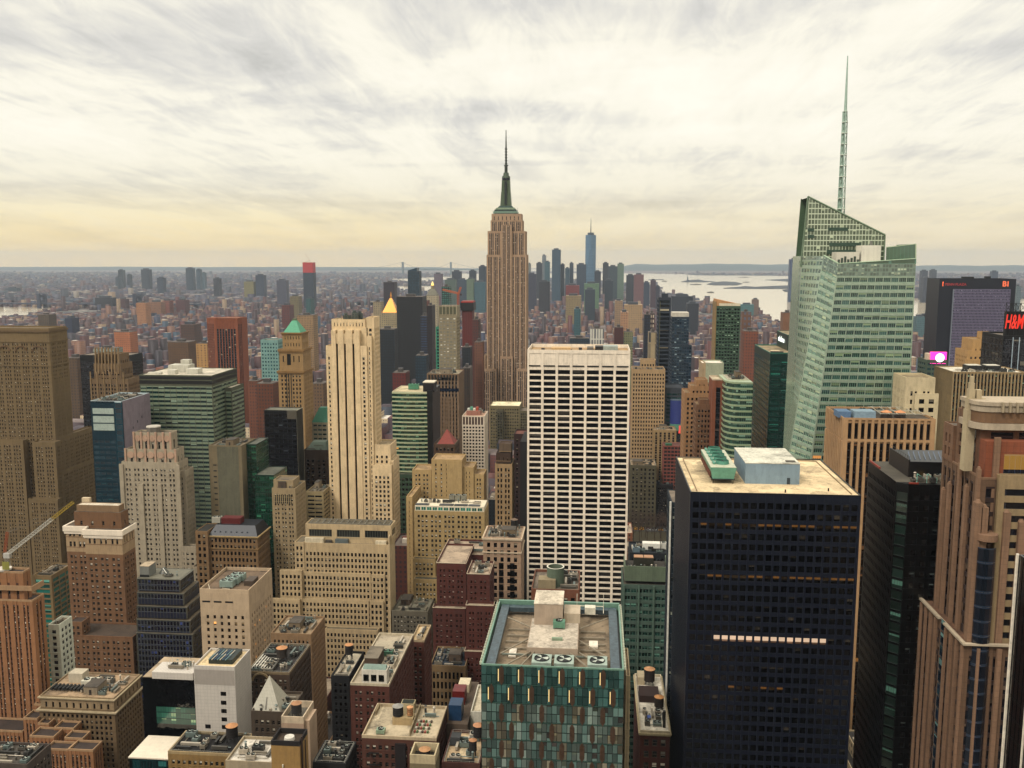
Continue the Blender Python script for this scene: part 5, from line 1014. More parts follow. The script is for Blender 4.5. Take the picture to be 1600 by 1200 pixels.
b = Bld('black_tower', 'black glass tower standing behind a golden brown crowned tower on the left', 'tower', nwin=0)
Y = 900; px(b, 124.5, 200, 555, Y, 30, S(plain('15181f', .3), glass('0a0c12', pb=.1, blind='3a4048', frame='1a1d24', spec=.8), fh=4, bw=3, ww=.85, wh=.7, rec=.15, top=6, cw=.4, par=.5)); b.finish()
b = Bld('crowned_tower', 'golden brown tower with a buttressed crown, in front of the black glass tower', 'tower', nwin=0)
Y = 800; st = S(wall('a8906c', var=.12), GDn, fh=3.6, bw=2.6, ww=.45, wh=.6, rec=.5, top=3, cw=1, roof='84704c', par=1.2)
px(b, 149, 186, 553, Y + 6, 18, dict(st, fh=12, bw=4, ww=.35, wh=.8, top=4)); px(b, 146, 188, 568, Y + 4, 22, dict(st, fh=8, wh=.7)); px(b, 140, 200, 592, Y, 28, st)
m = b.item('buttress', wall('b8a078', var=.1))
for k in range(8): a = X(147, 560, Y + 3) + k * 3.1; m.taper(a, a + .9, Y + 3, Y + 5.9, Z(592, Y), a, a + .9, Y + 4.6, Y + 5.9, Z(549, Y + 3))
for k in range(6): a = X(141, 590, Y) + k * 6.2; m.box(a, a + 1, Y - .6, Y - .02, Z(640, Y), Z(588, Y))
b.finish()

b = Bld('glass_slab', 'slim teal glass slab with three pale square panels on top and a blank lilac side', 'building')
Y = 545; x1 = X(190, 627, Y); x0 = X(141, 627, Y); z = Z(627, Y, 165); xm = X(178, 627, Y); Y1 = YX(234, 616, x1)
gt = glass('123c48', pb=.1, blind='2c5a60', frame='1c4c58', mu=1, spec=1, fw=.04, vary=.5)
wt2 = plain('1c5260', .3, .2); b.mb('wall', wt2).box(x0 + .2, x1 - .3, Y + .2, Y1, 0, z - .7)
facade(b, ((x0, Y, 0), (xm, Y, 0), (xm, Y, z), (x0, Y, z)), S(wt2, gt, fh=3.4, bw=4, ww=.93, wh=.5, rec=.15, top=24, cw=.4))
facade(b, ((xm + .01, Y + .02, 0), (x1, Y + .02, 0), (x1, Y + .02, z), (xm + .01, Y + .02, z)), S(plain('2a6270', .2, .3), gt, fh=3.4, bw=4, ww=.9, wh=.9, rec=.1, top=1, cw=.1))
for k in range(3): m = b.item('pale_panel', plain('b8c2b8', .3)); za = z - 4.6 - k * (4.4 if k < 2 else 4.3) - (0 if k == 0 else 0); m.box(x0 + 1.2, xm - .6, Y - .14, Y - .03, z - 8.6 - k * 4.9 + (.0 if k else .6), z - 4.4 - k * 4.9)
m = b.mb('side_wall', wall('b5a9b0', var=.08)); m.box(x1 - .28, x1, Y + 1.2, Y1, 0, z)
w = b.item('window', plain('20242c')); 
for (q, zz) in ((12, 18), (18, 15), (24, 13), (13, 30), (19, 34), (15, 44)): w.box(x1 + .01, x1 + .06, Y + q, Y + q + 1, z - zz - 1.6, z - zz)
roof_at(b, x0, x1 - .3, Y, Y1, z - .7, dict(roof='5a4a3c', par=.9), parm=plain('c8d4d4', .3)); clutter(b, x0 + 1, x1 - 2, Y + 2, Y1 - 3, z - .68, 12, big=False); b.finish()

b = Bld('banded_tower', 'broad tower of green glass and white banded floors with white roof plant, left of centre', 'tower')
Y = 590; st = S(wall('8a8c76', var=.06), glass('123230', pb=.4, blind='8fa08a', frame='2a4a46', mu=3, spec=.8), fh=2.95, bw=4, ww=.94, wh=.52, mode='punch', rec=.2, top=7, cw=.3, sp=plain('9aa48c', .4), spd=.1, roof='cfc6b4', par=.5)
x0, x1, y0, y1, zt = px(b, 217.5, 331, 586, Y, 43, st); m = b.item('dark_band', plain('2c2820', .4)); m.box(x0 - .05, x1 + .05, Y - .06, Y - .01, zt - 5.6, zt - 3.2); m.box(x1 + .01, x1 + .06, Y, y1, zt - 5.6, zt - 3.2); m.box(x0 - .05, x1 + .05, Y - .06, Y - .01, zt - 2.4, zt - .4); m.box(x1 + .01, x1 + .06, Y, y1, zt - 2.4, zt - .4)
for (a, c, w, d, h_) in ((12, 18, 14, 10, 5), (28, 10, 8, 8, 3.4), (18, 24, 6, 5, 8), (3, 6, 9, 3, 1.4), (17, 6, 5, 5, 3)): m = b.item('roof_plant', wall('d8d4c6', .6)); m.box(x0 + a, x0 + a + w, Y + c, Y + c + d, zt + .02, zt + h_)
for k in range(5): fan_unit(b, x0 + 6 + k * 3.2, Y + 30, zt, 2.8, 3.4, 3, 1, 'd0cfc2', 'y')
tier(b, x1 + .3, x1 + 5, Y + 20, Y + 42, 0, Z(607, 610, 370), dict(st, top=2), 'fr'); b.finish()

b = Bld('ornate_tower', 'pale grey stone tower with scalloped tiers crowned by a round tank, left of centre', 'tower')
WP_ = wall('c8bca6', var=.12); st = S(WP_, GDw, fh=3.05, bw=2.0, ww=.55, wh=.52, rec=.45, top=2.5, cw=1.2, grp=(2, 1.2), roof='8a7e6c', par=.9)
Y = 520
r1 = px(b, 189.5, 277.5, 722, Y, 14, st); zA = r1[4]
r2 = px(b, 196, 274, 702, Y + 1.5, 11.5, dict(st, grp=None, bw=4.6, ww=.32, fh=8.5, wh=.6, top=2), z0=zA - .6); r3 = px(b, 209, 266, 676, Y + 3, 9, dict(st, grp=None, bw=4.4, ww=.32, fh=8.5, wh=.62, top=2.4), z0=r2[4])
tier(b, X(278, 740, Y + 4), X(289, 740, Y + 4), Y + 4, Y + 16, 0, Z(738, Y + 4, 284), dict(st, grp=None), 'fr')
sc_ = b.item('scalloped_band', wall('d4b8a0', var=.06))
for (rr, hh, n_) in ((r2, 4.2, 5), (r3, 4.4, 5)):
    w = (rr[1] - rr[0]) / n_
    for k in range(n_):
        cx = rr[0] + w * (k + .5); pts = [(cx + w * .36 * math.cos(a), rr[4] - 2.6 + 2.0 * math.sin(a)) for a in [2 * math.pi * q / 12 for q in range(12)]]; n0 = len(sc_.v)
        sc_.v += [(p[0], rr[2] - .4, p[1]) for p in pts] + [(p[0], rr[2] - .02, p[1]) for p in pts]; sc_.f.append(tuple(n0 + q for q in range(12))); sc_.uv += [(0, 0)] * 12
        for q in range(12): j = (q + 1) % 12; sc_.f.append((n0 + q, n0 + 12 + q, n0 + 12 + j, n0 + j)); sc_.uv += [(0, 0)] * 4
    for k in range(n_ + 1): cx = rr[0] + w * k; sc_.box(cx - .55, cx + .55, rr[2] - .7, rr[2] - .01, rr[4] - 9, rr[4] + 1.3)
for (q, w) in ((.0, 1.2), (.33, 1.4), (.66, 1.4), (1, 1.2)):
    cx = r1[0] + (r1[1] - r1[0]) * q; m = b.item('pier', WP_); m.box(cx - w, cx + w, Y - .8, Y - .03, 0, zA - .5 - (12 if q in (.33, .66) else 0))
cx = X(239, 665, Y + 7); m = b.item('tank_drum', plain('8c8478', .6)); m.cyl(cx, Y + 7.6, r3[4], r3[4] + 3.6, 4.2, 4.2, 8); q = b.item('drum_top', plain('c4bcae'), m.rec); q.cyl(cx, Y + 7.6, r3[4] + 3.6, r3[4] + 4.2, 4.5, 4.3, 8)
tier(b, X(278.5, 855, Y - 1), X(314, 855, Y - 1), Y - 1, Y + 3.9, 0, Z(856, Y - 1, 300), dict(st, grp=None, bw=3), 'flr'); tier(b, X(300, 880, Y - 8), X(329, 880, Y - 8), Y - 8, Y - 1.1, 0, Z(888, Y - 8, 310), dict(st, grp=None, bw=3), 'flr'); tier(b, X(217, 890, Y - 2), X(278, 890, Y - 2), Y - 2, Y - .85, 0, Z(893, Y - 2, 250), dict(st, grp=None, bw=3.1, par=.3), 'flr'); b.finish()

b = Bld('brick_hotel', 'brown brick tower with a heavy white cornice below its penthouse, left foreground', 'tower')
WBk = wall('ac8a66', var=.14); WBe = wall('cbb492', var=.08); WH = wall('f0e4d2', var=.05); Y = 420
st = S(WBk, GDw, fh=2.85, bw=2.1, ww=.50, wh=.46, rec=.35, top=1.2, cw=.8, grp=(2, .9), roof='7a6a58', par=0)
x0, x1 = X(133, 850, Y), X(191, 850, Y); zt = Z(829, Y, 160); zm = Z(866, Y, 160)
tier(b, x0, x1, Y, Y + 12.5, 0, zm, st, 'flr', par=0, roof=False); tier(b, x0, x1, Y, Y + 12.5, zm + .01, zt, dict(st, wall=WBe, fh=5.2, bw=2.4, ww=.42, wh=.68, top=2.6), 'flr', par=0)
xa, xb = X(103, 840, Y + 3), x0 - .02
tier(b, xa, xb, Y + 3, Y + 12, 0, Z(862, Y + 3, 118), st, 'fl', par=0, roof=False); tier(b, xa, xb, Y + 3, Y + 12, Z(862, Y + 3, 118) + .01, Z(823, Y + 3, 118), dict(st, wall=WBe, fh=5.2), 'fl', par=0)
for (a, c, d_, z) in ((x0, x1, Y, zt), (xa, xb - .6, Y + 3, Z(823, Y + 3, 118))): cornice(b, a, c, d_, Y + 12.5, z - 2.2, 2.6, .9, WH)
cn = b.item('cornice', WH); cn.box(x0 - .1, x1 + .5, Y - .45, Y - .005, zt - 3.9, zt - 2.3)
tier(b, X(116, 800, Y + 4), X(189, 800, Y + 4), Y + 3.6, Y + 11, zt - .2, Z(800, Y + 4, 150), dict(st, wall=wall('a88660', var=.1), fh=5.5, bw=5, ww=.2, wh=.4, grp=None, top=3), 'flr', par=0); tier(b, X(120, 795, Y + 5), X(186, 795, Y + 5), Y + 4.8, Y + 10, Z(800, Y + 4, 150), Z(790, Y + 5, 150), dict(st, wall=wall('b49a78', var=.1), ww=.01, grp=None, roof='d8ccb8'), 'flr', par=.2)
m = b.item('roof_block', wall('d8c8ac')); m.box(X(126, 785, Y + 9), X(138, 785, Y + 9), Y + 10.1, Y + 12, zt, Z(779, Y + 9, 130))
zl = Z(996, 403, 150); tier(b, X(107, 996, 403), X(207, 996, 403), 403, Y - .3, 0, zl, dict(st, top=1, roof='6a5a4a'), 'flr', par=.8, parm=wall('a8845e')); tier(b, X(207, 996, 408), X(214, 996, 408), 408, 440, 0, Z(994, 408, 210), dict(st, wall=WBk), 'fr', par=.8, parm=wall('a8845e')); tier(b, X(107.5, 975, 404), X(128, 975, 404), 404, 411, zl - .8, Z(973, 404, 118), dict(st, grp=None, roof='5a4a3e'), 'flr', par=.4); b.finish()

b = Bld('glass_block', 'dark blue glass block whose floors step outward in five banded tiers', 'building')
Y = 402; gb = glass('0d1026', pb=.2, blind='3a4678', frame='555a62', mu=1, spec=.7, fw=.10); x0 = X(214, 905, Y); prev = None
for i, (u, v, vb) in enumerate(((281, 905, 925), (287, 927, 946), (292, 948, 967), (297, 969, 989), (301, 990, 1100))):
    yf = Y - i * .9; z1 = Z(v, yf, 250); z0 = Z(vb, yf, 250) if i < 4 else 0; tier(b, x0, X(u, v, yf), yf, Y + 15 + i, z0 + .35, z1, S(plain('6e6c62', .4), gb, fh=2.75, bw=1.55, ww=.86, wh=.84, rec=.2, top=.25, cw=.5, sp=plain('3a3f58', .4), spd=.3, roof='8c7f6a', par=.15), 'flr')
    m = b.item('ledge', plain('8c8878', .6)); m.box(x0, X(u, v, yf) + .5, yf - .5, Y + 15.2 + i, z1 + .01 if i else z1 + .01, z1 + .03) if i == 0 else m.box(x0, X(u, v, yf) + .2, yf - .2, yf + .6, z1 - .02, z1 + .1)
z1 = Z(905, Y, 250); m = b.item('bulkhead', wall('a4a49c')); m.box(x0 + .5, x0 + 5, Y + 2, Y + 9, z1, z1 + 5.2); q = b.item('bulkhead_roof', roofm('b8a890'), m.rec); q.box(x0 + .4, x0 + 5.1, Y + 1.9, Y + 9.1, z1 + 5.21, z1 + 5.4)
m = b.item('dark_base', plain('23241f'), m.rec); m.box(x0 + .4, x0 + 5.05, Y + 1.95, Y + 2, z1, z1 + 1.2); m = b.item('vault', plain('6f7068', .5)); m.cyl(x0 + 9, Y + 9, z1, z1 + 2.6, 2.4, .6, 14); bm_ = b.item('boom', plain('e8e4d8')); bm_.bar((x0 + 9, Y + 8, z1 + 2.6), (x0 + 12.5, Y + 5, z1 + .6), .16, 4); clutter(b, x0 + 9, X(280, 905, Y) - 1, Y + 2, Y + 7, z1, 3, big=False); b.finish()

b = Bld('masonry_block', 'pale blank stone block with a cluster of three fan units sunk in its roof', 'building')
Y = 380; WPk = wall('d6c2a6', var=.10); x0, x1 = X(312, 925, Y), X(388.5, 925, Y); zt = Z(921, Y, 350); Y1 = YX(425, 899, x1)
tier(b, x0, x1, Y, Y1, 0, zt - 11, S(WPk, glass('1a1410', pb=.35, blind='b89a70', frame='6a5a48', lit=.05, litc='ffb060', lits=1.0), fh=3.0, bw=3.05, ww=.38, wh=.56, rec=.35, top=.4, cw=1.6, par=0), 'fr', roof=False, par=0)
m = b.mb('wall', WPk); m.box(x0 + .003, x1 - .003, Y + .003, Y1, zt - 11 + .003, zt - 1.4)
sl = b.item('slot', plain('2a1e16')); 
for k in range(3): a = x0 + 1 + k * 5.2; sl.box(a, a + 3.6, Y - .02, Y + .03, zt - 6.2, zt - 5.4)
roof_at(b, x0, x1, Y, Y1, zt - 1.4, dict(roof='8a7660', par=1.4), parm=WPk); 
for k in range(3): fan_unit(b, x0 + 7 + k * .8, Y + 5 + k * 4.4, zt - 1.3, 6.0, 3.8, 3.2, 2, 'a9b8ae', 'x')
m = b.item('roof_box', plain('6a5a4a')); m.box(x1 - 5.5, x1 - 1.5, Y + 9, Y + 16, zt - 1.35, zt + .8); m = b.item('pipe', plain('d8ccb4')); m.bar((x0 + 1.5, Y + 6, zt), (x0 + 4, Y + 1.5, zt - .6), .14, 4); m.bar((x0 + 9, Y + 3, zt - .5), (x0 + 13, Y + 2, zt - .5), .14, 4); b.finish()

b = Bld('tiled_block', 'white tiled block with a column of small dark windows and roof plant', 'building')
Y = 300; WQ = wall('d9d2c8', var=.04, joint=1.28); x0, x1 = X(302.5, 1042, Y), X(366.5, 1042, Y); zt = Z(1041, Y, 335); Y1 = YX(391, 1015, x1) ; m = b.mb('wall', WQ); m.box(x0, x1, Y, Y1, 0, zt - .8)
roof_at(b, x0, x1, Y, Y1, zt - .8, dict(roof='dcc8a2', par=.8), parm=WQ)
for k, (u, v) in enumerate(((349, 1084), (349.5, 1098), (350, 1111), (350.5, 1124), (351, 1136), (351.5, 1149), (325, 1135), (325.5, 1148), (326, 1162), (352, 1162))):
    zz = Z(v, Y, u); xx = X(u, v, Y); w = b.item('window', plain('2a2420', .2)); w.box(xx - 1, xx + 1, Y - .03, Y - .004, zz - .75, zz + .75)
pb_ = b.item('panel_band', wall('c2bab0', var=.05)); pb_.box(x0 + .2, x1 - .2, Y - .02, Y - .003, zt - 7, zt - 1.4)
m = b.item('roof_plant', plain('3a4a44', .5)); m.box(x0 + 4, x1 - 2.2, Y + 3.5, Y1 - 2, zt - .75, zt + 1.0)
for k in range(14): q = b.item('pipe', plain(('7a9aa0', 'c8c0b0', '3f6a8a')[k % 3], .4)); a = x0 + 4.3 + (k % 7) * 1.0; q.bar((a, Y + 3.2 + (k // 7) * 4, zt + .9), (a + .8, Y + 6.8 + (k // 7) * 3.6, zt + 1.5), .18, 5)
b.finish()

b = Bld('glass_hall', 'black mirror glass wall under a white tiled parapet, left of the white tiled block', 'building')
Y = 314; x0, x1 = X(222, 1060, Y), X(303, 1060, Y); zt = Z(1060, Y, 270); mg_ = glass('04070a', pb=0, frame='0c1418', mu=3, spec=.8, wav=.5, rough=.05, vary=.6, fw=.02)
tier(b, x0, x1, Y, Y + 18, 0, zt, S(plain('0a0f12', .2), mg_, fh=3.1, bw=3.0, ww=.97, wh=.96, rec=.06, top=.2, cw=.1, roof='b8a68c'), 'flr', par=0); m = b.item('parapet', WQ); m.box(X(237, 1055, Y - 1), x1 - .02, Y - .8, Y + 8, zt - .01, zt + 2.6)
low = b.item('green_lower_glass', glass('3f7a66', pb=.3, blind='8fae84', frame='20403a', mu=2, spec=.9, vary=.5)); z0, z1 = Z(1156, Y - .3), Z(1128, Y - .3); n_ = 8; xs0 = X(246, 1140, Y)
for k in range(n_): 
    for j in range(3): a, c = xs0 + (x1 - xs0) * k / n_, xs0 + (x1 - xs0) * (k + 1) / n_; low.quad((a, Y - .1, z0 + (z1 - z0) * j / 3), (c, Y - .1, z0 + (z1 - z0) * j / 3), (c, Y - .1, z0 + (z1 - z0) * (j + 1) / 3 - .1), (a, Y - .1, z0 + (z1 - z0) * (j + 1) / 3 - .1))
for k in range(9): antenna(b, x0 + 8 + k * 1.1, Y + 4, zt + 2.6, 2.2 + k % 3, .12)
clutter(b, x0 + 7, x1 - 1, Y + 1, Y + 7, zt + 2.6, 5, big=False); b.finish()
b = Bld('entrance_hall', 'low building with a plain white flat roof, in front of the black mirror glass wall', 'building')
z = Z(1186, 296, 240); tier(b, X(202, 1187, 296), X(264, 1187, 296), 296, 309, 0, z, S(plain('12302e', .3), GTEAL, fh=4, bw=3, ww=.95, wh=.9, rec=.1, top=.4, roof='e6dcc8', par=0), 'flr'); m = b.item('roof_slab', wall('ece2d0', var=.04)); m.box(X(202, 1187, 296) - .2, X(287, 1170, 303), 295.7, 311, z + .02, z + .5); b.finish()

b = Bld('corner_building', 'brown masonry building with rounded corner and double cornice, roof full of plant', 'building')
Y = 330; x0, x1 = X(60, 1090, Y), X(178, 1090, Y); Y1 = YX(221, 1068, x1); zt = Z(1092, Y, 130); st = S(wall('a6906e', var=.14), GDn, fh=2.25, bw=2.0, ww=.45, wh=.58, rec=.4, top=1, cw=1.0, roof='b7a083', par=.2)
zc_ = Z(1112, Y, 130); tier(b, x0, x1, Y, Y1, 0, zc_, dict(st, bw=1.95), 'fr', roof=False, par=0); tier(b, x0 + .4, x1 - .4, Y + .4, Y1, zc_ + .3, zt, dict(st, fh=4.6, bw=3, ww=.3, wh=.5, wall=wall('bca888')), 'fr', par=.6); WCn = wall('cfc0a2', var=.06); cornice(b, x0, x1, Y, Y1, zc_ - .1, .5, .9, WCn); cornice(b, x0 + .4, x1 - .4, Y + .4, Y1, zt - .4, .45, .7, WCn); clutter(b, x0 + 14, x1 - 1, Y + 2, Y1 - 1, zt, 16, tank=0)
fan_unit(b, x0 + 12, Y + 10, zt, 6, 4, 2.4, 2, 'e0dac8', 'x'); m = b.item('bulkhead', wall('d6ccb8')); m.box(x0 + 5, x0 + 11, Y + 13, Y + 18, zt, zt + 4); fr = b.item('steel_rack', plain('3a3c3a')); 
for k in range(9): fr.box(x0 + 2 + k * 1.6, x0 + 2.8 + k * 1.6, Y + 5, Y + 9, zt + .5, zt + 1.6)
b.finish()

b = Bld('art_deco_tower', 'orange brick art deco tower with green spandrels and cascading setbacks, left foreground', 'tower')
WO = wall('c0966a', var=.15); WOc = wall('c9ac88', var=.12); Y = 340; st = S(WO, GDw, fh=2.2, bw=1.6, ww=.46, wh=.48, rec=.4, top=1.5, cw=.8, grp=(2, 1.2), sp=wall('8a6248'), spd=.3, roof='5a4a40', par=.8)
xl = X(-60, 1000, Y); tier(b, xl, X(52, 960, Y), Y, Y + 8, 0, Z(940, Y, 30), st, 'fr', parm=WOc); tier(b, xl, X(38, 930, Y + 1), Y + 1, Y + 6, Z(940, Y, 30) - .8, Z(896, Y + 1, 20), dict(st, top=4, fh=7, wh=.5, grp=None, bw=4, ww=.3), 'fr', parm=WOc); m = b.item('tank_disc', plain('d0c8ba')); m.cyl(X(6, 868, Y + 4), Y + 3.5, Z(896, Y + 1, 20) + .6, Z(896, Y + 1, 20) + 1.3, 2.9, 2.9, 24)
em = b.item('sunburst_panel', wall('b4b05c', var=.1)); em.box(X(3, 908, Y) , X(14, 908, Y), Y + .85, Y + .97, Z(916, Y), Z(903, Y)); cap_ = b.item('pale_band', WOc); cap_.box(xl, X(52, 960, Y) + .3, Y - .35, Y - .02, Z(948, Y), Z(940, Y)); cap_.box(X(52, 960, Y) + .01, X(52, 960, Y) + .35, Y, Y + 8, Z(950, Y), Z(941, Y))
for (u0, u1, v, yf, d_) in ((53, 66, 1100, 338, 9), (60, 88, 1107, 335, 6), (36, 58, 1122, 328, 6.8), (58.5, 76, 1130, 326, 8.5), (76, 101, 1122, 330, 8), (84, 115, 1137, 324, 5.8), (46, 84, 1150, 318, 7), (100, 129, 1153, 318, 5.8), (70, 106, 1170, 312, 5.8), (106.5, 145, 1171, 311, 6.8), (-60, 35, 1140, 329, 10)):
    px(b, u0, u1, v, yf, d_, dict(st, grp=None, bw=1.6), parm=WOc)
b.finish()

for i, (nm, lab, u0, u1, v, Y, d_, wl_, gl_, kw) in enumerate((
 ('glass_block', 'small building with a teal glass front and tan side wall, left of the brown hotel', 51, 80, 899, 450, 20, 'b09a70', glass('1a6a60', pb=.4, blind='6fb09c', frame='2a5a50', mu=2), dict(bw=6, ww=.9, wh=.7)),
 ('office_block', 'small white building with narrow flat roof and blank side, beside the brown hotel foot', 75, 92, 976, 360, 10, 'dcdccc', GDn, dict(bw=2.6, ww=.5, wh=.55)),
 ('office_block', 'dark green glass building with a blank tan front wall, behind the slate mansard roof', 326, 377, 696, 540, 24, 'a89a7c', GDn, dict(bw=40, ww=.001, wh=.3, top=20)),
 ('office_block', 'beige office building topped by a tall colonnade, between green glass and striped tower', 424.5, 461, 763, 520, 20, 'c2b08e', GDw, dict(bw=2.1, ww=.5, wh=.5, grp=(2, .8), top=2.2)),
 ('office_block', 'brown building with a dark green roof terrace, behind the beige colonnade building', 474, 512, 703, 640, 28, '7a6450', GDn, dict(bw=2.8, ww=.45, wh=.5, grp=(2, 1.2), top=6)),
 ('office_block', 'low balconied building with curved white balconies, left of the striped art deco tower foot', 478, 505, 768, 585, 20, 'c4b48e', GDn, dict(bw=5, ww=.9, wh=.45)),
 )):
    b = Bld(nm, lab, 'building'); st = S(wall(wl_, var=.12), gl_, fh=kw.get('fh', 2.75), rec=.35, cw=.8, roof='8c7e68', par=.8, top=kw.get('top', 1.2), bw=kw['bw'], ww=kw['ww'], wh=kw['wh'], grp=kw.get('grp'))
    r_ = px(b, u0, u1, v, Y, d_, st); clutter(b, r_[0] + 1, r_[1] - 1, r_[2] + 1, r_[3] - 1, r_[4], 7, tank=0, seed=i)
    if i == 2:
        sg = S(plain('245244', .3), glass('17402f', pb=.3, blind='3f7a5c', frame='225040', mu=2, spec=1), fh=3.4, bw=3, ww=.94, wh=.8, rec=.12, top=.4, cw=.2, par=.4, roof='7a7a6c'); tier(b, r_[1] + .02, X(400, 700, Y + 8), Y + 8, Y + 30, 0, Z(695, Y + 8, 390), sg, 'fr'); px(b, 398, 428, 742, Y - 4, 24, sg)
        m = b.item('grey_wall_panel', wall('96927c')); m.box(X(340, 720, Y), X(373, 720, Y), Y - .12, Y - .02, 0, r_[4]); w = b.item('window', plain('30302a')); 
        for k in range(9): w.box(X(333, 720, Y), X(338, 720, Y), Y - .05, Y - .01, r_[4] - 12 - k * 3.6, r_[4] - 11.2 - k * 3.6)
    if i == 3: px(b, 427, 458, 750, Y + 3, 12, dict(st, ww=.1), z0=r_[4]); m = b.item('colonnade', wall('cdbd9c')); [m.box(r_[0] + 1.5 + k * 1.18, r_[0] + 1.85 + k * 1.18, Y - .3, Y - .02, r_[4] - 8.6, r_[4] - 3) for k in range(9)]; dk = b.item('window', plain('1a1612', .3)); dk.box(r_[0] + 1.2, r_[1] - 2.4, Y - .08, Y - .02, r_[4] - 8.4, r_[4] - 3.2)
    if i == 4: m = b.item('roof_terrace', plain('3f5a3c')); m.taper(r_[0] + 1, r_[1] - 1, Y + 2, Y + 16, r_[4] + .02, r_[0] + 4, r_[1] - 4, Y + 8, Y + 16, r_[4] + 5)
    b.finish()
b = Bld('mansard_building', 'old stone building with dark slate mansard roof carrying a red box', 'building')
Y = 500; st = S(wall('b0946c', var=.12), GDn, fh=3.8, bw=2.3, ww=.5, wh=.55, rec=.4, top=.8, cw=.8, roof='1f242e', par=0); r_ = px(b, 326, 402, 838, Y, 20, st, par=0); cornice(b, r_[0], r_[1], Y, Y + 20, r_[4] - .5, .6, .8, wall('c8b284')); cornice(b, r_[0], r_[1], Y, Y + 20, r_[4] - 7.5, .5, .5, wall('b89e70'), 'string_course')
m = b.item('mansard_roof', plain('252c3a', .5)); m.taper(r_[0], r_[1], Y, Y + 20, r_[4] + .11, r_[0] + 3, r_[1] - 2.5, Y + 4, Y + 17, r_[4] + 5.5); zz = r_[4] + 5.51
for k in range(7): dm = b.item('dormer', plain('3a4250')); a = r_[0] + 3 + k * 3.2; dm.box(a, a + .7, Y + 1.2, Y + 3, r_[4] + 1.2, r_[4] + 2.4)
q = b.item('red_box', plain('7e2a22', .6)); q.box(X(339, 815, Y), X(369, 815, Y), Y + 6, Y + 12, zz, zz + 3.4); fan_unit(b, X(324, 815, Y), Y + 6, zz, 5, 4, 3.6, 2, 'c4c0b2', 'x'); px(b, 305, 324, 830, Y - 2, 16, dict(st, roof='4a4438', par=.4)); b.finish()

b = Bld('pyramid_tower', 'beige tower with a green copper pyramid roof and tall arched windows', 'tower', nwin=0)
Y = 780; st = S(wall('c4a878', var=.1), GDn, fh=3.7, bw=2.6, ww=.42, wh=.55, rec=.5, top=2.5, cw=1.2, grp=(3, 1.4), roof='8a7858', par=.6); WCq = wall('b8985f', var=.1)
r1 = px(b, 434.5, 474, 580, Y, 26, st, par=0); r2 = px(b, 436, 473, 546, Y + 1, 23, dict(st, grp=None, bw=4.5, ww=.22, fh=9, wh=.6, top=4), z0=r1[4], par=0); r3 = px(b, 441, 471, 520, Y + 3, 19, dict(st, grp=None, bw=2.6, ww=.3, fh=6, wh=.5, top=1.5), z0=r2[4], par=0)
for rr, h_ in ((r1, 1.4), (r2, 1.8), (r3, 1.0)): cornice(b, rr[0], rr[1], rr[2], rr[3], rr[4] - h_, h_ + .2, 1.0, WCq)
m = b.item('arched_window', plain('17140f', .3)); cx = (r2[0] + r2[1]) / 2 - 2; m.box(cx - 1.7, cx + 1.7, Y + .9, Y + .98, Z(574, Y), Z(557, Y)); m.prism([(cx - 1.7, Y + .9), (cx + 1.7, Y + .9), (cx + 1.7, Y + .98), (cx - 1.7, Y + .98)], Z(557, Y) - .01, Z(556.5, Y)); 
m = b.item('copper_roof', plain('5fae8c', .6)); xa, xb = X(443, 518, Y + 4), X(469.5, 518, Y + 4); m.taper(xa, xb, Y + 3.5, Y + 21, r3[4] + .21, xa + 5.6, xb - 5.6, Y + 10.5, Y + 14, Z(503, Y + 10)); m = b.item('roof_cap', plain('7a8a68')); m.box(xa + 5.9, xb - 5.9, Y + 11, Y + 13.5, Z(503, Y + 10), Z(500, Y + 10))
m = b.item('dark_stripe', plain('2a2620', .4)); [m.box(r1[0] + 7 + k * 2, r1[0] + 7.8 + k * 2, Y - .08, Y - .01, 0, Z(588, Y)) for k in range(3)]; b.finish()
b = Bld('dark_tower', 'black tower with a white striped side, left of the striped art deco tower', 'tower')
Y = 610; st = S(plain('20232c', .3), glass('0c0e14', pb=.12, blind='5a6068', frame='20232c', spec=.8), fh=3.6, bw=3, ww=.9, wh=.6, rec=.15, top=2, cw=.3, roof='8a8878', par=.4); x0, x1 = X(412.5, 641, Y), X(463, 641, Y); z = Z(641, Y, 440)
b.mb('wall', st['wall']).box(x0 + .15, x1, Y + .15, Y + 14, 0, z - .5); facade(b, ((x0, Y, 0), (x1, Y, 0), (x1, Y, z), (x0, Y, z)), st); roof_at(b, x0, x1, Y, Y + 14, z - .5, st); facade(b, ((x1 + .02, Y + .2, 0), (x1 + .02, Y + 14, 0), (x1 + .02, Y + 14, z), (x1 + .02, Y + .2, z)), dict(st, wall=wall('d8d4c0'), sp=wall('d8d4c0'), wh=.5, ww=.98)); m = b.item('grey_screen', wall('8c8474')); m.box(X(448.5, 650, Y), x1 - .1, Y - .2, Y - .02, Z(660, Y), z); b.finish()
b = Bld('office_block', 'small building with green copper hipped roof, directly left of the striped art deco tower', 'building', nwin=0)
Y = 800; r_ = px(b, 487, 512, 660, Y, 20, S(wall('b8b098'), GTEAL, fh=4, bw=4, ww=.8, wh=.4, top=1, par=0), par=0); m = b.item('copper_roof', plain('3f8a70', .6)); m.taper(r_[0], r_[1], Y, Y + 20, r_[4] + .02, r_[0] + 5, r_[1] - 3, Y + 8, Y + 14, Z(641, Y + 8)); b.finish()
b = Bld('orange_tower', 'orange brick tower with dark vertical glass strips, behind the green banded tower', 'tower', nwin=0)
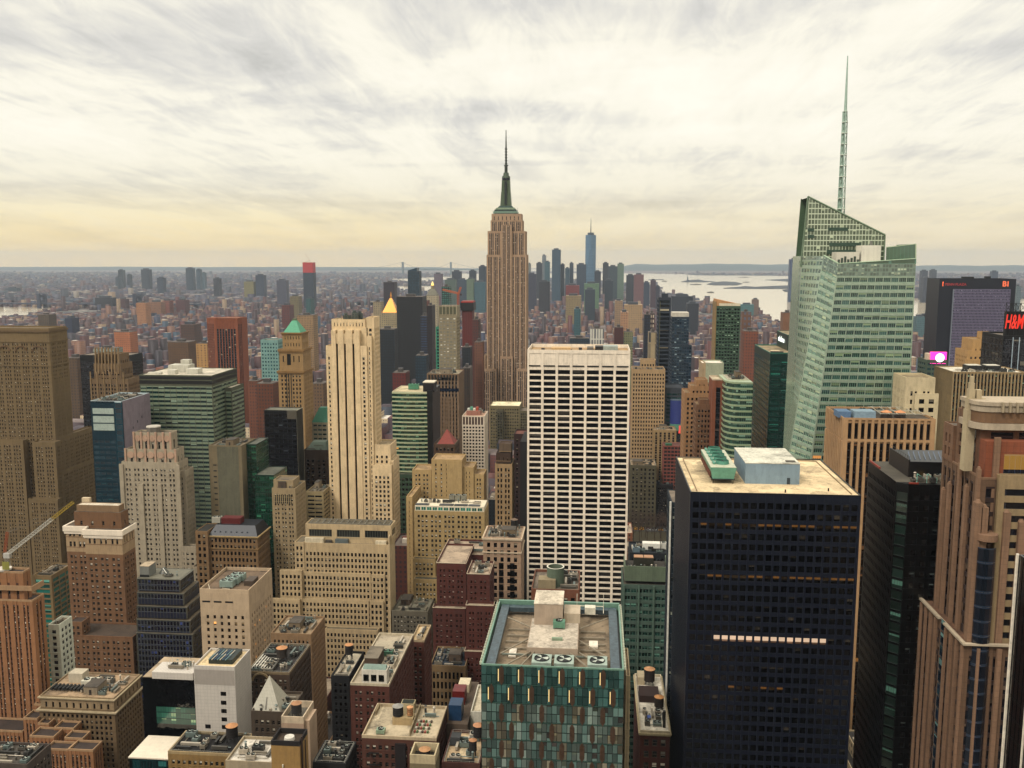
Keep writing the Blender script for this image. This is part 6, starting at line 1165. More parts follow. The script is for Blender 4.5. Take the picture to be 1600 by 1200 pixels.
Y = 1290; WO2 = wall('b87a4c', var=.08); st = S(WO2, glass('141a24', pb=.1, frame='1c222c', spec=.6), fh=3.6, bw=4.2, ww=.72, wh=.8, rec=.9, top=15, cw=3, sp=plain('28303c'), spd=.6, roof='a07050', par=.5); r_ = px(b, 334, 371, 497, Y, 34, st); st2 = dict(st, bw=3.2, ww=.45, rec=.25, cw=.6, top=8)
zt = r_[4]; facade(b, ((X(323, 500, Y + 12), Y + 12, 0), (r_[0] - .05, Y + .1, 0), (r_[0] - .05, Y + .1, zt), (X(323, 500, Y + 12), Y + 12, zt)), st2); facade(b, ((r_[1] + .05, Y + .1, 0), (X(378, 500, Y + 12), Y + 12, 0), (X(378, 500, Y + 12), Y + 12, zt), (r_[1] + .05, Y + .1, zt)), st2)
b.mb('wall', WO2).box(X(323, 500, Y + 12) + .3, X(378, 500, Y + 12) - .3, Y + 12, Y + 33, 0, zt - .2); b.finish()
b = Bld('gridded_tower', 'small turquoise gridded tower, left of the copper pyramid tower', 'tower', nwin=0)
px(b, 407, 434, 531, 1100, 20, S(wall('a4c4bc'), glass('20505c', pb=.3, blind='6a9a9a', frame='88b0a8'), fh=4.4, bw=3.6, ww=.6, wh=.55, rec=.3, top=2, cw=.4)); b.finish()

# ================================================================== middle
b = Bld('ribbon_tower', 'curved green ribbon window tower with a black side and a maroon roof box', 'tower', nwin=100)
Y = 700; pts = []; n_ = 12; x0, x1 = X(612.5, 615, Y), X(668, 615, Y + 2); z = Z(613, Y, 640)
for k in range(n_ + 1): t = k / n_; pts.append((x0 + (x1 - x0) * t, Y - 1.2 * math.sin(math.pi * t)))
sm = b.mb('spandrel', wall('ccd0b0', .5, .05)); g = glass('1c4436', pb=.45, blind='6f9a7c', frame='30584a', mu=2, spec=.9, lit=.02); k = 0; zz = z
while zz > 3:
    for i in range(n_):
        p0, p1 = pts[i], pts[i + 1]; b.win.append((k * 100 + i, (V3((*p0, zz - 3.2)), V3((*p1, zz - 3.2)), V3((*p1, zz - 1.05)), V3((*p0, zz - 1.05))), g))
    sm.prism([(p[0], p[1] - .45) for p in pts] + [(x1, Y + 1.5), (x0, Y + 1.5)], zz - 1.1, zz); zz -= 3.25; k += 1
b.mb('wall', plain('1a2420')).box(x0 + .1, x1 - .05, Y + .8, Y + 34, 0, z - .1); roof_at(b, x0, x1, Y + .1, Y + 34, z + .02, dict(roof='cdbf9e', par=.5), parm=wall('ddd4bc')); xs = X(676, 610, Y); b.mb('side_wall', plain('1b1c22', .4)).box(x1, xs, Y - .5, Y + 34, 0, z + 1.5)
rb = b.item('roof_box', wall('4a2622', var=.1)); rb.box(X(661, 608, Y + 2), X(678, 608, Y + 2), Y + 2, Y + 14, z + .03, Z(600, Y + 2)); rt = b.item('box_rim', plain('dcd2be'), rb.rec); rt.box(X(661, 608, Y + 2) - .2, X(678, 608, Y + 2) + .2, Y + 1.8, Y + 14.2, Z(600, Y + 2), Z(598.5, Y + 2)); fan_unit(b, x0 + 10, Y + 14, z, 8, 5, 4.5, 3, '6fa88e', 'x')
px(b, 613, 664, 741, Y - 6, 4, S(wall('6a8468'), GDn, fh=4, bw=3, ww=.7, wh=.5, top=2, par=.4)); b.finish()
b = Bld('striped_tower', 'grey tan tower with tall top windows over long stripes, behind the ribbon tower', 'tower', nwin=0)
Y = 820; r_ = px(b, 667, 716.5, 584, Y, 34, S(wall('b0987c', var=.08), glass('1a1c22', pb=.3, blind='6a6a70', frame='3a3430'), fh=3.7, bw=2.9, ww=.48, wh=.55, rec=.5, top=2.2, cw=.8, sp=wall('8a7a68'), spd=.4, roof='a89c82', par=.8)); m = b.item('blue_band', glass('1a2a44', pb=0, spec=.8)); m.box(r_[0] + .2, r_[1] + .05, Y - .05, Y - .01, Z(613, Y), Z(608, Y)); m = b.item('top_window', plain('2c2a26', .3)); [m.box(r_[0] + 1.3 + k * 2.75, r_[0] + 2.9 + k * 2.75, Y - .06, Y - .01, Z(595.5, Y), Z(587, Y)) for k in range(10)]
clutter(b, r_[0] + 1, r_[1] - 1, Y + 1, Y + 30, r_[4], 9, big=True); m = b.item('pier', wall('b0987c', var=.08)); [m.box(r_[0] + .4 + k * 2.8, r_[0] + 1.1 + k * 2.8, Y - .6, Y - .02, 0, Z(622, Y)) for k in range(10)]; b.finish()
b = Bld('white_tower', 'white tower of bright square windows with tall fins at its crown', 'tower', nwin=0)
Y = 1000; r_ = px(b, 685.5, 713, 478, Y, 26, S(wall('b8ad92', var=.05), glass('c8c4b4', pb=.6, blind='efe8d8', frame='8a8270', spec=.4, vary=.2), fh=3.6, bw=4.0, ww=.66, wh=.55, rec=.5, top=12, cw=.5, par=.4)); m = b.item('crown_recess', plain('77765c')); [m.box(r_[0] + .8 + k * 3.85, r_[0] + 3.6 + k * 3.85, Y - .05, Y - .01, Z(491.5, Y), Z(480, Y)) for k in range(5)]; m = b.item('fin', wall('cdc4aa')); [m.box(r_[0] - .1 + k * 3.85, r_[0] + .5 + k * 3.85, Y - .9, Y - .02, Z(493, Y), Z(477.5, Y)) for k in range(6)]
tier(b, X(681, 520, Y + 6), r_[0] - .1, Y + 6, Y + 24, 0, Z(512, Y + 6, 683), S(plain('4fa68c', .4), GTEAL, fh=3.6, bw=2.5, ww=.8, wh=.7, rec=.2, top=1), 'fl'); b.finish()
b = Bld('gridded_block', 'white gridded block with reddish top windows, left of the tallest skyscraper foot', 'tower', nwin=100)
Y = 690; r_ = px(b, 722, 757, 650, Y, 24, S(wall('e4d8c6', var=.04), glass('14110f', pb=.15, blind='4a3a30', frame='1c1814'), fh=2.52, bw=2.35, ww=.62, wh=.6, rec=.6, top=7.2, cw=.35, roof='c9a890', par=.5)); m = b.item('top_window', plain('5a2418', .4)); [m.box(r_[0] + .75 + k * 2.3, r_[0] + 2.1 + k * 2.3, Y - .06, Y - .01, Z(664.5, Y), Z(652.5, Y)) for k in range(7)]; m = b.item('roof_screen', wall('c49a88')); m.box(r_[0] + 2.5, r_[1] - 4, Y + 6, Y + 16, r_[4] + .02, r_[4] + 3.4); clutter(b, r_[0] + 1, r_[1] - 1, Y + 16, Y + 23, r_[4], 6, big=False)
for k in range(5): q = b.item('roof_unit', plain(('cfd2c6', '6fae96', 'e0d8c8', 'c4684a', '8a8a80')[k])); q.box(r_[0] + 3 + k * 2.2, r_[0] + 4.8 + k * 2.2, Y + 8, Y + 11, r_[4] + 3.42, r_[4] + 5 + k % 2)
b.finish()
b = Bld('pyramid_building', 'brown building with a brick red pyramid roof, between ribbon tower and white grid block', 'building', nwin=100)
Y = 640; WPy = wall('8a7054', var=.12); r_ = px(b, 678, 711, 694, Y, 22, S(WPy, GDn, fh=3.8, bw=2.8, ww=.5, wh=.55, rec=.4, top=1, cw=.8, par=.9, roof='6a5a48')); m = b.item('pyramid_roof', plain('a04c34', .7)); xa, xb = r_[0] + 2, r_[1] - 1; m.taper(xa, xb, Y + 2, Y + 17, r_[4] + .3, (xa + xb) / 2 - .4, (xa + xb) / 2 + .4, Y + 9, Y + 10, Z(673, Y + 9)); q = b.item('eave', wall('b09a72')); q.box(xa - .3, xb + .3, Y + 1.7, Y + 17.3, r_[4] + .02, r_[4] + .29); b.finish()
b = Bld('office_block', 'low cream roofed building at the foot of the tallest skyscraper', 'building', nwin=0)
Y = 1150; px(b, 765, 812, 634, Y, 40, S(wall('a89c78'), GDn, fh=4, bw=3, ww=.5, wh=.5, top=2, roof='e6dcbc')); px(b, 776, 786, 641, Y - 8, 8, S(wall('8a8468'), GDn, fh=3.5, bw=2.5)); px(b, 812, 826, 642, Y - 2, 30, S(wall('9a9070'), GDn, fh=3.5, bw=2.5)); b.finish()
b = Bld('mansard_building', 'beige building with a brown shaded step roof, left of the white ribbon window tower', 'building', nwin=100)
Y = 560; st = S(wall('c4ab84', var=.1), GDn, fh=3.4, bw=2.3, ww=.5, wh=.6, rec=.3, top=1.5, cw=.6, grp=(2, .9), roof='6a5444', par=.6); px(b, 773.5, 800, 725, Y, 18, st); px(b, 775, 798, 708, Y + 3, 13, dict(st, wall=wall('7a6048'), grp=None, ww=.1), z0=Z(725, Y, 780)); px(b, 780, 799, 693, Y + 6, 8, dict(st, wall=wall('96826a'), grp=None, ww=.01), z0=Z(708, Y, 780)); b.finish()
b = Bld('brick_building', 'narrow dark red brick building, squeezed against the left edge of the white ribbon window tower', 'building', nwin=100)
px(b, 803, 826, 678, 640, 18, S(wall('6a4238', var=.1), GDn, fh=3.4, bw=2.6, ww=.4, wh=.5, rec=.3, top=2, cw=.8, roof='8a5a48')); b.finish()

b = Bld('office_block', 'tan stepped block with a blank central tower, behind the teal topped tan building', 'building')
Y = 560; WT1 = wall('d0b888', var=.1); st = S(WT1, GDw, fh=2.75, bw=2.1, ww=.5, wh=.5, rec=.35, top=1.5, cw=1, grp=(2, 1.0), roof='b49a72', par=.8)
px(b, 674, 722, 718, Y, 18, dict(st, bw=3.8, ww=.26, grp=None)); m = b.item('blank_wall', WT1); m.box(X(698, 740, Y), X(721.7, 740, Y), Y - .25, Y - .01, 0, Z(722, Y)); px(b, 644, 673.7, 734, Y + 1, 17, st); px(b, 722.3, 740, 730, Y + 2, 16, dict(st, ww=.2)); px(b, 740.2, 756, 741, Y + 3, 15, st); px(b, 634.5, 644, 776, Y - 30, 28, st); b.finish()
b = Bld('office_block', 'tan building with teal glazed top floor and solar panels on its roof', 'building')
Y = 500; st = S(wall('c9b384', var=.12), GDw, fh=2.8, bw=2.1, ww=.5, wh=.52, rec=.35, top=1.4, cw=1, grp=(3, 1.0), roof='6a6656', par=.5); r_ = px(b, 647, 757, 799, Y, 20, st); zt = r_[4]
m = b.item('top_floor_frame', wall('e6dcc6')); m.box(r_[0] + .3, r_[1] - .3, Y + .8, Y + 16, zt + .02, zt + 3.2); g = b.item('top_floor_glass', glass('2a7a66', pb=.4, blind='8fc0a4', frame='d8cfb8', mu=2, fw=.06)); n_ = 12
for k in range(n_): a = r_[0] + .8 + k * (r_[1] - r_[0] - 1.6) / n_; g.quad((a, Y + .78, zt + .6), (a + 2.6, Y + .78, zt + .6), (a + 2.6, Y + .78, zt + 2.6), (a, Y + .78, zt + 2.6))
s_ = b.item('solar_panel', plain('1c2230', .3)); 
for (a, c) in ((.5, 8), (14, 22), (22.5, 30), (30.5, 37)): s_.taper(r_[0] + a, r_[0] + c, Y + 1.5, Y + 5, zt + 3.25, r_[0] + a, r_[0] + c, Y + 1.5, Y + 5, zt + 3.6)
for k in range(3): fan_unit(b, r_[0] + 18 + k * 3.4, Y + 12, zt + 3.2, 3, 3, 3.4, 1, 'a8a494', 'x')
clutter(b, r_[0] + 1, r_[1] - 1, Y + 6, Y + 11, zt + 3.2, 8, big=False); px(b, 645, 680, 873, Y - 4, 3.9, dict(st, grp=None)); px(b, 646, 684, 905, Y - 9, 4.9, dict(st, grp=None)); px(b, 718, 754, 856, Y - 3, 2.9, dict(st, grp=None)); b.finish()
b = Bld('office_block', 'pinkish stone building with paired tall arched bays, left of the white ribbon window tower', 'building')
Y = 432; st = S(wall('cbb298', var=.1), GDn, fh=3.6, bw=3.4, ww=.42, wh=.6, rec=.4, top=1.4, cw=1.0, roof='a89884', par=.7); r_ = px(b, 755, 814, 840, Y, 20, st); cornice(b, r_[0], r_[1], Y, Y + 20, r_[4] - .4, .8, .6, wall('decdb4')); cornice(b, r_[0], r_[1], Y, Y + 20, r_[4] - 7, .5, .4, wall('decdb4'), 'string_course'); m = b.item('tall_bay', plain('16120e', .3)); 
for k in range(3): a = r_[0] + 2.2 + k * 5.4; m.box(a, a + 2.2, Y - .06, Y - .01, 40, r_[4] - 12)
clutter(b, r_[0] + 1, r_[1] - 1, Y + 1, Y + 19, r_[4], 10, tank=1); b.finish()

b = Bld('brick_tower', 'dark red brick tower with white trimmed setbacks, in front of the pinkish stone building', 'tower')
WR = wall('905844', var=.16); Y = 415; tr = wall('e2d4bc', var=.05); st = S(WR, glass('15100e', pb=.5, blind='b8a090', frame='5a3a30', sash=True, fw=.1), fh=2.6, bw=1.7, ww=.48, wh=.44, rec=.3, top=1.6, cw=.7, grp=(2, .8), roof='b8a690', par=.9)
def trim(r_): cornice(b, r_[0], r_[1], r_[2], r_[3], r_[4] + .9, .25, .12, tr, 'coping')
for a in ((682, 728, 880, 415, 30), (690, 783, 866, 436, 24)): trim(px(b, *a, st))
r_ = px(b, 729.5, 765, 897, 396, 18.5, st); trim(r_); clutter(b, r_[0] + .5, r_[1] - .5, 397, 413, r_[4], 6, big=False)
trim(px(b, 728, 771, 946, 391, 4.9, st)); trim(px(b, 726, 770, 1018, 387, 3.9, st)); trim(px(b, 676, 727, 950, 410, 4.9, st))
clutter(b, X(692, 860, 440), X(780, 860, 440), 437, 458, Z(866, 436, 740) - .8, 6, big=False); b.finish()
# ================================================================== bottom centre roofs
def hash_(t): return sum(ord(c) for c in t)
def simple(nm, lab, u0, u1, v, Y, d, w, g=GDw, n=8, tank=0, big=True, roof='b09c80', trimc=None, fin=True, **k):
    b = Bld(nm, lab, 'building'); st = S(wall(w, var=.14), g, fh=k.get('fh', 2.5), bw=k.get('bw', 1.75), ww=k.get('ww', .5), wh=k.get('wh', .5), rec=.35, top=k.get('top', 1.5), cw=.8, grp=k.get('grp'), roof=roof, par=k.get('par', .9))
    r_ = px(b, u0, u1, v, Y, d, st, parm=wall(trimc) if trimc else None); b.st = st; b.r = r_
    if n and hash_(lab) % 3 == 0: railing(b, r_[0] + .6, r_[1] - .6, r_[2] + .6, r_[3] - .6, r_[4] + .02)
    if n: clutter(b, r_[0] + .6, r_[1] - .6, r_[2] + .6, r_[3] - .6, r_[4], n, tank=tank, big=big)
    if fin: b.finish()
    return b
b = simple('brick_building', 'long red brick building with a white glazed penthouse on its front roof edge', 547, 608, 1068, 300, 44, '94624c', n=0, roof='b4a894', trimc='d8ccb4', fin=False, grp=(2, 1.0))
x0, x1, y0, y1, z = b.r
m = b.item('glazed_penthouse', wall('e6dfd0')); m.box(X(565, 1062, 301), X(606, 1062, 301) - .4, 301.2, 305, z, z + 5.4); q = b.item('window', plain('1f2622', .2), m.rec); [q.box(X(565, 1062, 301) + .6 + k * 2.7, X(565, 1062, 301) + 2.5 + k * 2.7, 301.12, 301.19, z + 1.2, z + 3.6) for k in range(3)]; gq = b.item('sloped_glass', plain('8a9c90', .2), m.rec); gq.taper(X(565, 1062, 301) + .3, X(606, 1062, 301) - .7, 301.3, 304, z + 5.41, X(565, 1062, 301) + .5, X(606, 1062, 301) - .9, 303, 304, z + 6.3)
m = b.item('bulkhead', wall('8a7460')); m.box(x0 + 2.2, x0 + 7, 312, 322, z, z + 4.6); q = b.item('bulkhead_roof', roofm('8c8272'), m.rec); q.box(x0 + 2, x0 + 7.2, 311.8, 322.2, z + 4.61, z + 4.8)
m = b.item('roof_pen', wall('d8cdb8')); m.box(x0 + 8, x0 + 12, 314, 314.3, z, z + 1.6); m.box(x0 + 8, x0 + 12, 322, 322.3, z, z + 1.6); m.box(x0 + 12, x0 + 12.3, 314, 322.3, z, z + 1.6); clutter(b, x0 + 7.6, x1 - .6, 306, 343, z, 14, big=False); m = b.item('roof_slab', wall('c8bda8')); m.box(x0 + 1, x0 + 9, 328, 336, z, z + .9); fan_unit(b, x0 + 6, 324, z, 3.6, 2.6, 2, 2, '6f9a84', 'x'); b.finish()
simple('brick_building', 'red brick building with a sandy roof, right behind the one with a glazed penthouse', 642, 663, 1000, 350, 16, '94624c', n=3, roof='d2bb94', trimc='c8b698')
simple('brick_building', 'narrow dark building with light roof and water tank, left of the long red brick one', 517, 546, 1056, 318, 22, '26242a', GDn, n=4, tank=1, roof='c6bba6')
b = simple('brick_building', 'brick roof with two water tanks and railed terraces, bottom centre', 565, 682, 1151, 240, 19, '8c6048', n=0, roof='c4b69c', trimc='d0c0a4', fin=False)
x0, x1, y0, y1, z = b.r; m = b.item('tank_base', wall('c8b48c')); m.box(x0 + 7, x0 + 13, 248, 251, z, z + 2.2); water_tank(b, x0 + 8.4, 249.5, z + 2.2, 1.55, 2.6, .3, '34302e', 'a8a49c'); water_tank(b, x0 + 11.9, 249.6, z + 2.2, .9, 2.4, .3, 'c09468', 'd8a878')
m = b.item('bulkhead', wall('cdbf9e')); m.box(x0 + 8, x0 + 12, 255, 258, z, z + 3); q = b.item('bulkhead_roof', roofm('3f4430'), m.rec); q.box(x0 + 8.3, x0 + 11.7, 255.3, 257.7, z + 3.01, z + 3.1); fan_unit(b, x0 + 3.6, 242, z, 2.4, 2, 1.4, 1, 'a4b49c', 'x'); w = b.item('terrace_wall', wall('b8a888')); w.box(x0 + 13.2, x0 + 13.5, 242, 258, z, z + 1.8); w.box(x0 + .8, x0 + 1.1, 253, 258, z, z + 1.4)
for k in range(24): p = b.item('planter' if k % 2 else 'patio_seat', plain(('a8584a', '5f7a4a', 'd0c8b8', '6a5a4c')[k % 4])); a, c = x0 + 14 + (k % 6) * .75, 244 + (k // 6) * 2.0; p.box(a, a + .5, c, c + .8, z, z + .55)
nt = b.item('notch_shade', wall('4a2c24')); nt.box(x0 + 9.6, x0 + 12.6, 239.3, 239.96, 0, z - 1); clutter(b, x0 + 14, x1 - 1, 252, 258, z, 4, big=False); fe = b.item('fire_escape', plain('2a2624'));  # dark panel on the front paints the shade of a recessed notch
for k in range(12): fe.box(x0 + 2, x0 + 5, 239, 239.6, z - 4 - k * 3.5, z - 3.9 - k * 3.5); fe.bar((x0 + 2, 239.3, z - 4 - k * 3.5), (x0 + 5, 239.3, z - 7.4 - k * 3.5), .08, 4)
b.finish()
b = simple('elevator_tower', 'blank ochre tower with a white disc in its open brown rimmed top', 423, 468, 1158, 228, 7, 'c2a468', n=0, ww=.01, roof='6a5844', trimc='4a382c', fin=False, par=1.4); x0, x1, y0, y1, z = b.r
m = b.item('tank_lid', plain('d8d2c6')); m.cyl((x0 + x1) / 2, 231.5, z, z + .9, 1.5, 1.3, 24); p = b.item('flue_pipe', plain('5a4438')); p.bar((x1 + .3, 229, 0), (x1 + .3, 229, z + 2.4), .25, 6); p.bar((x1 + .9, 230, 0), (x1 + .9, 230, z + 1), .18, 6); l = b.item('wall_lamp', plain('e8e0cc')); l.bar((x0 + 3.2, 227.7, z - 6), (x0 + 3.2, 227.7, z - 5.2), .2, 6); b.finish()
b = simple('elevator_tower', 'pale pink blank tower with an orange topped tank standing in it', 439, 474, 1120, 245, 10, 'c8b29c', n=0, ww=.01, roof='8a8478', trimc='d8c8b0', fin=False, par=2.0); x0, x1, y0, y1, z = b.r; water_tank(b, (x0 + x1) / 2, 249, z, 1.5, 2.8, 1.4, '4a4440', 'b8906a'); m = b.item('side_shaft', wall('cdb8a0')); m.box(x1 + .05, x1 + 1.4, 246, 253, 0, z + .5); b.finish()
b = simple('brick_building', 'low grey roofed building carrying a pale glass pyramid, bottom left of centre', 392, 452, 1112, 262, 14, '7e6e5a', n=6, roof='8a7e6c', fin=False, big=False); x0, x1, y0, y1, z = b.r
m = b.item('pyramid', wall('cfcabb', .4, .05, .9)); cx = X(421, 1060, 268); m.taper(cx - 4.6, cx + 4.6, 263.6, 273, z + .02, cx - .08, cx + .08, 268, 268.2, z + 9.6); m2 = b.item('pyramid_slot', plain('8a8478'), m.rec); m2.hexa([(cx - .25, 263.7, z + .6), (cx + .25, 263.7, z + .6), (cx + .25, 264, z + .6), (cx - .25, 264, z + .6), (cx - .15, 266.4, z + 5.9), (cx + .15, 266.4, z + 5.9), (cx + .15, 266.7, z + 5.9), (cx - .15, 266.7, z + 5.9)]); b.finish()
b = simple('ornate_building', 'brown building with arched stone gable and white pipework on its dark roof', 385, 452, 1050, 318, 26, '806a54', n=10, tank=1, roof='4a423c', trimc='a8977a', fin=False, big=False); x0, x1, y0, y1, z = b.r
m = b.item('arched_gable', wall('b8a684')); cx = x0 + 5.5
for k in range(8): a0, a1 = math.pi * k / 8, math.pi * (k + 1) / 8; m.hexa([(cx + 2.8 * math.cos(a0), 317.4, z - 2.6 + 2.6 * math.sin(a0)), (cx + 3.5 * math.cos(a0), 317.4, z - 2.6 + 3.3 * math.sin(a0)), (cx + 3.5 * math.cos(a0), 317.96, z - 2.6 + 3.3 * math.sin(a0)), (cx + 2.8 * math.cos(a0), 317.96, z - 2.6 + 2.6 * math.sin(a0)), (cx + 2.8 * math.cos(a1), 317.4, z - 2.6 + 2.6 * math.sin(a1)), (cx + 3.5 * math.cos(a1), 317.4, z - 2.6 + 3.3 * math.sin(a1)), (cx + 3.5 * math.cos(a1), 317.96, z - 2.6 + 3.3 * math.sin(a1)), (cx + 2.8 * math.cos(a1), 317.96, z - 2.6 + 2.6 * math.sin(a1))])
p = b.item('pipework', plain('e0dacb', .4)); 
for k in range(7): p.box(x0 + 1 + k * 1.1, x0 + 1.3 + k * 1.1, 321, 333 - k, z + .8, z + 1.1)
for k in range(4): p.box(x0 + .6, x0 + 9, 321 + k * 3, 321.3 + k * 3, z + .45, z + .78)
b.finish()
simple('office_block', 'tan building with a plain sandy side wall, behind the arched gable roof', 423, 486, 990, 362, 20, 'b89c78', n=9, roof='a08c70', ww=.4, big=True)
simple('brick_building', 'low dark roof with a blackened water tank, bottom left beside the white flat roof', 262, 372, 1176, 262, 13, 'b89c64', n=6, tank=1, roof='2c2624', trimc='c8b48c', big=False)
simple('office_block', 'low building with a stained white roof, at the very bottom left of centre', 352, 432, 1190, 240, 14, 'c4b69c', n=5, roof='d8d0c2', big=False)
simple('office_block', 'grey roof of long louvred plant rows, at the bottom left corner', -60, 42, 1192, 262, 13, '84766a', n=14, roof='6a6258', big=False)
simple('brick_building', 'tiny dark roof full of metal plant, bottom edge left of the tank box', 488, 540, 1192, 236, 12, '3a342e', n=14, roof='2f3234', big=False)
b = simple('elevator_tower', 'open square stone box holding a small orange roofed tank, bottom centre', 640, 680, 1180, 222, 6.5, 'a89a7c', n=0, ww=.01, roof='5a5448', trimc='d4c6a6', fin=False, par=2.4); x0, x1, y0, y1, z = b.r; water_tank(b, (x0 + x1) / 2, 225.4, z, 1.5, 2.0, .2, '4a423a', 'c0986c'); m = b.item('base_block', wall('c8b894')); m.box(x0 - 1.4, x1 + 1.8, 221.4, 221.96, 0, z - 2); b.finish()
b = simple('office_block', 'sandy debris strewn roof with two dark water tanks, left of the green mirror glass block', 690, 750, 1192, 236, 18, '90685a', n=5, roof='d0b998', fin=False, big=False); x0, x1, y0, y1, z = b.r; water_tank(b, x1 - 2.2, 250, z, 1.5, 3.2, 1.5, '3a3230', 'd0a078'); water_tank(b, x1 - 2.6, 241, z, 1.1, 3, 2, '46403a', 'c89a70'); m = b.item('skylight', plain('1c1e24', .3)); m.taper(x0 + .4, x0 + 3.2, 246, 250, z + .3, x0 + .8, x0 + 3.6, 247, 250, z + 2.2); m = b.item('gravel_patch', roofm('e6d2b0')); m.box(x0 + 4, x1 - 4, 237.5, 252, z + .02, z + .1); b.finish()
b = simple('office_block', 'white walled roof shed with red and blue plant boxes beside it', 735, 752, 1112, 262, 18, 'e2dccc', n=0, ww=.01, fin=False, roof='d4c8b0'); x0, x1, y0, y1, z = b.r
for (u0, u1, v0, v1, c, yy) in ((707, 726, 1084, 1103, '8a2a24', 268), (701, 721, 1106, 1130, '2a5a7c', 258), (716, 733, 1073, 1083, 'd8ccb0', 276)): m = b.item('plant_box', plain(c, .5)); m.box(X(u0, v1, yy), X(u1, v1, yy), yy, yy + 5, Z(v1, yy) - 6, Z(v0, yy)); 
fp = b.item('flat_roof', roofm('7a6a5a')); fp.box(X(698, 1120, 256), x0 - .05, 256, 284, 0, Z(1125, 258) - 1); b.finish()
simple('office_block', 'ochre arcaded building with blue roof plant, between two dark red brick towers', 672, 727, 1040, 380, 20, 'b09872', GDn, n=9, roof='3a4a58', big=True, ww=.55, wh=.7, fh=4.6)
simple('office_block', 'grey roof with a green cooling unit, at the foot of the teal topped tan building', 612, 668, 955, 470, 24, '9a9280', n=8, roof='8f8a78')
simple('office_block', 'thin beige slice of facade, squeezed right of the green mirror glass block', 978, 985, 1056, 262, 20, 'd0c0a0', n=0, bw=2)
b = simple('brick_building', 'red brick building with white roof and two water tanks, left of the black slab', 1000, 1047, 1142, 300, 44, '8a5846', n=0, roof='dcd4c4', trimc='d8ccb4', fin=False, fh=4.2, bw=2.9, ww=.62, wh=.6); x0, x1, y0, y1, z = b.r
water_tank(b, x0 + 5.2, 336, z + .5, 2.0, 4.6, 1.5, '4a3a30', 'd0a478'); water_tank(b, x0 + 7.6, 318, z, 1.7, 3.4, 1.0, '4a3a2c', 'c89860'); m = b.item('bulkhead', wall('d0c2a6')); m.box(x0 + .8, x0 + 3.4, 336, 342, z, z + 3); m = b.item('bulkhead', wall('6a4a3c')); m.box(x0 + .8, x0 + 8, 322, 330, z, z + 2.6); q = b.item('blue_hatch', plain('2f6ab8', .4)); q.box(x0 + 3, x0 + 4.2, 309, 311, z, z + .9); q = b.item('flue', plain('1a1816')); q.box(x0 + 8, x0 + 8.9, 304, 305, z, z + 6); clutter(b, x0 + .5, x1 - .6, 303, 316, z, 8, big=False); cornice(b, x0, x1, 300, 344, z - .5, .6, .5, wall('cdc0a0')); b.finish()
b = simple('glass_block', 'green gridded glass block under a tall louvred roof screen, left of the black slab', 973, 1046, 914, 400, 24, '7f9486', glass('1c3c34', pb=.5, blind='6f9a86', frame='4c6e60', mu=2, spec=.8), n=0, roof='6a6252', fin=False, bw=2.7, ww=.86, wh=.55, fh=3.3, top=1, par=.3); x0, x1, y0, y1, z = b.r
m = b.item('louvre_screen', wall('94a088', var=.1, joint=.8)); m.box(x0 + .8, x1 - .4, 401, 401.4, z + 1.6, z + 8.4); m.box(x0 + .8, x0 + 1.2, 401.5, 418, z + 1.6, z + 8.4); m.box(x1 - .8, x1 - .4, 401.5, 418, z + 1.6, z + 8.4)
fl = b.item('plant_floor', roofm('4a4236')); fl.box(x0 + 1.3, x1 - .9, 401.5, 418, z + 1, z + 5.5); u = b.item('tank_box', wall('5f5c40')); u.box(x0 + 5, x0 + 14, 408, 412, z + 5.5, z + 10); tp = b.item('tank_box_top', plain('c09a78'), u.rec); tp.box(x0 + 5.2, x0 + 9.3, 408.2, 411.8, z + 10.01, z + 10.3); tp.box(x0 + 9.7, x0 + 13.8, 408.2, 411.8, z + 10.01, z + 10.3); clutter(b, x0 + 1.4, x1 - 1, 402, 407.5, z + 5.5, 14, big=False)
for k in range(3): m = b.item('front_pier', wall('869c8c')); a = x0 + 6.6 * k + .1; m.box(a, a + .8, 399.3, 399.98, 0, z)
b.finish()
b = simple('office_block', 'dark blue roof with white louvred plant, behind the green gridded block', 984, 1046, 864, 436, 18, '3a4450', GDn, n=5, roof='26343f', fin=False, big=False); x0, x1, y0, y1, z = b.r; m = b.item('louvre_box', plain('e2ded2')); m.box(x0 + 6.5, x0 + 15, 443, 447, z, z + 3.4); [fan_unit(b, x0 + 1.5, 438, z, 3.4, 3, 2.6, 1, '8a9aa0', 'x'), fan_unit(b, x0 + 15.5, 444, z, 2.6, 3, 3.4, 1, 'e2ded2', 'x')]; b.finish()
b = simple('office_block', 'grey green masonry building with a pale arcaded upper band, behind the bare trees', 985, 1026, 727, 903, 30, '8c8468', GDn, n=6, bw=3.2, ww=.5, wh=.6, fh=4.2, grp=(2, .8)); b2 = b
simple('brick_building', 'dark brown building with red shopfronts, behind the bare trees on the right', 1026.5, 1052, 758, 908, 20, '4a3a38', GDn, n=5, roof='3a4450', wh=.6)
b = simple('office_block', 'tan building with vertical piers, above the scaffolded pink frame', 1021, 1057, 672, 940, 24, 'c2aa80', GDn, n=4, bw=4, ww=.4, wh=.8)
b = Bld('scaffolded_building', 'pinkish concrete frame under construction with open floors', 'building', nwin=0); Y = 916; px(b, 1037, 1071, 697, Y, 20, S(wall('b87a68'), plain('3a2826'), fh=3.6, bw=3.2, ww=.8, wh=.68, rec=.8, top=.5, cw=.3, roof='8a5a4a', par=.1)); m = b.item('green_netting', plain('2f7a5a')); m.box(X(1040, 700, Y), X(1050, 700, Y), Y + 2, Y + 8, Z(697, Y), Z(690, Y)); b.finish()

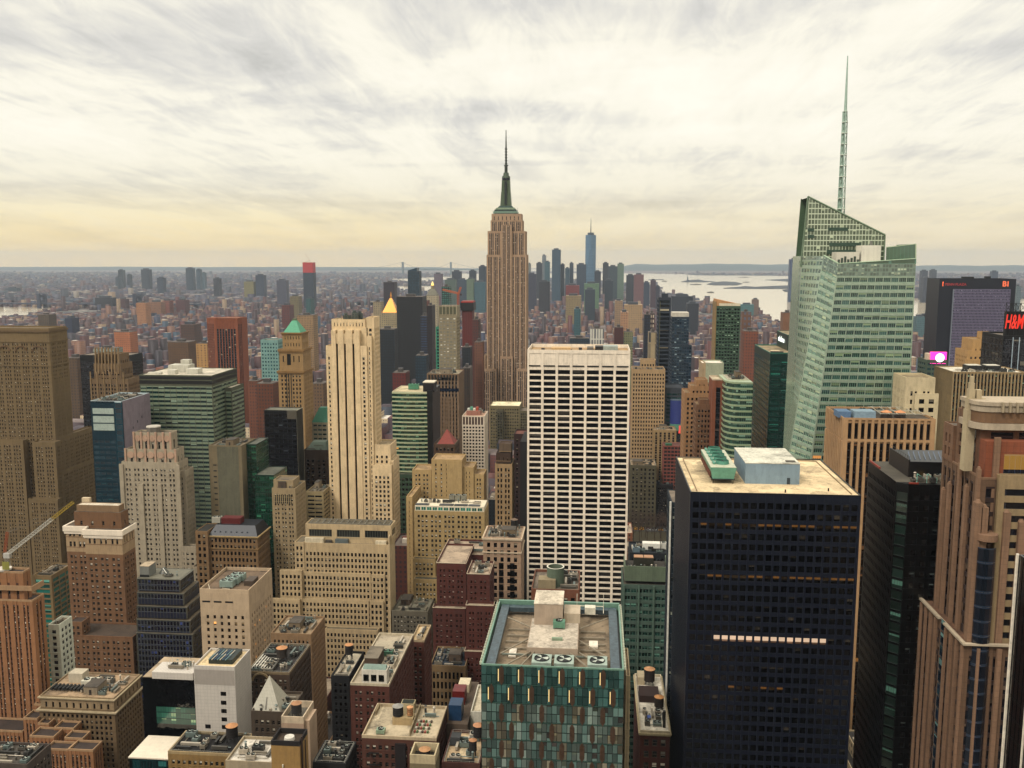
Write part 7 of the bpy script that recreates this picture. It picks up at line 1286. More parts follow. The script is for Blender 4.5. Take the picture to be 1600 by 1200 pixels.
# ---- individually recognisable towers of the middle distance
def mid(nm, lab, u0, u1, v, Y, d, hexs, crown=None, z0=0, **k):
    b = Bld(nm, lab, k.pop('cat', 'tower'), nwin=0); m = farwall(hexs, **k); zt = Z(v, Y, (u0 + u1) / 2); x0, x1 = X(u0, v, Y), X(u1, v, Y)
    b.mb('wall', m).box(x0, x1, Y, Y + d, z0, zt); b.mb('roof', roofm('7a7068')).box(x0 + .3, x1 - .3, Y + .3, Y + d - .3, zt + .01, zt + .6); b.R = (x0, x1, Y, Y + d, zt); b.far = m
    m2 = b.item('penthouse', plain('6a6460')); w = x1 - x0
    if not crown: m2.box(x0 + w * .3, x0 + w * .65, Y + d * .3, Y + d * .6, zt + .6, zt + 4.5)
    else: b.items.remove(m2.rec); crown(b)
    b.finish(); return b
def c_gold(b):
    x0, x1, y0, y1, z = b.R; m = b.item('gilded_pyramid', plain('d8a040', .35, .5, .05)); c = (x0 + x1) / 2; cy = (y0 + y1) / 2; zt = Z(460, y0 + 12); w = (x1 - x0) * .42; m.taper(c - w, c + w, cy - w, cy + w, z + .6, c - 2.2, c + 2.2, cy - 2.2, cy + 2.2, zt - 9); m.taper(c - 1.6, c + 1.6, cy - 1.6, cy + 1.6, zt - 9, c - 1.6, c + 1.6, cy - 1.6, cy + 1.6, zt - 5); m.taper(c - 1.8, c + 1.8, cy - 1.8, cy + 1.8, zt - 4.99, c - .1, c + .1, cy - .1, cy + .1, zt + 5)
    for sx in (x0 + 1, x1 - 2.5): q = b.item('pinnacle', plain('d8a040', .4)); q.taper(sx, sx + 1.5, y0, y0 + 1.5, z + .6, sx + .6, sx + .9, y0 + .6, y0 + .9, z + 5)
mid('gold_pyramid_tower', 'beige tower topped by a gilded pyramid, left of the wide black slab', 595, 622, 489, 1900, 34, 'cbbd9c', c_gold, fh=4, bw=4, wf=.4, hf=.5)
mid('office_block', 'beige lower wing in front of the gilded pyramid tower, with thin aerials', 619, 637, 534, 1700, 26, 'c4b594', fh=4, bw=4, wf=.4, hf=.5, cat='building')
def c_clock(b):
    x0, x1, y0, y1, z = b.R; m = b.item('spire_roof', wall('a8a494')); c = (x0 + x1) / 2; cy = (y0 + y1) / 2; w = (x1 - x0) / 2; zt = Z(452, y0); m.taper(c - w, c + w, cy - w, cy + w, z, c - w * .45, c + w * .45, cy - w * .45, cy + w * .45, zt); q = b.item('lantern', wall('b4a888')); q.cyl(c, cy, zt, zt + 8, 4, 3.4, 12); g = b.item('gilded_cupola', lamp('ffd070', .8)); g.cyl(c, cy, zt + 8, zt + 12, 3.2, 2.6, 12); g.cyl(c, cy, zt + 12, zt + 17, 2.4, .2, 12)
mid('clock_tower', 'slender white marble tower with steep roof and glowing gilded cupola', 666, 683, 462, 2100, 26, 'c8bda4', c_clock, fh=4, bw=4, wf=.3, hf=.5)
mid('black_slab', 'wide flat topped black slab, right of the gilded pyramid tower', 619.5, 660, 464, 1560, 40, '1c2230', fh=4, bw=2.5, wf=.5, hf=.6, dark='0c0f16', var=.3)
mid('maroon_slab', 'thin maroon blank slab, right of the wide black slab', 667, 675, 478, 1450, 30, '4e2a34', fh=4, bw=9, wf=.01, hf=.1, var=.2)
mid('office_block', 'brown and blue striped block between the black and the maroon slab', 657, 667, 494, 1470, 26, '5a5260', fh=4, bw=4, wf=.9, hf=.5, dark='2a3f5c', cat='building')
mid('brick_tower', 'reddish tower with a pale side, above the maroon slab', 658, 668, 470, 1640, 22, '9c6450', fh=4, bw=4, wf=.4, hf=.5)
mid('glass_tower', 'dark teal tower with a notched top, directly below the gilded pyramid tower', 591, 616, 515, 1350, 26, '12303c', fh=4, bw=3, wf=.7, hf=.7, dark='0a1c28')
mid('glass_tower', 'slanted top blue glass tower rising directly behind the wide black slab', 637, 655, 424, 2300, 30, '1c4450', lambda b: b.item('slanted_crown', plain('27566a', .3)).hexa([(b.R[0], b.R[2], b.R[4] + .61), (b.R[1] - 6, b.R[2], b.R[4] + .61), (b.R[1] - 6, b.R[3], b.R[4] + .61), (b.R[0], b.R[3], b.R[4] + .61), (b.R[0], b.R[2], b.R[4] + 2), (b.R[1] - 6, b.R[2], b.R[4] + 9), (b.R[1] - 6, b.R[3], b.R[4] + 9), (b.R[0], b.R[3], b.R[4] + 2)]), fh=4, bw=4, wf=.8, hf=.8, dark='123444')
mid('maroon_tower', 'square plum coloured tower with a small cap, left of the slanted blue glass tower', 599, 616, 441, 2900, 44, '544250', fh=4, bw=3, wf=.5, hf=.5, dark='3a2c3c')
mid('office_block', 'pale stepped block with a white dome, left of the gilded pyramid tower', 583, 595, 472, 2000, 26, 'bfb296', fh=4, bw=4, wf=.35, hf=.5, cat='building')
mid('glass_tower', 'slim black and green glass tower, right of the marble tower with gilded cupola', 690, 702, 448, 1800, 26, '16222a', fh=4, bw=4, wf=.8, hf=.5, dark='3a7a6c')
def c_red(b):
    x0, x1, y0, y1, z = b.R; m = b.item('formwork', plain('2e2226')); m.box(x0 - 2, x1 + 2, y0 - 2, y1, z + .7, z + 12); r = b.item('red_netting', plain('b8402a')); r.box(x0 - 1.5, x1 + 1.5, y0 - 1.6, y1 - 1, z + 12.01, z + 14)
mid('construction_tower', 'red orange wrapped tower under construction with a dark top, left of the tallest skyscraper', 722, 738, 486, 1330, 24, 'a04430', c_red, fh=4, bw=3.4, wf=.45, hf=.8, dark='5a2420', pier=True)
mid('brick_tower', 'brown brick tower, between the red wrapped tower and the tallest skyscraper', 738, 748, 500, 1310, 24, '8c5c50', fh=4, bw=3, wf=.4, hf=.5)
mid('stepped_tower', 'tan stepped tower, at the left shoulder of the tallest skyscraper', 741, 754, 535, 1240, 20, 'a87c60', fh=3.6, bw=3, wf=.4, hf=.5)
mid('glass_block', 'dark teal glass block below the red wrapped tower', 722, 735, 543, 1200, 20, '1c3644', fh=4, bw=3, wf=.8, hf=.7, cat='building')
mid('office_block', 'brown ribbed block right of the white fin crowned tower', 722, 734, 576, 1060, 26, '8c7866', fh=3.6, bw=2.4, wf=.5, hf=.6, pier=True, cat='building')
mid('glass_tower', 'slim blue glass tower below the wide black slab, above the ribbon tower roof box', 649, 666, 556, 1120, 20, '2a5468', fh=3.6, bw=3, wf=.7, hf=.6, dark='16323f')
mid('brick_building', 'red brick stepped building, above the left end of the ribbon tower roof', 613, 634, 583, 1000, 22, '94493a', fh=3.6, bw=3, wf=.35, hf=.5, cat='building')
mid('office_block', 'white pinstriped block with dark glass lower wing, above the white ribbon tower roof', 922, 944, 514, 1700, 30, 'd8d4c8', fh=30, bw=5, wf=.55, hf=.93, dark='1a2438', cat='building')
mid('office_block', 'long blue grey block left of the white pinstriped block', 890, 921, 529, 1650, 30, '4f6470', fh=4, bw=4, wf=.6, hf=.5, dark='24384a', cat='building')
mid('brick_tower', 'plain red brown tower right of the white pinstriped block', 960, 974, 512, 1500, 24, '86504a', fh=4, bw=2.6, wf=.3, hf=.5)
mid('office_block', 'pale green office block right of the plain red brown tower', 975, 989, 519, 1500, 24, 'a8a884', fh=4, bw=3, wf=.5, hf=.5, cat='building')
mid('glass_tower', 'thin navy tower left of the slim dark banded slab', 1007, 1017, 492, 1350, 22, '26384c', fh=4, bw=3, wf=.6, hf=.6, dark='16243a')
mid('office_block', 'pale tower with two dark vertical slots, below the thin navy tower', 1014, 1028, 520, 1250, 24, 'c4b494', fh=22, bw=9, wf=.4, hf=.9, cat='building')
mid('brick_tower', 'thin maroon tower with pale window frames, left of the slim dark banded slab', 1015, 1023, 490, 1550, 18, '6a3a44', fh=8, bw=4, wf=.5, hf=.6, dark='c8b8a0')
mid('brick_tower', 'orange tan tower with a dark roof band, right of the green balcony tower', 1163, 1185, 518, 1250, 26, 'b47a58', fh=4, bw=3.4, wf=.45, hf=.5)
mid('brick_tower', 'tan tower with blue window panels, behind the dark roof banded orange tower', 1160, 1174, 488, 1600, 24, 'a88468', fh=9, bw=7, wf=.5, hf=.5, dark='4a5468')
mid('brick_tower', 'plain tan slab with a dark slot, left of the faceted glass tower', 1224, 1240, 489, 1650, 24, 'b08a68', fh=4, bw=9, wf=.01, hf=.5)
mid('striped_slab', 'lit tan apartment slab on the far left, above the red brick plain', 213, 227, 473, 3300, 40, 'c49a70', fh=6, bw=5, wf=.3, hf=.5)
mid('brick_tower', 'orange tan apartment block above the banded tower roof, far left', 178, 203, 519, 1750, 30, 'cc9468', fh=4, bw=4, wf=.3, hf=.45)
mid('office_block', 'beige block with a green cap, above the white roof plant of the banded tower', 262, 294, 535, 1500, 34, '9a7c58', fh=4, bw=4, wf=.35, hf=.5, cat='building')
mid('office_block', 'white topped block above the golden brown crowned tower', 145, 178, 545, 1500, 30, 'b8bcb0', fh=4, bw=4, wf=.5, hf=.5, cat='building')
mid('office_block', 'ochre block with a dark slot, left of the orange brick tower', 306, 323, 537, 1450, 26, 'c8a66c', fh=4, bw=6, wf=.3, hf=.5, cat='building')
mid('brick_tower', 'brown apartment tower standing over the gothic roof on the far left', 59, 76, 492, 2300, 34, '8c7a60', fh=4, bw=5, wf=.4, hf=.5)
mid('brick_tower', 'small golden tan stepped tower right behind the gothic tower', 100, 120, 560, 1200, 30, '8a7254', fh=4, bw=4, wf=.35, hf=.5)
mid('office_block', 'pale pink block below the orange brick tower, left of the pyramid tower', 387, 402, 596, 1000, 20, 'b07c5c', fh=3.6, bw=3, wf=.4, hf=.5, cat='building')
mid('brick_tower', 'orange brown tower below the turquoise gridded tower', 400, 426, 600, 900, 22, 'a06c44', fh=3.6, bw=3, wf=.4, hf=.5)
mid('office_block', 'pale brown block right of the copper pyramid tower', 486, 505, 600, 940, 22, '9c8468', fh=3.6, bw=3, wf=.4, hf=.5, cat='building')
mid('office_block', 'sandy block with dark roof on the far red plain, right of the copper pyramid', 464, 489, 493, 1700, 30, 'bca27c', fh=4, bw=3, wf=.4, hf=.5, cat='building')
# ================================================================== far skyline
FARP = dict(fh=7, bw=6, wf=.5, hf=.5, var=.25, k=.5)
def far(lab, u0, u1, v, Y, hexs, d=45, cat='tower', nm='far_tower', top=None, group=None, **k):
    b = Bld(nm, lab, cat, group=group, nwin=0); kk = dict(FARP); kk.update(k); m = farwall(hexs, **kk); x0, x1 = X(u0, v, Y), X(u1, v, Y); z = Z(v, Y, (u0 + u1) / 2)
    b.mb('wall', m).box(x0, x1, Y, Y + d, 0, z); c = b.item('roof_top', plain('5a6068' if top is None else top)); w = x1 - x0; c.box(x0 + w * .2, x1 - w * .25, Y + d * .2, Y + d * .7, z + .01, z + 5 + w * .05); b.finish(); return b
# tallest far tower: eight-sided tapering glass with a mast
b = Bld('glass_tower', 'far tapering blue glass tower with a thin mast, highest of the downtown cluster', 'skyscraper', nwin=0); Y = 5600; m = b.mb('wall', farwall('6f95ac', fh=9, bw=300, wf=1.0, hf=.35, dark='5a8098', var=.2, k=.4)); x0, x1 = X(914.5, 400, Y), X(931, 400, Y); z = Z(367, Y, 922); c = (x0 + x1) / 2; w = (x1 - x0) / 2; cy = Y + w
bt = [(c - w, cy - w), (c + w, cy - w), (c + w, cy + w), (c - w, cy + w)]; tp = [(c, cy - w), (c + w, cy), (c, cy + w), (c - w, cy)]; zb_ = 60
m.box(c - w, c + w, cy - w, cy + w, 0, zb_)
for i in range(4): j = (i + 1) % 4; m.tri((*bt[i], zb_), (*bt[j], zb_), (*tp[i], z)); m.tri((*bt[j], zb_), (*tp[j], z), (*tp[i], z))
n0 = len(m.v); m.v += [(*p, z) for p in tp]; m.f.append((n0, n0 + 1, n0 + 2, n0 + 3)); m.uv += [(0, 0)] * 4
q = b.item('ring', plain('4a5a66')); q.cyl(c, cy, z, z + 14, w * .62, w * .6, 20); q = b.item('mast', plain('5a646c')); q.cyl(c, cy, z + 14, Z(341, Y, 922), 3.2, 1.0, 8); b.finish()
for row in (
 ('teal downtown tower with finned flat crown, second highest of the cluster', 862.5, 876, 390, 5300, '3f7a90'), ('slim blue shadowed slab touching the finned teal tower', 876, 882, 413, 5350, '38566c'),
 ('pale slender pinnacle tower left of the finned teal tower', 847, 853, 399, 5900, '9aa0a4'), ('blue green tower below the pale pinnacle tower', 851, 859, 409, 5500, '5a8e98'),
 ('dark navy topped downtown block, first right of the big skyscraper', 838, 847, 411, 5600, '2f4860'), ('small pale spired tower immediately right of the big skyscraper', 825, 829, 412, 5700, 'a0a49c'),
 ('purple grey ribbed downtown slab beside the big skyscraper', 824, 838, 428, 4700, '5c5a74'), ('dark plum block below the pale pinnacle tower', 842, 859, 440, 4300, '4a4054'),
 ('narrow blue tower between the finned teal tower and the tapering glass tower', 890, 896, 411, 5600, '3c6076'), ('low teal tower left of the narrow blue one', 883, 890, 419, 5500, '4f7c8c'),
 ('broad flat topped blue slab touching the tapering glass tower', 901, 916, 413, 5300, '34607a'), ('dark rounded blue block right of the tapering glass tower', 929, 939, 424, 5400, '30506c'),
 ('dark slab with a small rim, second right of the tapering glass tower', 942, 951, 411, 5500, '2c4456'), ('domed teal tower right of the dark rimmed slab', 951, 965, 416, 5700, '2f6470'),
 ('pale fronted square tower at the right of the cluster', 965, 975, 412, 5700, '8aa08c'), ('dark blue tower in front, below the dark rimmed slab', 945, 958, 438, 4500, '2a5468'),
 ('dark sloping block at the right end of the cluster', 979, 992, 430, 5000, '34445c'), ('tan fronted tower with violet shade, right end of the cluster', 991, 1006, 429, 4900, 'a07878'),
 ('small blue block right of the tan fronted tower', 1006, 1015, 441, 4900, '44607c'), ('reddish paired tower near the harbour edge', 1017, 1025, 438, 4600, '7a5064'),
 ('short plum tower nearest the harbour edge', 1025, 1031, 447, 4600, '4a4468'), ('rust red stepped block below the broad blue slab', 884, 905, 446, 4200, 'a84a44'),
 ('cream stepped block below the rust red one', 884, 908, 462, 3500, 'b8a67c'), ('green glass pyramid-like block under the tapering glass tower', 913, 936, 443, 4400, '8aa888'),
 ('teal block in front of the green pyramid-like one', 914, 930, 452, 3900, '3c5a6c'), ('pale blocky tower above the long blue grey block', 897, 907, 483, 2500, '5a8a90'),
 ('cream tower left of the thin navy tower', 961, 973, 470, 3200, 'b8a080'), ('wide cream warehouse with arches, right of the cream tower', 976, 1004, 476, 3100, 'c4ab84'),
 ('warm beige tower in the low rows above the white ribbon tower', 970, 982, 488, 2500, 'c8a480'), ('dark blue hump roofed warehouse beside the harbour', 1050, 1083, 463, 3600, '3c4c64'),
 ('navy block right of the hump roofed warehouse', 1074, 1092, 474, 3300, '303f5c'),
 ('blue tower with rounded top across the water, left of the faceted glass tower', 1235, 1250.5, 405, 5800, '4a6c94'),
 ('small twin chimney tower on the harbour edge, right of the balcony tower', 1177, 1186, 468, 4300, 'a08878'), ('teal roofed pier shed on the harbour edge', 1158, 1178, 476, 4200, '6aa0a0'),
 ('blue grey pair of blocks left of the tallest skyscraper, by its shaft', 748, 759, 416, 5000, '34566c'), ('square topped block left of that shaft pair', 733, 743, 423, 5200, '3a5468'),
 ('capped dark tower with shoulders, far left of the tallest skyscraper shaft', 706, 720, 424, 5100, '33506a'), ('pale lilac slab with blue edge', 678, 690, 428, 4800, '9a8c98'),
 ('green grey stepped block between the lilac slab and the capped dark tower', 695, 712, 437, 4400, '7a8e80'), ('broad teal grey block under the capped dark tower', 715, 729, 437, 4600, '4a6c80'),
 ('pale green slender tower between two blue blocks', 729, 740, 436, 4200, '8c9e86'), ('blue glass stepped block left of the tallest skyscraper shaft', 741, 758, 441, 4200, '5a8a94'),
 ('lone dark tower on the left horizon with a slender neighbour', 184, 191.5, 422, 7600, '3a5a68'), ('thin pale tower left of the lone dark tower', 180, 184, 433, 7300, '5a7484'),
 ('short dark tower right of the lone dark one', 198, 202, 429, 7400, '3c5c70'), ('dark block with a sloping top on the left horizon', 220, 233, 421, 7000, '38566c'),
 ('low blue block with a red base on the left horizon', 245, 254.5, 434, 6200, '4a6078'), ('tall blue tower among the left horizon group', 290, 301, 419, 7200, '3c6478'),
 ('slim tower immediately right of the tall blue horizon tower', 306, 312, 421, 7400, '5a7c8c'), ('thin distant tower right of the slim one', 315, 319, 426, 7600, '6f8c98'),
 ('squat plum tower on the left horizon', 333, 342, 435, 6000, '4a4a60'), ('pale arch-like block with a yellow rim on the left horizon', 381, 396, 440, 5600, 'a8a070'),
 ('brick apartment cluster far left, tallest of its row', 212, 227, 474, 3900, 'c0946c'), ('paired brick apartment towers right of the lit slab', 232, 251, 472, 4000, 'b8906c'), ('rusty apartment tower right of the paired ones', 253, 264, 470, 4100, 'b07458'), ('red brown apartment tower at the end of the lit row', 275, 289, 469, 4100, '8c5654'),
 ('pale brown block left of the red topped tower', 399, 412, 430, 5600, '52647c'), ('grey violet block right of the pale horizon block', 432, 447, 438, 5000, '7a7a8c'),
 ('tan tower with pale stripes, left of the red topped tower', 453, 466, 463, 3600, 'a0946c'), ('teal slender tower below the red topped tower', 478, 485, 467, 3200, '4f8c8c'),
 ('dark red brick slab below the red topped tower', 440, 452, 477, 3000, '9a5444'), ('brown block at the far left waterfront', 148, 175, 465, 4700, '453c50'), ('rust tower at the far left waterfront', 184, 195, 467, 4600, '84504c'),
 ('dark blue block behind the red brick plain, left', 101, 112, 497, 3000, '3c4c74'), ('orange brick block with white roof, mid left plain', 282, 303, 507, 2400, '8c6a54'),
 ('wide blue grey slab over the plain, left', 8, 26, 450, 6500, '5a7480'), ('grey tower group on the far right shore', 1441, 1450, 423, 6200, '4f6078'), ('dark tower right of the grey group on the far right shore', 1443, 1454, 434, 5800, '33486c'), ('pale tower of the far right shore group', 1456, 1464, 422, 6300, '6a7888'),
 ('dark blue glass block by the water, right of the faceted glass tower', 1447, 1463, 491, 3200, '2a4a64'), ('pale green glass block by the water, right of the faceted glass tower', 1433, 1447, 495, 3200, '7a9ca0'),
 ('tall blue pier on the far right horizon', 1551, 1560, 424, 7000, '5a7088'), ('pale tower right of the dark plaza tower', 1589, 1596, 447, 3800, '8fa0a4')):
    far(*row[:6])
b = Bld('construction_tower', 'far dark blue tower with bright red unfinished top and crane, alone on the horizon', 'tower', nwin=0); Y = 4600; x0, x1 = X(473.5, 430, Y), X(489.5, 430, Y); b.mb('wall', farwall('2c4a62', fh=6, bw=5, wf=.6, hf=.5, dark='1e3448', var=.2)).box(x0, x1, Y, Y + 45, 0, Z(426, Y, 480)); m = b.item('red_top', plain('c8322a', .7)); m.box(x0 - .5, x1 - 1, Y - .5, Y + 45, Z(426, Y, 480), Z(410, Y, 480)); c = b.item('crane_jib', plain('b88a7a')); c.bar((x1 - 12, Y, Z(410, Y)), (x0 + 14, Y, Z(396, Y)), .7, 4); c.bar((x0 + 6, Y, Z(410, Y)), (x1 - 14, Y, Z(407, Y)), .9, 4); b.finish()

# suspension bridges
def bridge(lab, pts, Y, vdeck, vtop, u0, u1, col, r):
    b = Bld('suspension_bridge', lab, 'bridge', nwin=0); mt = plain(col, .6)
    zt, zd = Z(vtop, Y), Z(vdeck, Y); 
    for u in pts:
        t = b.item('bridge_tower', mt); x = X(u, vdeck, Y)
        for s in (-1, 1): t.box(x - r * 1.2, x + r * 1.2, Y + s * r * 4 - r, Y + s * r * 4 + r, 0, zt)
        t.box(x - r, x + r, Y - r * 3, Y + r * 3, zt - r * 3, zt - r); t.box(x - r, x + r, Y - r * 3, Y + r * 3, zd + 2, zd + r * 2)
    d = b.item('bridge_deck', mt); d.box(X(u0, vdeck, Y), X(u1, vdeck, Y), Y - r * 3, Y + r * 3, zd - r, zd)
    c = b.item('cable', mt); xs = [X(u, vdeck, Y) for u in (u0, *pts, u1)]
    for a, c2 in zip(xs[:-1], xs[1:]):
        main = a in [X(u, vdeck, Y) for u in pts] and c2 in [X(u, vdeck, Y) for u in pts]
        for k in range(14):
            f = lambda t: (zd + 4 + (zt - zd - 4) * (2 * t - 1) ** 2) if main else (zd + (zt - zd) * (t ** 1.6 if a == xs[0] else (1 - t) ** 1.6))
            c.bar((a + (c2 - a) * k / 14, Y, f(k / 14)), (a + (c2 - a) * (k + 1) / 14, Y, f((k + 1) / 14)), r * .28, 4)
    b.finish()
bridge('very distant suspension bridge with two towers on the horizon', (629.5, 704.5), 15500, 421, 409.5, 560, 765, '6a7f84', 9)
bridge('river suspension bridge with a dark deck, far left', (66, 215), 4750, 476.5, 461, -60, 330, '3a4660', 7)

# statue island figure
b = Bld('statue', 'tiny green statue on a tall pedestal, on a small island in the harbour', 'statue', nwin=0); Y = 11000; cx = X(1074.5, 435, Y); z0 = 0; p = b.item('pedestal', wall('6a7484')); zt = Z(436.5, Y); p.box(cx - 34, cx + 34, Y - 34, Y + 34, 0, 10); p.taper(cx - 17, cx + 17, Y - 17, Y + 17, 10, cx - 10, cx + 10, Y - 10, Y + 10, zt - 2)
f = b.item('figure', plain('3f6470')); zz = Z(430.5, Y); hgt = zz - zt; f.cyl(cx, Y, zt - 2, zt + hgt * .55, 8, 5.5, 12); f.cyl(cx, Y, zt + hgt * .55, zt + hgt * .72, 5.5, 2.2, 12); f.cyl(cx, Y, zt + hgt * .72, zt + hgt * .84, 2.8, 2.2, 10); f.bar((cx - 4, Y, zt + hgt * .6), (cx - 7, Y, zt + hgt * 1.05), 1.5, 6); f.cyl(cx - 7, Y, zt + hgt * 1.05, zt + hgt * 1.12, 2.4, 1.6, 8); f.box(cx + 3, cx + 8, Y - 3, Y, zt + hgt * .35, zt + hgt * .55); b.finish()

# ================================================================== ground, water, hills
gm = NT('city_ground'); pos = gm.n('ShaderNodeNewGeometry').outputs['Position']
v1 = gm.n('ShaderNodeTexVoronoi'); gm.put(v1.inputs['Vector'], gm.scalev(pos, (1 / 60, 1 / 30, 1 / 60))); v1.inputs['Scale'].default_value = 1; sv = gm.n('ShaderNodeSeparateColor'); gm.put(sv.inputs[0], v1.outputs['Color'])
base = gm.ramp(gm.noise(pos, .0006, 5, .6), [(.35, lin('4a4a48')), (.5, lin('57484a')), (.65, lin('3f4a42'))]); base = gm.mix(gm.math('MULTIPLY', gm.math('GREATER_THAN', sv.outputs[0], .8), .6), base, lin('9a8c80')); gm.put(gm.b.inputs['Base Color'], base); gm.b.inputs['Roughness'].default_value = .95
m = MB(); n = 96; m.v.append((0, 0, 0)); RG = 25500
for k in range(n): a = 2 * math.pi * k / n; m.v.append((RG * math.cos(a), RG * math.sin(a), 0))
for k in range(n): m.f.append((0, 1 + k, 1 + (k + 1) % n)); m.uv += [(0, 0)] * 3
single('ground', m, gm.m, kind='structure')
# near asphalt with pavements
am = NT('asphalt'); pos = am.n('ShaderNodeNewGeometry').outputs['Position']; am.put(am.b.inputs['Base Color'], am.ramp(am.noise(pos, .4, 5), [(.3, (.035, .034, .033)), (.7, (.065, .062, .06))])); am.b.inputs['Roughness'].default_value = .9
m = MB(); m.quad((-900, 60, .02), (1000, 60, .02), (1000, 1340, .02), (-900, 1340, .02)); single('road', m, am.m, kind='structure')
AV = [(-620, -600), (-480, -456), (-212, -186), (84, 108), (330, 354), (600, 624)]   # avenues (x ranges)
ST = [(140 + 80.4 * k) for k in range(0, 15)]                                              # street centre lines
xs = [-900] + [q for a in AV for q in a] + [1000]; pv = MB()
for i in range(0, len(xs), 2):
    for k in range(len(ST) - 1): pv.box(xs[i], xs[i + 1], ST[k] + 7, ST[k + 1] - 7, .024, .16, skip=(0,))
single('pavement', pv, wall('5a5650', var=.1), kind='structure')
mk = MB()
for a, c in AV:
    for q in (.25, .5, .75):
        y = 150
        while y < 1330: xx = a + (c - a) * q; mk.quad((xx - .08, y, .03), (xx + .08, y, .03), (xx + .08, y + 3, .03), (xx - .08, y + 3, .03)); y += 9
for s in ST:
    for a, c in AV:
        for k in range(10): xx = a + 1 + k * (c - a - 2) / 10; mk.quad((xx, s - 9.5, .031), (xx + .9, s - 9.5, .031), (xx + .9, s - 6.8, .031), (xx, s - 6.8, .031))
single('road_markings', mk, plain('d8d4c8', .8), kind='structure')

WPOLY = [
 [(700, 427.5), (945, 427), (1000, 427.2), (1240, 431), (1246, 431), (1246, 502), (1190, 492), (1120, 482), (1095, 476), (1075, 466), (1033, 462), (1030, 450), (990, 444), (940, 441), (880, 436), (760, 434), (700, 432)],
 [(612, 436), (690, 432.5), (770, 431), (770, 438), (690, 440), (617, 440.5)], [(612, 448), (690, 446), (690, 457), (612, 455)], [(700, 420.6), (955, 420.6), (955, 424), (700, 423.5)],
 [(-200, 478), (60, 480.5), (86, 481), (86, 487), (62, 487), (40, 493), (0, 498), (-200, 504)], [(68, 462), (110, 462), (110, 465.5), (68, 465)], [(88, 472.5), (148, 474), (148, 478.5), (90, 475.5)], [(134, 461.5), (152, 461.5), (152, 464), (134, 464)],
 [(1200, 470), (1470, 466), (1640, 468), (1640, 508), (1440, 504), (1200, 506)], [(1450, 417), (1550, 417), (1548, 420.5), (1450, 419.5)]]
IPOLY = [[(1064, 440.5), (1076, 438), (1092, 437), (1101, 439), (1118, 440), (1100, 441.3), (1066, 441)], [(1104, 444.5), (1112, 441.5), (1130, 440), (1150, 441), (1160, 443.5), (1152, 446), (1116, 446)], [(1130, 450.4), (1165, 447.5), (1180, 448.5), (1210, 447), (1242, 446), (1242, 451.5), (1175, 451.6), (1132, 451)],
         [(1070, 429.5), (1105, 426.8), (1240, 430.2), (1240, 431.2), (1160, 430.5), (1108, 430.6)], [(1013, 436.5), (1037, 436.8), (1037, 437.6), (1013, 437.4)], [(1195, 437.5), (1242, 435.5), (1242, 441), (1222, 439.5)], [(1222, 453), (1242, 451.8), (1242, 457), (1226, 456)]]
wtm = NT('water'); pos = wtm.n('ShaderNodeNewGeometry').outputs['Position']; wtm.put(wtm.b.inputs['Base Color'], (.52, .43, .29)); wtm.b.inputs['Roughness'].default_value = .12; wtm.b.inputs['Specular IOR Level'].default_value = .9
bp = wtm.n('ShaderNodeBump'); bp.inputs['Strength'].default_value = .12; bp.inputs['Distance'].default_value = 1.0; wtm.put(bp.inputs['Height'], wtm.noise(wtm.scalev(pos, (.03, .012, .03)), 1, 5)); wtm.put(wtm.b.inputs['Normal'], bp.outputs[0])
WW = [[G(u, v) for u, v in p] for p in WPOLY]; II = [[G(u, v) for u, v in p] for p in IPOLY]
from mathutils.geometry import tessellate_polygon
def flat(mb, poly, z):
    tr_ = tessellate_polygon([[Vector((x, y, 0)) for x, y in poly]]); n0 = len(mb.v); mb.v += [(x, y, z) for x, y in poly]
    for t in tr_:
        a, b_, c = [Vector(poly[i]) for i in t]; cr_ = (b_ - a).cross(c - a)
        mb.f.append(tuple(n0 + i for i in (t if cr_ > 0 else reversed(t)))); mb.uv += [(0, 0)] * 3
for k, p in enumerate(WW): m = MB(); flat(m, p, .6 + .15 * k); single('harbour_water' if k in (0, 8) else 'river_water', m, wtm.m, kind='structure')
im = plain('3a4650', .9)
for k, p in enumerate(II):
    m = MB(); flat(m, p, 3.0); n0 = len(p)
    for i in range(n0): a, c = p[i], p[(i + 1) % n0]; m.quad((*a, 0), (*c, 0), (*c, 3.0), (*a, 3.0))
    single('island_land', m, im, kind='structure')
def inside(px_, py_, poly):
    r = np.zeros(px_.shape, bool); n = len(poly)
    for i in range(n):
        (x1, y1), (x2, y2) = poly[i], poly[(i + 1) % n]
        c = ((y1 > py_) != (y2 > py_)) & (px_ < (x2 - x1) * (py_ - y1) / (y2 - y1 + 1e-9) + x1); r ^= c
    return r
# low hills on the horizon
rng = np.random.default_rng(5); hm = plain('4f6a68', .95, 0, .2)
for (u0, u1, Yh, amp, base_v, seed) in ((945, 1430, 20500, 1.0, 412.8, 1), (-80, 760, 20500, .5, 418.6, 2), (1400, 1700, 20500, .5, 415, 3)):
    m = MB(); N = 60; rows = []
    for j, (dy, hk) in enumerate(((0, 0), (900, .65), (2200, 1), (4500, .2))):
        row = []
        for i in range(N + 1):
            u = u0 + (u1 - u0) * i / N; x = X(u, base_v, Yh) * (Yh + dy) / Yh; zt = Z(base_v, Yh); e_ = max(0.0, zt) * (.94 + .06 * math.sin(i * .31 + seed) + .03 * math.sin(i * .9 + seed * 2)); ed = min(1, i / 6, (N - i) / 6 + (.8 if u1 > 1400 else 0)); row.append((x, Yh + dy, 0 if hk == 0 else max(2, e_ * hk * max(.15, ed))))
        rows.append(row)
    for j in range(3):
        for i in range(N): m.quad(rows[j][i], rows[j][i + 1], rows[j + 1][i + 1], rows[j + 1][i])
    single('hills', m, hm, kind='structure')

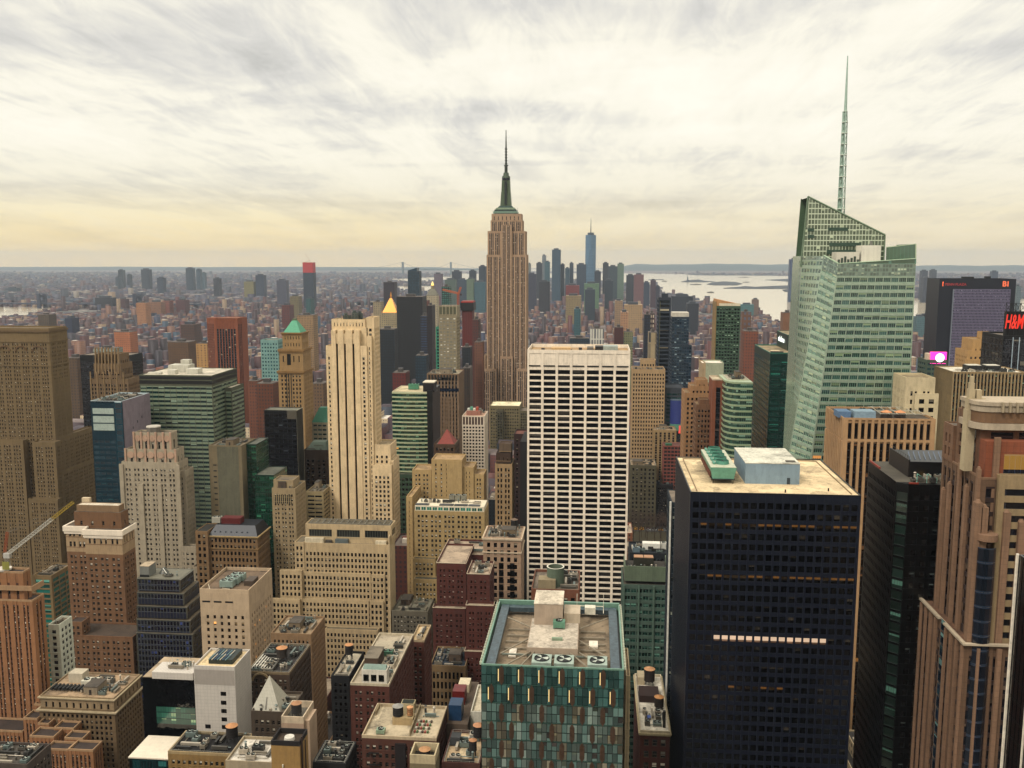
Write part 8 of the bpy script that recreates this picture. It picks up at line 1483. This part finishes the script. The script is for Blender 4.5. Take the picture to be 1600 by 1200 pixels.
# ================================================================== the low city: counted blocks near, one mass beyond
rng = np.random.default_rng(11)
PALM = [(0, '8a5444'), (.12, 'a8764f'), (.26, 'c2a480'), (.38, '7a4640'), (.48, 'b08c6c'), (.58, '94887c'), (.66, 'd2c2a4'), (.74, '6a4a50'), (.82, '5a6a78'), (.90, 'a86650'), (.96, '4a6470')]
midm = [farwall('%02x%02x%02x' % tuple(min(255, int(int(c[i:i + 2], 16) * 1.1)) for i in (0, 2, 4)), fh=3.3, bw=b_, wf=.45, hf=.5, dark='221f24', var=.3, k=.8) for c, b_ in (('a87a58', 3), ('b89c78', 2.8), ('8a5a4a', 3), ('c4ae8c', 3.2), ('6e5a54', 2.6), ('9c9284', 3.4), ('7a4a44', 2.8), ('5a6874', 3), ('ae8664', 3.3), ('d0c0a4', 3))]
midn = ['tan', 'sandy', 'red brown', 'cream', 'dark brown', 'grey', 'maroon', 'blue grey', 'orange tan', 'pale cream']
heroes = []
for o in COL.objects:
    if o.parent is None and o.type == 'EMPTY' and o.get('category'):
        pass
foot = []
def collect(o):
    pts = []
    for c in o.children_recursive:
        if c.type == 'MESH' and c.name.split('.')[0] in ('wall', 'side_wall', 'roof'):
            bb = [Vector(q) for q in c.bound_box]; off = o.location + (c.location if c.parent == o else Vector()); pts += [(q.x + off.x, q.y + off.y) for q in bb]
    if pts: a = np.array(pts); foot.append((a[:, 0].min(), a[:, 0].max(), a[:, 1].min(), a[:, 1].max()))
CH = {}
for o in COL.objects:
    if o.parent: CH.setdefault(o.parent.name, []).append(o)
for o in COL.objects:
    if o.parent is None and o.type == 'EMPTY':
        pts = []
        for c in CH.get(o.name, []):
            if c.type == 'MESH' and c.name.split('.')[0] in ('wall', 'side_wall', 'roof'):
                vv = np.empty(len(c.data.vertices) * 3); c.data.vertices.foreach_get('co', vv); vv = vv.reshape(-1, 3); pts.append((vv[:, 0].min() + o.location.x, vv[:, 0].max() + o.location.x, vv[:, 1].min() + o.location.y, vv[:, 1].max() + o.location.y))
        if pts: a = np.array(pts); foot.append((a[:, 0].min(), a[:, 1].max(), a[:, 2].min(), a[:, 3].max(), o))
def clear(x0, x1, y0, y1, pad=1.0): return all(x1 + pad < f[0] or x0 - pad > f[1] or y1 + pad < f[2] or y0 - pad > f[3] for f in foot)
marks = [(-400, 'behind the gothic tower'), (110, 'behind the golden crowned tower'), (210, 'behind the green banded tower'), (380, 'around the copper pyramid'), (500, 'beyond the art deco tower'), (600, 'around the ribbon window tower'), (700, 'by the tallest skyscraper'), (830, 'beyond the white ribbon tower'), (985, 'beyond the tan gridded tower'), (1070, 'beside the sandy setback tower'), (1160, 'behind the emerald tower'), (1250, 'behind the faceted tower')]
def lab_for(ci, u, Y, big, tall, tank):
    mk_ = [t for a, t in marks if u >= a][-1]
    size = ('tall ' if tall else 'low ') + ('broad ' if big else 'narrow ')
    band = 'nearest rows' if Y < 700 else ('middle rows' if Y < 1000 else ('farther rows' if Y < 1400 else 'far rows'))
    return '%s%s building %s, %s%s' % (size, midn[ci], mk_, band, ', with tank' if tank else '')
CAP = 175; made = 0
RF = ('b8aa96', '8a7e74', 'd8ccba', '5a5450', 'a09280', 'c8b8a4')
cells = []
R_ = random.Random(4)
yy = 225.0
k = 0
while yy < 1720:
    y0b = yy
    for sub in (0, 1):
        yb = y0b + sub * 33 + 1.5; umin, umax = -60, 1640
        xa, xb = X(umin, 700, yb), X(umax, 700, yb); x = xa
        while x < xb:
            w = R_.uniform(15, 34); 
            for a, c in AV:
                if x < c + 5 and x + w > a - 5: x = c + 5; break
            else:
                cells.append((x, x + w - .8, yb, yb + R_.uniform(26, 31))); x += w
    yy += 80.4
R_.shuffle(cells)
cells.sort(key=lambda c: c[2])
massy = []
park = (-25, 95, 842, 903)
for (x0, x1, y0, y1) in cells:
    u = 930 + x0 / y0 * F
    if not (x1 + 2 < park[0] or x0 - 2 > park[1] or y1 < park[2] or y0 > park[3]): continue
    if not clear(x0, x1, y0, y1): continue
    if y0 < 560: h_ = R_.uniform(22, 62)
    elif y0 < 1000: h_ = R_.uniform(32, 80)
    elif y0 < 1300: h_ = R_.uniform(28, 72) * (1.15 if R_.random() < .12 else .9)
    else: h_ = R_.uniform(20, 60)
    if 700 < u < 850 and y0 < 1250: h_ *= .72
    if y0 < 330: h_ = min(h_, 60)
    if 960 < u < 1062 and y0 < 842:
        h_ = min(h_, 265 - 470 * (y0 + 0) / F)
        if h_ < 9: continue
    if made >= CAP or (u > 1000 and y0 > 700 and R_.random() < .3): massy.append((x0, x1, y0, y1, h_)); continue
    # is it in view at all?
    ci = R_.randrange(10); big = x1 - x0 > 23; tall = h_ > 55; tank = R_.random() < .45
    b = Bld('city_building', lab_for(ci, u, y0, big, tall, tank), 'building', group='low buildings between the towers', nwin=0)
    b.rng = R_; wl_ = b.mb('wall', midm[ci]); h2 = h_ * R_.uniform(.6, .9) if R_.random() < .4 else h_
    wl_.box(x0, x1, y0, y1, .16, h2, skip=(0,)); st_ = dict(roof=R_.choice(RF), par=.9); roof_at(b, x0, x1, y0, y1, h2, st_, .9, midm[ci])
    if h2 < h_:
        q = (x1 - x0) * .18; wl_.box(x0 + q, x1 - q, y0 + 4, y1 - 4, h2 + .02, h_, skip=(0,)); roof_at(b, x0 + q, x1 - q, y0 + 4, y1 - 4, h_, st_, .8, midm[ci]); rx = (x0 + q, x1 - q, y0 + 4, y1 - 4)
    else: rx = (x0, x1, y0, y1)
    for j in range(3 if y0 > 900 else 6):
        m = b.item(('roof_unit', 'bulkhead', 'vent')[j % 3], plain(R_.choice(('a39a8a', '6f6a62', 'd2c8b8', '4f5a60', '8a4a3c')))); a, c = R_.uniform(rx[0] + 1, rx[1] - 5), R_.uniform(rx[2] + 1, rx[3] - 5); m.box(a, a + R_.uniform(1.5, 4), c, c + R_.uniform(1.5, 4), h_ + .02, h_ + R_.uniform(1.2, 3.6))
    if tank: water_tank(b, (rx[0] + rx[1]) / 2 + R_.uniform(-3, 3), (rx[2] + rx[3]) / 2, h_, 2.0, 3.6, 2.2, '4a382e', R_.choice(('c09a74', '7a6a5c')))
    b.finish(); made += 1
# beyond: one mass of blocks
N = 60000
Yr = 1330 * np.exp(rng.random(N) ** .85 * math.log(17000 / 1330)); ur = rng.uniform(-60, 1660, N); xr = (ur - 930) / F * Yr
ok = np.ones(N, bool)
for p in WW: ok &= ~inside(xr, Yr, p)
for f in foot: 
    if f[3] > 1300: ok &= ~((xr > f[0] - 16) & (xr < f[1] + 4) & (Yr > f[2] - 16) & (Yr < f[3] + 4))
# snap onto a loose street grid so that streets open up between the blocks
gx = np.round(xr / 22) * 22; gy = np.round(Yr / 20) * 20; ok &= (np.mod(gy, 80) > 15) & ((np.mod(gx + gy * .08, 286) > 24) | (Yr > 6000))
for (pu, pv, pr) in ((200, 500, 90), (120, 488, 130), (880, 470, 90), (560, 480, 120), (1100, 492, 70), (300, 462, 260), (450, 452, 300)):
    cx_p, cy_p = G(pu, pv); ok &= ((gx - cx_p) ** 2 + ((gy - cy_p) * .8) ** 2) > pr ** 2
key = (gx.astype(np.int64) * 100003 + gy.astype(np.int64)); _, first = np.unique(key, return_index=True); sel = np.zeros(N, bool); sel[first] = True; ok &= sel
xr, Yr = gx[ok], gy[ok]; n = len(xr)
w = rng.uniform(12, 21, n) * np.where(Yr > 5000, rng.uniform(1.2, 2.6, n), 1); d = rng.uniform(14, 19, n) * np.where(Yr > 5000, rng.uniform(1, 3, n), 1)
hh = rng.gamma(2.4, 5.2, n) + 7; tall = rng.random(n) < np.where(Yr < 2600, .075, .018); hh = np.where(tall, rng.uniform(35, 80, n), np.minimum(hh, 40)); hh = np.where(Yr > 7000, hh * .8, hh); w = np.where(tall & (Yr < 7000), w * .9, w)
hh = np.where(Yr < 1700, np.minimum(hh * 1.25, 70), hh); uu = 930 + xr / Yr * F; hh = np.where((uu < 120) & (Yr > 2400) & (Yr < 4400), np.minimum(hh, 8 + (4400 - Yr) * .018), hh); hh = np.where((uu > 1020) & (Yr > 2600) & (Yr < 4400), np.minimum(hh, 10 + (4400 - Yr) * .02), hh)
def mass(name, idx, mat, roofmat, label, z0=0.0):
    v = np.empty((len(idx), 8, 3)); X0, X1, Y0, Y1 = xr[idx], xr[idx] + w[idx], Yr[idx], Yr[idx] + d[idx]
    for k_, (a, b_) in enumerate(((X0, Y0), (X1, Y0), (X1, Y1), (X0, Y1))): v[:, k_, 0] = a; v[:, k_, 1] = b_; v[:, k_, 2] = z0; v[:, k_ + 4, 0] = a; v[:, k_ + 4, 1] = b_; v[:, k_ + 4, 2] = hh[idx]
    fq = np.array([[4, 5, 6, 7], [0, 1, 5, 4], [1, 2, 6, 5], [3, 0, 4, 7]]); f = (np.arange(len(idx))[:, None, None] * 8 + fq[None]).reshape(-1, 4)
    me = bpy.data.meshes.new(name); me.vertices.add(len(idx) * 8); me.vertices.foreach_set('co', v.ravel()); nf = len(f)
    me.loops.add(nf * 4); me.loops.foreach_set('vertex_index', f.ravel().astype(np.int32)); me.polygons.add(nf); me.polygons.foreach_set('loop_start', np.arange(nf, dtype=np.int32) * 4)
    me.materials.append(mat); me.materials.append(roofmat); mi = np.tile(np.array([1, 0, 0, 0], dtype=np.int32), len(idx)); me.polygons.foreach_set('material_index', mi); me.update(calc_edges=True); me.validate()
    o = bpy.data.objects.new(name, me); COL.objects.link(o); tag(o, label, 'city blocks', kind='stuff'); return o
rt = NT('far_roofs'); geo = rt.n('ShaderNodeNewGeometry'); r_ = rt.math('FRACT', rt.math('MULTIPLY', geo.outputs['Random Per Island'], 31.7)); rt.put(rt.b.inputs['Base Color'], rt.mix(rt.math('MULTIPLY', rt.noise(geo.outputs['Position'], .12, 3), .6), rt.ramp(r_, [(0, lin('54484e')), (.25, lin('7a6c66')), (.42, lin('3f353a')), (.6, lin('a89a8c')), (.72, lin('6a443e')), (.92, lin('efe6d6'))], 'CONSTANT'), lin('3c3438'))); rt.b.inputs['Roughness'].default_value = .9
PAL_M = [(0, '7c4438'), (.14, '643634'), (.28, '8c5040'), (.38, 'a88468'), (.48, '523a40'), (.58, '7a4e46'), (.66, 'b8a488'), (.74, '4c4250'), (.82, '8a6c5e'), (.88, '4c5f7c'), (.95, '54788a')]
PAL_B = [(0, '5f5870'), (.14, '74545c'), (.28, '54647c'), (.40, '7c7c88'), (.50, '4f5a68'), (.60, '7a6a64'), (.70, 'b0a698'), (.78, '485868'), (.86, '8a6a64'), (.93, '6a7c84')]  # far block colours shifted blue to carry some of the distance haze
idx = np.arange(n); near = Yr < 5200
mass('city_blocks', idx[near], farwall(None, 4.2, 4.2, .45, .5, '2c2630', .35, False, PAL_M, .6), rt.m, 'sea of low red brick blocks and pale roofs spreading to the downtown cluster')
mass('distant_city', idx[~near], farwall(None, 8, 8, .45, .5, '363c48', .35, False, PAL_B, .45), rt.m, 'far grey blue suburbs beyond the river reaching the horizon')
if massy:
    xr = np.array([q[0] for q in massy]); Yr = np.array([q[2] for q in massy]); w = np.array([q[1] - q[0] for q in massy]); d = np.array([q[3] - q[2] for q in massy]); hh = np.array([q[4] for q in massy])
    mass('midtown_blocks', np.arange(len(massy)), farwall(None, 3.8, 3.2, .45, .5, '28242a', .35, False, [(p, c) for p, c in PALM], .7), rt.m, 'dense rows of tan and brown blocks filling the gaps between the farther towers', .16)

R4 = random.Random(9); back = []
for yy in range(-560, 90, 80):
    for xx in list(range(-520, -215, 62)) + list(range(-186, 60, 48)) + list(range(112, 520, 60)):
        if yy > -90 and -150 < xx < 90: continue
        if yy > -10 and (xx < -330 or xx > 250 or abs(xx) < 200): continue
        back.append((xx, xx + R4.uniform(30, 44), yy, yy + R4.uniform(30, 60), R4.choice((50, 80, 110, 150, 190)) * R4.uniform(.8, 1.1)))
xr = np.array([q[0] for q in back], float); Yr = np.array([q[2] for q in back], float); w = np.array([q[1] - q[0] for q in back]); d = np.array([q[3] - q[2] for q in back]); hh = np.array([q[4] for q in back])
mass('uptown_blocks', np.arange(len(back)), farwall(None, 3.8, 3.2, .5, .5, '1c1c22', .35, False, [(p, c) for p, c in PALM], .9), rt.m, 'towers behind the viewpoint, seen as reflections in the glass facades', 0)
# ================================================================== cranes, trees, boats, cars
def lattice(m, a, b_, w, n, r=.09):
    a, b_ = Vector(a), Vector(b_); d_ = (b_ - a); s = d_.normalized(); x = s.cross(Vector((0, 1, 0))).normalized() * w / 2; y = s.cross(x).normalized() * w / 2; c = [x + y, x - y, -x - y, -x + y]
    for k in range(n):
        p, q = a + d_ * k / n, a + d_ * (k + 1) / n
        for i in range(4): m.bar(p + c[i], q + c[i], r, 4); m.bar(p + c[i], q + c[(i + 1) % 4], r * .65, 3); m.bar(q + c[i], q + c[(i + 1) % 4], r * .65, 3)
e = Bld('tower_crane', 'white lattice crane boom with a yellow tip, reaching up from the left edge', 'crane', nwin=0); Y = 440; P0 = V3((X(14, 866, Y), Y, Z(864, Y, 14))); P1 = V3((X(114, 786, Y), Y, Z(785, Y, 114))); Pm = P0 + (P1 - P0) * .68
m = e.item('boom', plain('d8d4c8', .5)); lattice(m, P0, Pm, 1.5, 18, .16); m2 = e.item('boom_tip', plain('c4ac3c', .5)); lattice(m2, Pm + (P1 - P0) * .002, P1, 1.3, 9, .16); c = e.item('cab', plain('c8c4ba', .5)); c.box(P0[0] - 2.6, P0[0] + .8, Y - 1, Y + 1, P0[2] - 2.6, P0[2] - .1); t = e.item('tower_mast', plain('b8b4a8', .5)); lattice(t, (P0[0] - 1, Y, 0), (P0[0] - 1, Y, P0[2] - 2.7), 1.6, 34, .12)
a_ = e.item('back_mast', plain('b86a30', .5)); lattice(a_, (P0[0] - 2.4, Y + .3, P0[2]), (P0[0] - .2, Y + .3, P0[2] + 11), 1.0, 8, .1); w_ = e.item('stay_cable', plain('8a8880', .5)); w_.bar((P0[0] - .2, Y + .3, P0[2] + 11), tuple(Pm), .06, 3); w_.bar(tuple(P1), (P0[0] - .2, Y + .3, P0[2] + 11), .05, 3); e.finish()
e = Bld('tower_crane', 'orange crane standing on the red wrapped tower, left of the tallest skyscraper', 'crane', nwin=0); Y = 1325; m = e.item('jib', plain('d07a3c', .5)); lattice(m, (X(718, 480, Y), Y, Z(459, Y)), (X(692, 455, Y), Y, Z(453, Y)), 2.2, 9, .4); lattice(m, (X(716, 480, Y), Y, Z(461, Y)), (X(720, 455, Y), Y, Z(449, Y)), 2.2, 5, .4); t = e.item('tower_mast', plain('c87034', .5)); lattice(t, (X(716, 480, Y), Y, Z(486, Y) - 8), (X(716, 480, Y), Y, Z(460, Y)), 2.6, 9, .4); k_ = e.item('counterweight', plain('5a4a44')); k_.box(X(719, 480, Y), X(722, 480, Y), Y - 1, Y + 1, Z(462, Y), Z(459, Y)); e.finish()
# bare winter trees of the park
TM = plain('6a5648', .9, 0, .25)
def bare_tree(i, x, y, hgt):
    R2 = random.Random(100 + i); m = MB(); tw = MB(); tr0 = MB()
    def grow(p, d_, L, r, depth, mb):
        q = p + d_ * L; mb.bar(p, q, r, 5 if depth < 2 else 3, r * .68)
        if depth >= 5: return
        for k in range(3 if depth < 4 else 4):
            a = R2.uniform(0, 2 * math.pi); tilt = R2.uniform(.3, .75); o = d_.orthogonal().normalized(); o.rotate(Matrix.Rotation(a, 3, d_)); nd = (d_ * math.cos(tilt) + o * math.sin(tilt)); nd.z += .12; nd.normalize()
            grow(q, nd, L * R2.uniform(.6, .8), r * .6, depth + 1, tw)
    grow(Vector((0, 0, 0)), Vector((0, 0, 1)), hgt * .28, .32, 0, tr0)
    e_ = bpy.data.objects.new('bare_tree', None); COL.objects.link(e_); e_.location = (x, y, .16); link('trunk', tr0.mesh('trunk'), TM, e_); link('crown', tw.mesh('crown'), TM, e_); return e_
protos = [bare_tree(i, 0, 0, 27) for i in range(3)]; tsp = []
for i in range(30):
    x = 20 + (i % 10) * 6.4 + R_.uniform(-1.5, 1.5); y = 856 + (i // 10) * 14 + R_.uniform(-2, 2); tsp.append((x, y))
for i, (x, y) in enumerate(tsp):
    p = protos[i % 3]
    if i < 3: o = p
    else:
        o = p.copy(); COL.objects.link(o)
        for c in [q for q in p.children if q.name.split('.')[0] in ('trunk', 'crown')]: cc = c.copy(); COL.objects.link(cc); cc.parent = o
    o.location = (x, y, .16); s_ = R_.uniform(.85, 1.2); o.scale = (s_, s_, s_); o.rotation_euler = (0, 0, R_.uniform(0, 6.28))
    tag(o, 'bare brown winter tree in the park, right of the white ribbon window tower', 'tree', 'bare winter trees of the park')
m = MB(); m.quad((-20, 890, .24), (95, 890, .24), (95, 902, .24), (-20, 902, .24)); single('road', m, am.m, kind='structure')
m = MB(); m.box(-20, 95, 845, 889, .165, .2); single('lawn', m, plain('6a6248', .95, 0, .2), kind='structure')
# boats
for i, (u, v, L, lab) in enumerate(((1110, 457, 60, 'small dark boat in the harbour, nearest the piers'), (1087, 444.5, 120, 'low barge below the statue island'), (1038, 439.6, 70, 'tiny boat left of the statue island'), (1162, 433.3, 160, 'long ship far out in the harbour, under the hills'), (1183, 426.9, 90, 'pale ferry near the far hills shore'), (1166, 441, 80, 'small boat just right of the fort island'))):
    x, y = G(u, v, 1.5); e_ = Bld('boat', lab, 'boat', nwin=0); h_ = e_.item('hull', plain('3c4048')); h_.hexa([(x - L / 2 + 6, y - 6, .5), (x + L / 2 - 6, y - 6, .5), (x + L / 2 - 6, y + 6, .5), (x - L / 2 + 6, y + 6, .5), (x - L / 2, y - 8, 6), (x + L / 2, y - 8, 6), (x + L / 2, y + 8, 6), (x - L / 2, y + 8, 6)]); c = e_.item('deckhouse', plain('b8b4a8')); c.box(x - L * .1, x + L * .25, y - 5, y + 5, 6.01, 11); e_.finish()
# cars and taxis in the street by the park
carp = {}
def car(col, name):
    e_ = bpy.data.objects.new(name, None); COL.objects.link(e_); bm = MB(); bm.taper(-.9, .9, -2.3, 2.3, .35, -.88, .88, -2.25, 2.25, .85); cab = MB(); cab.taper(-.82, .82, -1.3, 1.5, .851, -.66, .66, -.8, 1.1, 1.42); rf_ = MB(); rf_.box(-.64, .64, -.78, 1.08, 1.421, 1.46)
    link('body', bm.mesh('body'), plain(col, .3), e_); link('window', cab.mesh('window'), plain('14181c', .15), e_); link('roof', rf_.mesh('roof'), plain(col, .3), e_)
    for sx in (-1, 1):
        for sy in (-1.4, 1.4):
            w2 = MB(); w2.bar((sx * .92 - .1 * sx, 0, 0), (sx * .92, 0, 0), .33, 12); o = link('wheel', w2.mesh('wheel'), plain('101010'), e_, (0, sy, .33))
        h2 = MB(); h2.box(sx * .62 - .15, sx * .62 + .15, -2.33, -2.28, .6, .75); link('headlight', h2.mesh('headlight'), plain('e8e4d8', .2), e_)
    return e_
cols = [('d8a818', 'yellow taxi'), ('1c1e22', 'black car'), ('c8c8c4', 'white car'), ('7a1c1c', 'dark red car'), ('5a626a', 'grey car')]
pr = [car(c, 'parked_car' if i else 'taxi') for i, (c, _) in enumerate(cols)]; used = [False] * 5
for i in range(22):
    k = R_.choice((0, 0, 1, 2, 3, 4)); x = 24 + (i // 2) * 6.2; y = 893.5 if i % 2 else 898.5
    if used[k]:
        o = pr[k].copy(); COL.objects.link(o)
        for c in list(pr[k].children): cc = c.copy(); COL.objects.link(cc); cc.parent = o
    else: o = pr[k]; used[k] = True
    o.location = (x, y, .245); o.rotation_euler = (0, 0, math.pi / 2); tag(o, cols[k][1] + ' in the street behind the bare trees', 'car', 'cars in the street behind the park')
for k in range(5):
    if not used[k]:
        for c in list(pr[k].children): bpy.data.objects.remove(c)
        bpy.data.objects.remove(pr[k])

# ================================================================== haze
hz = bpy.data.materials.new('air'); hz.use_nodes = True; t = hz.node_tree; t.nodes.clear(); o_ = t.nodes.new('ShaderNodeOutputMaterial'); pv_ = t.nodes.new('ShaderNodeVolumePrincipled'); pv_.inputs['Color'].default_value = (.68, .76, .86, 1); pv_.inputs['Density'].default_value = HAZE; pv_.inputs['Anisotropy'].default_value = .2; t.links.new(pv_.outputs[0], o_.inputs['Volume'])
m = MB(); m.box(-26000, 26000, -26000, 26000, -1, 452); hb = single('haze', m, hz, kind='stuff'); tag(hb, 'pale blue haze over the distant city and harbour', 'haze')
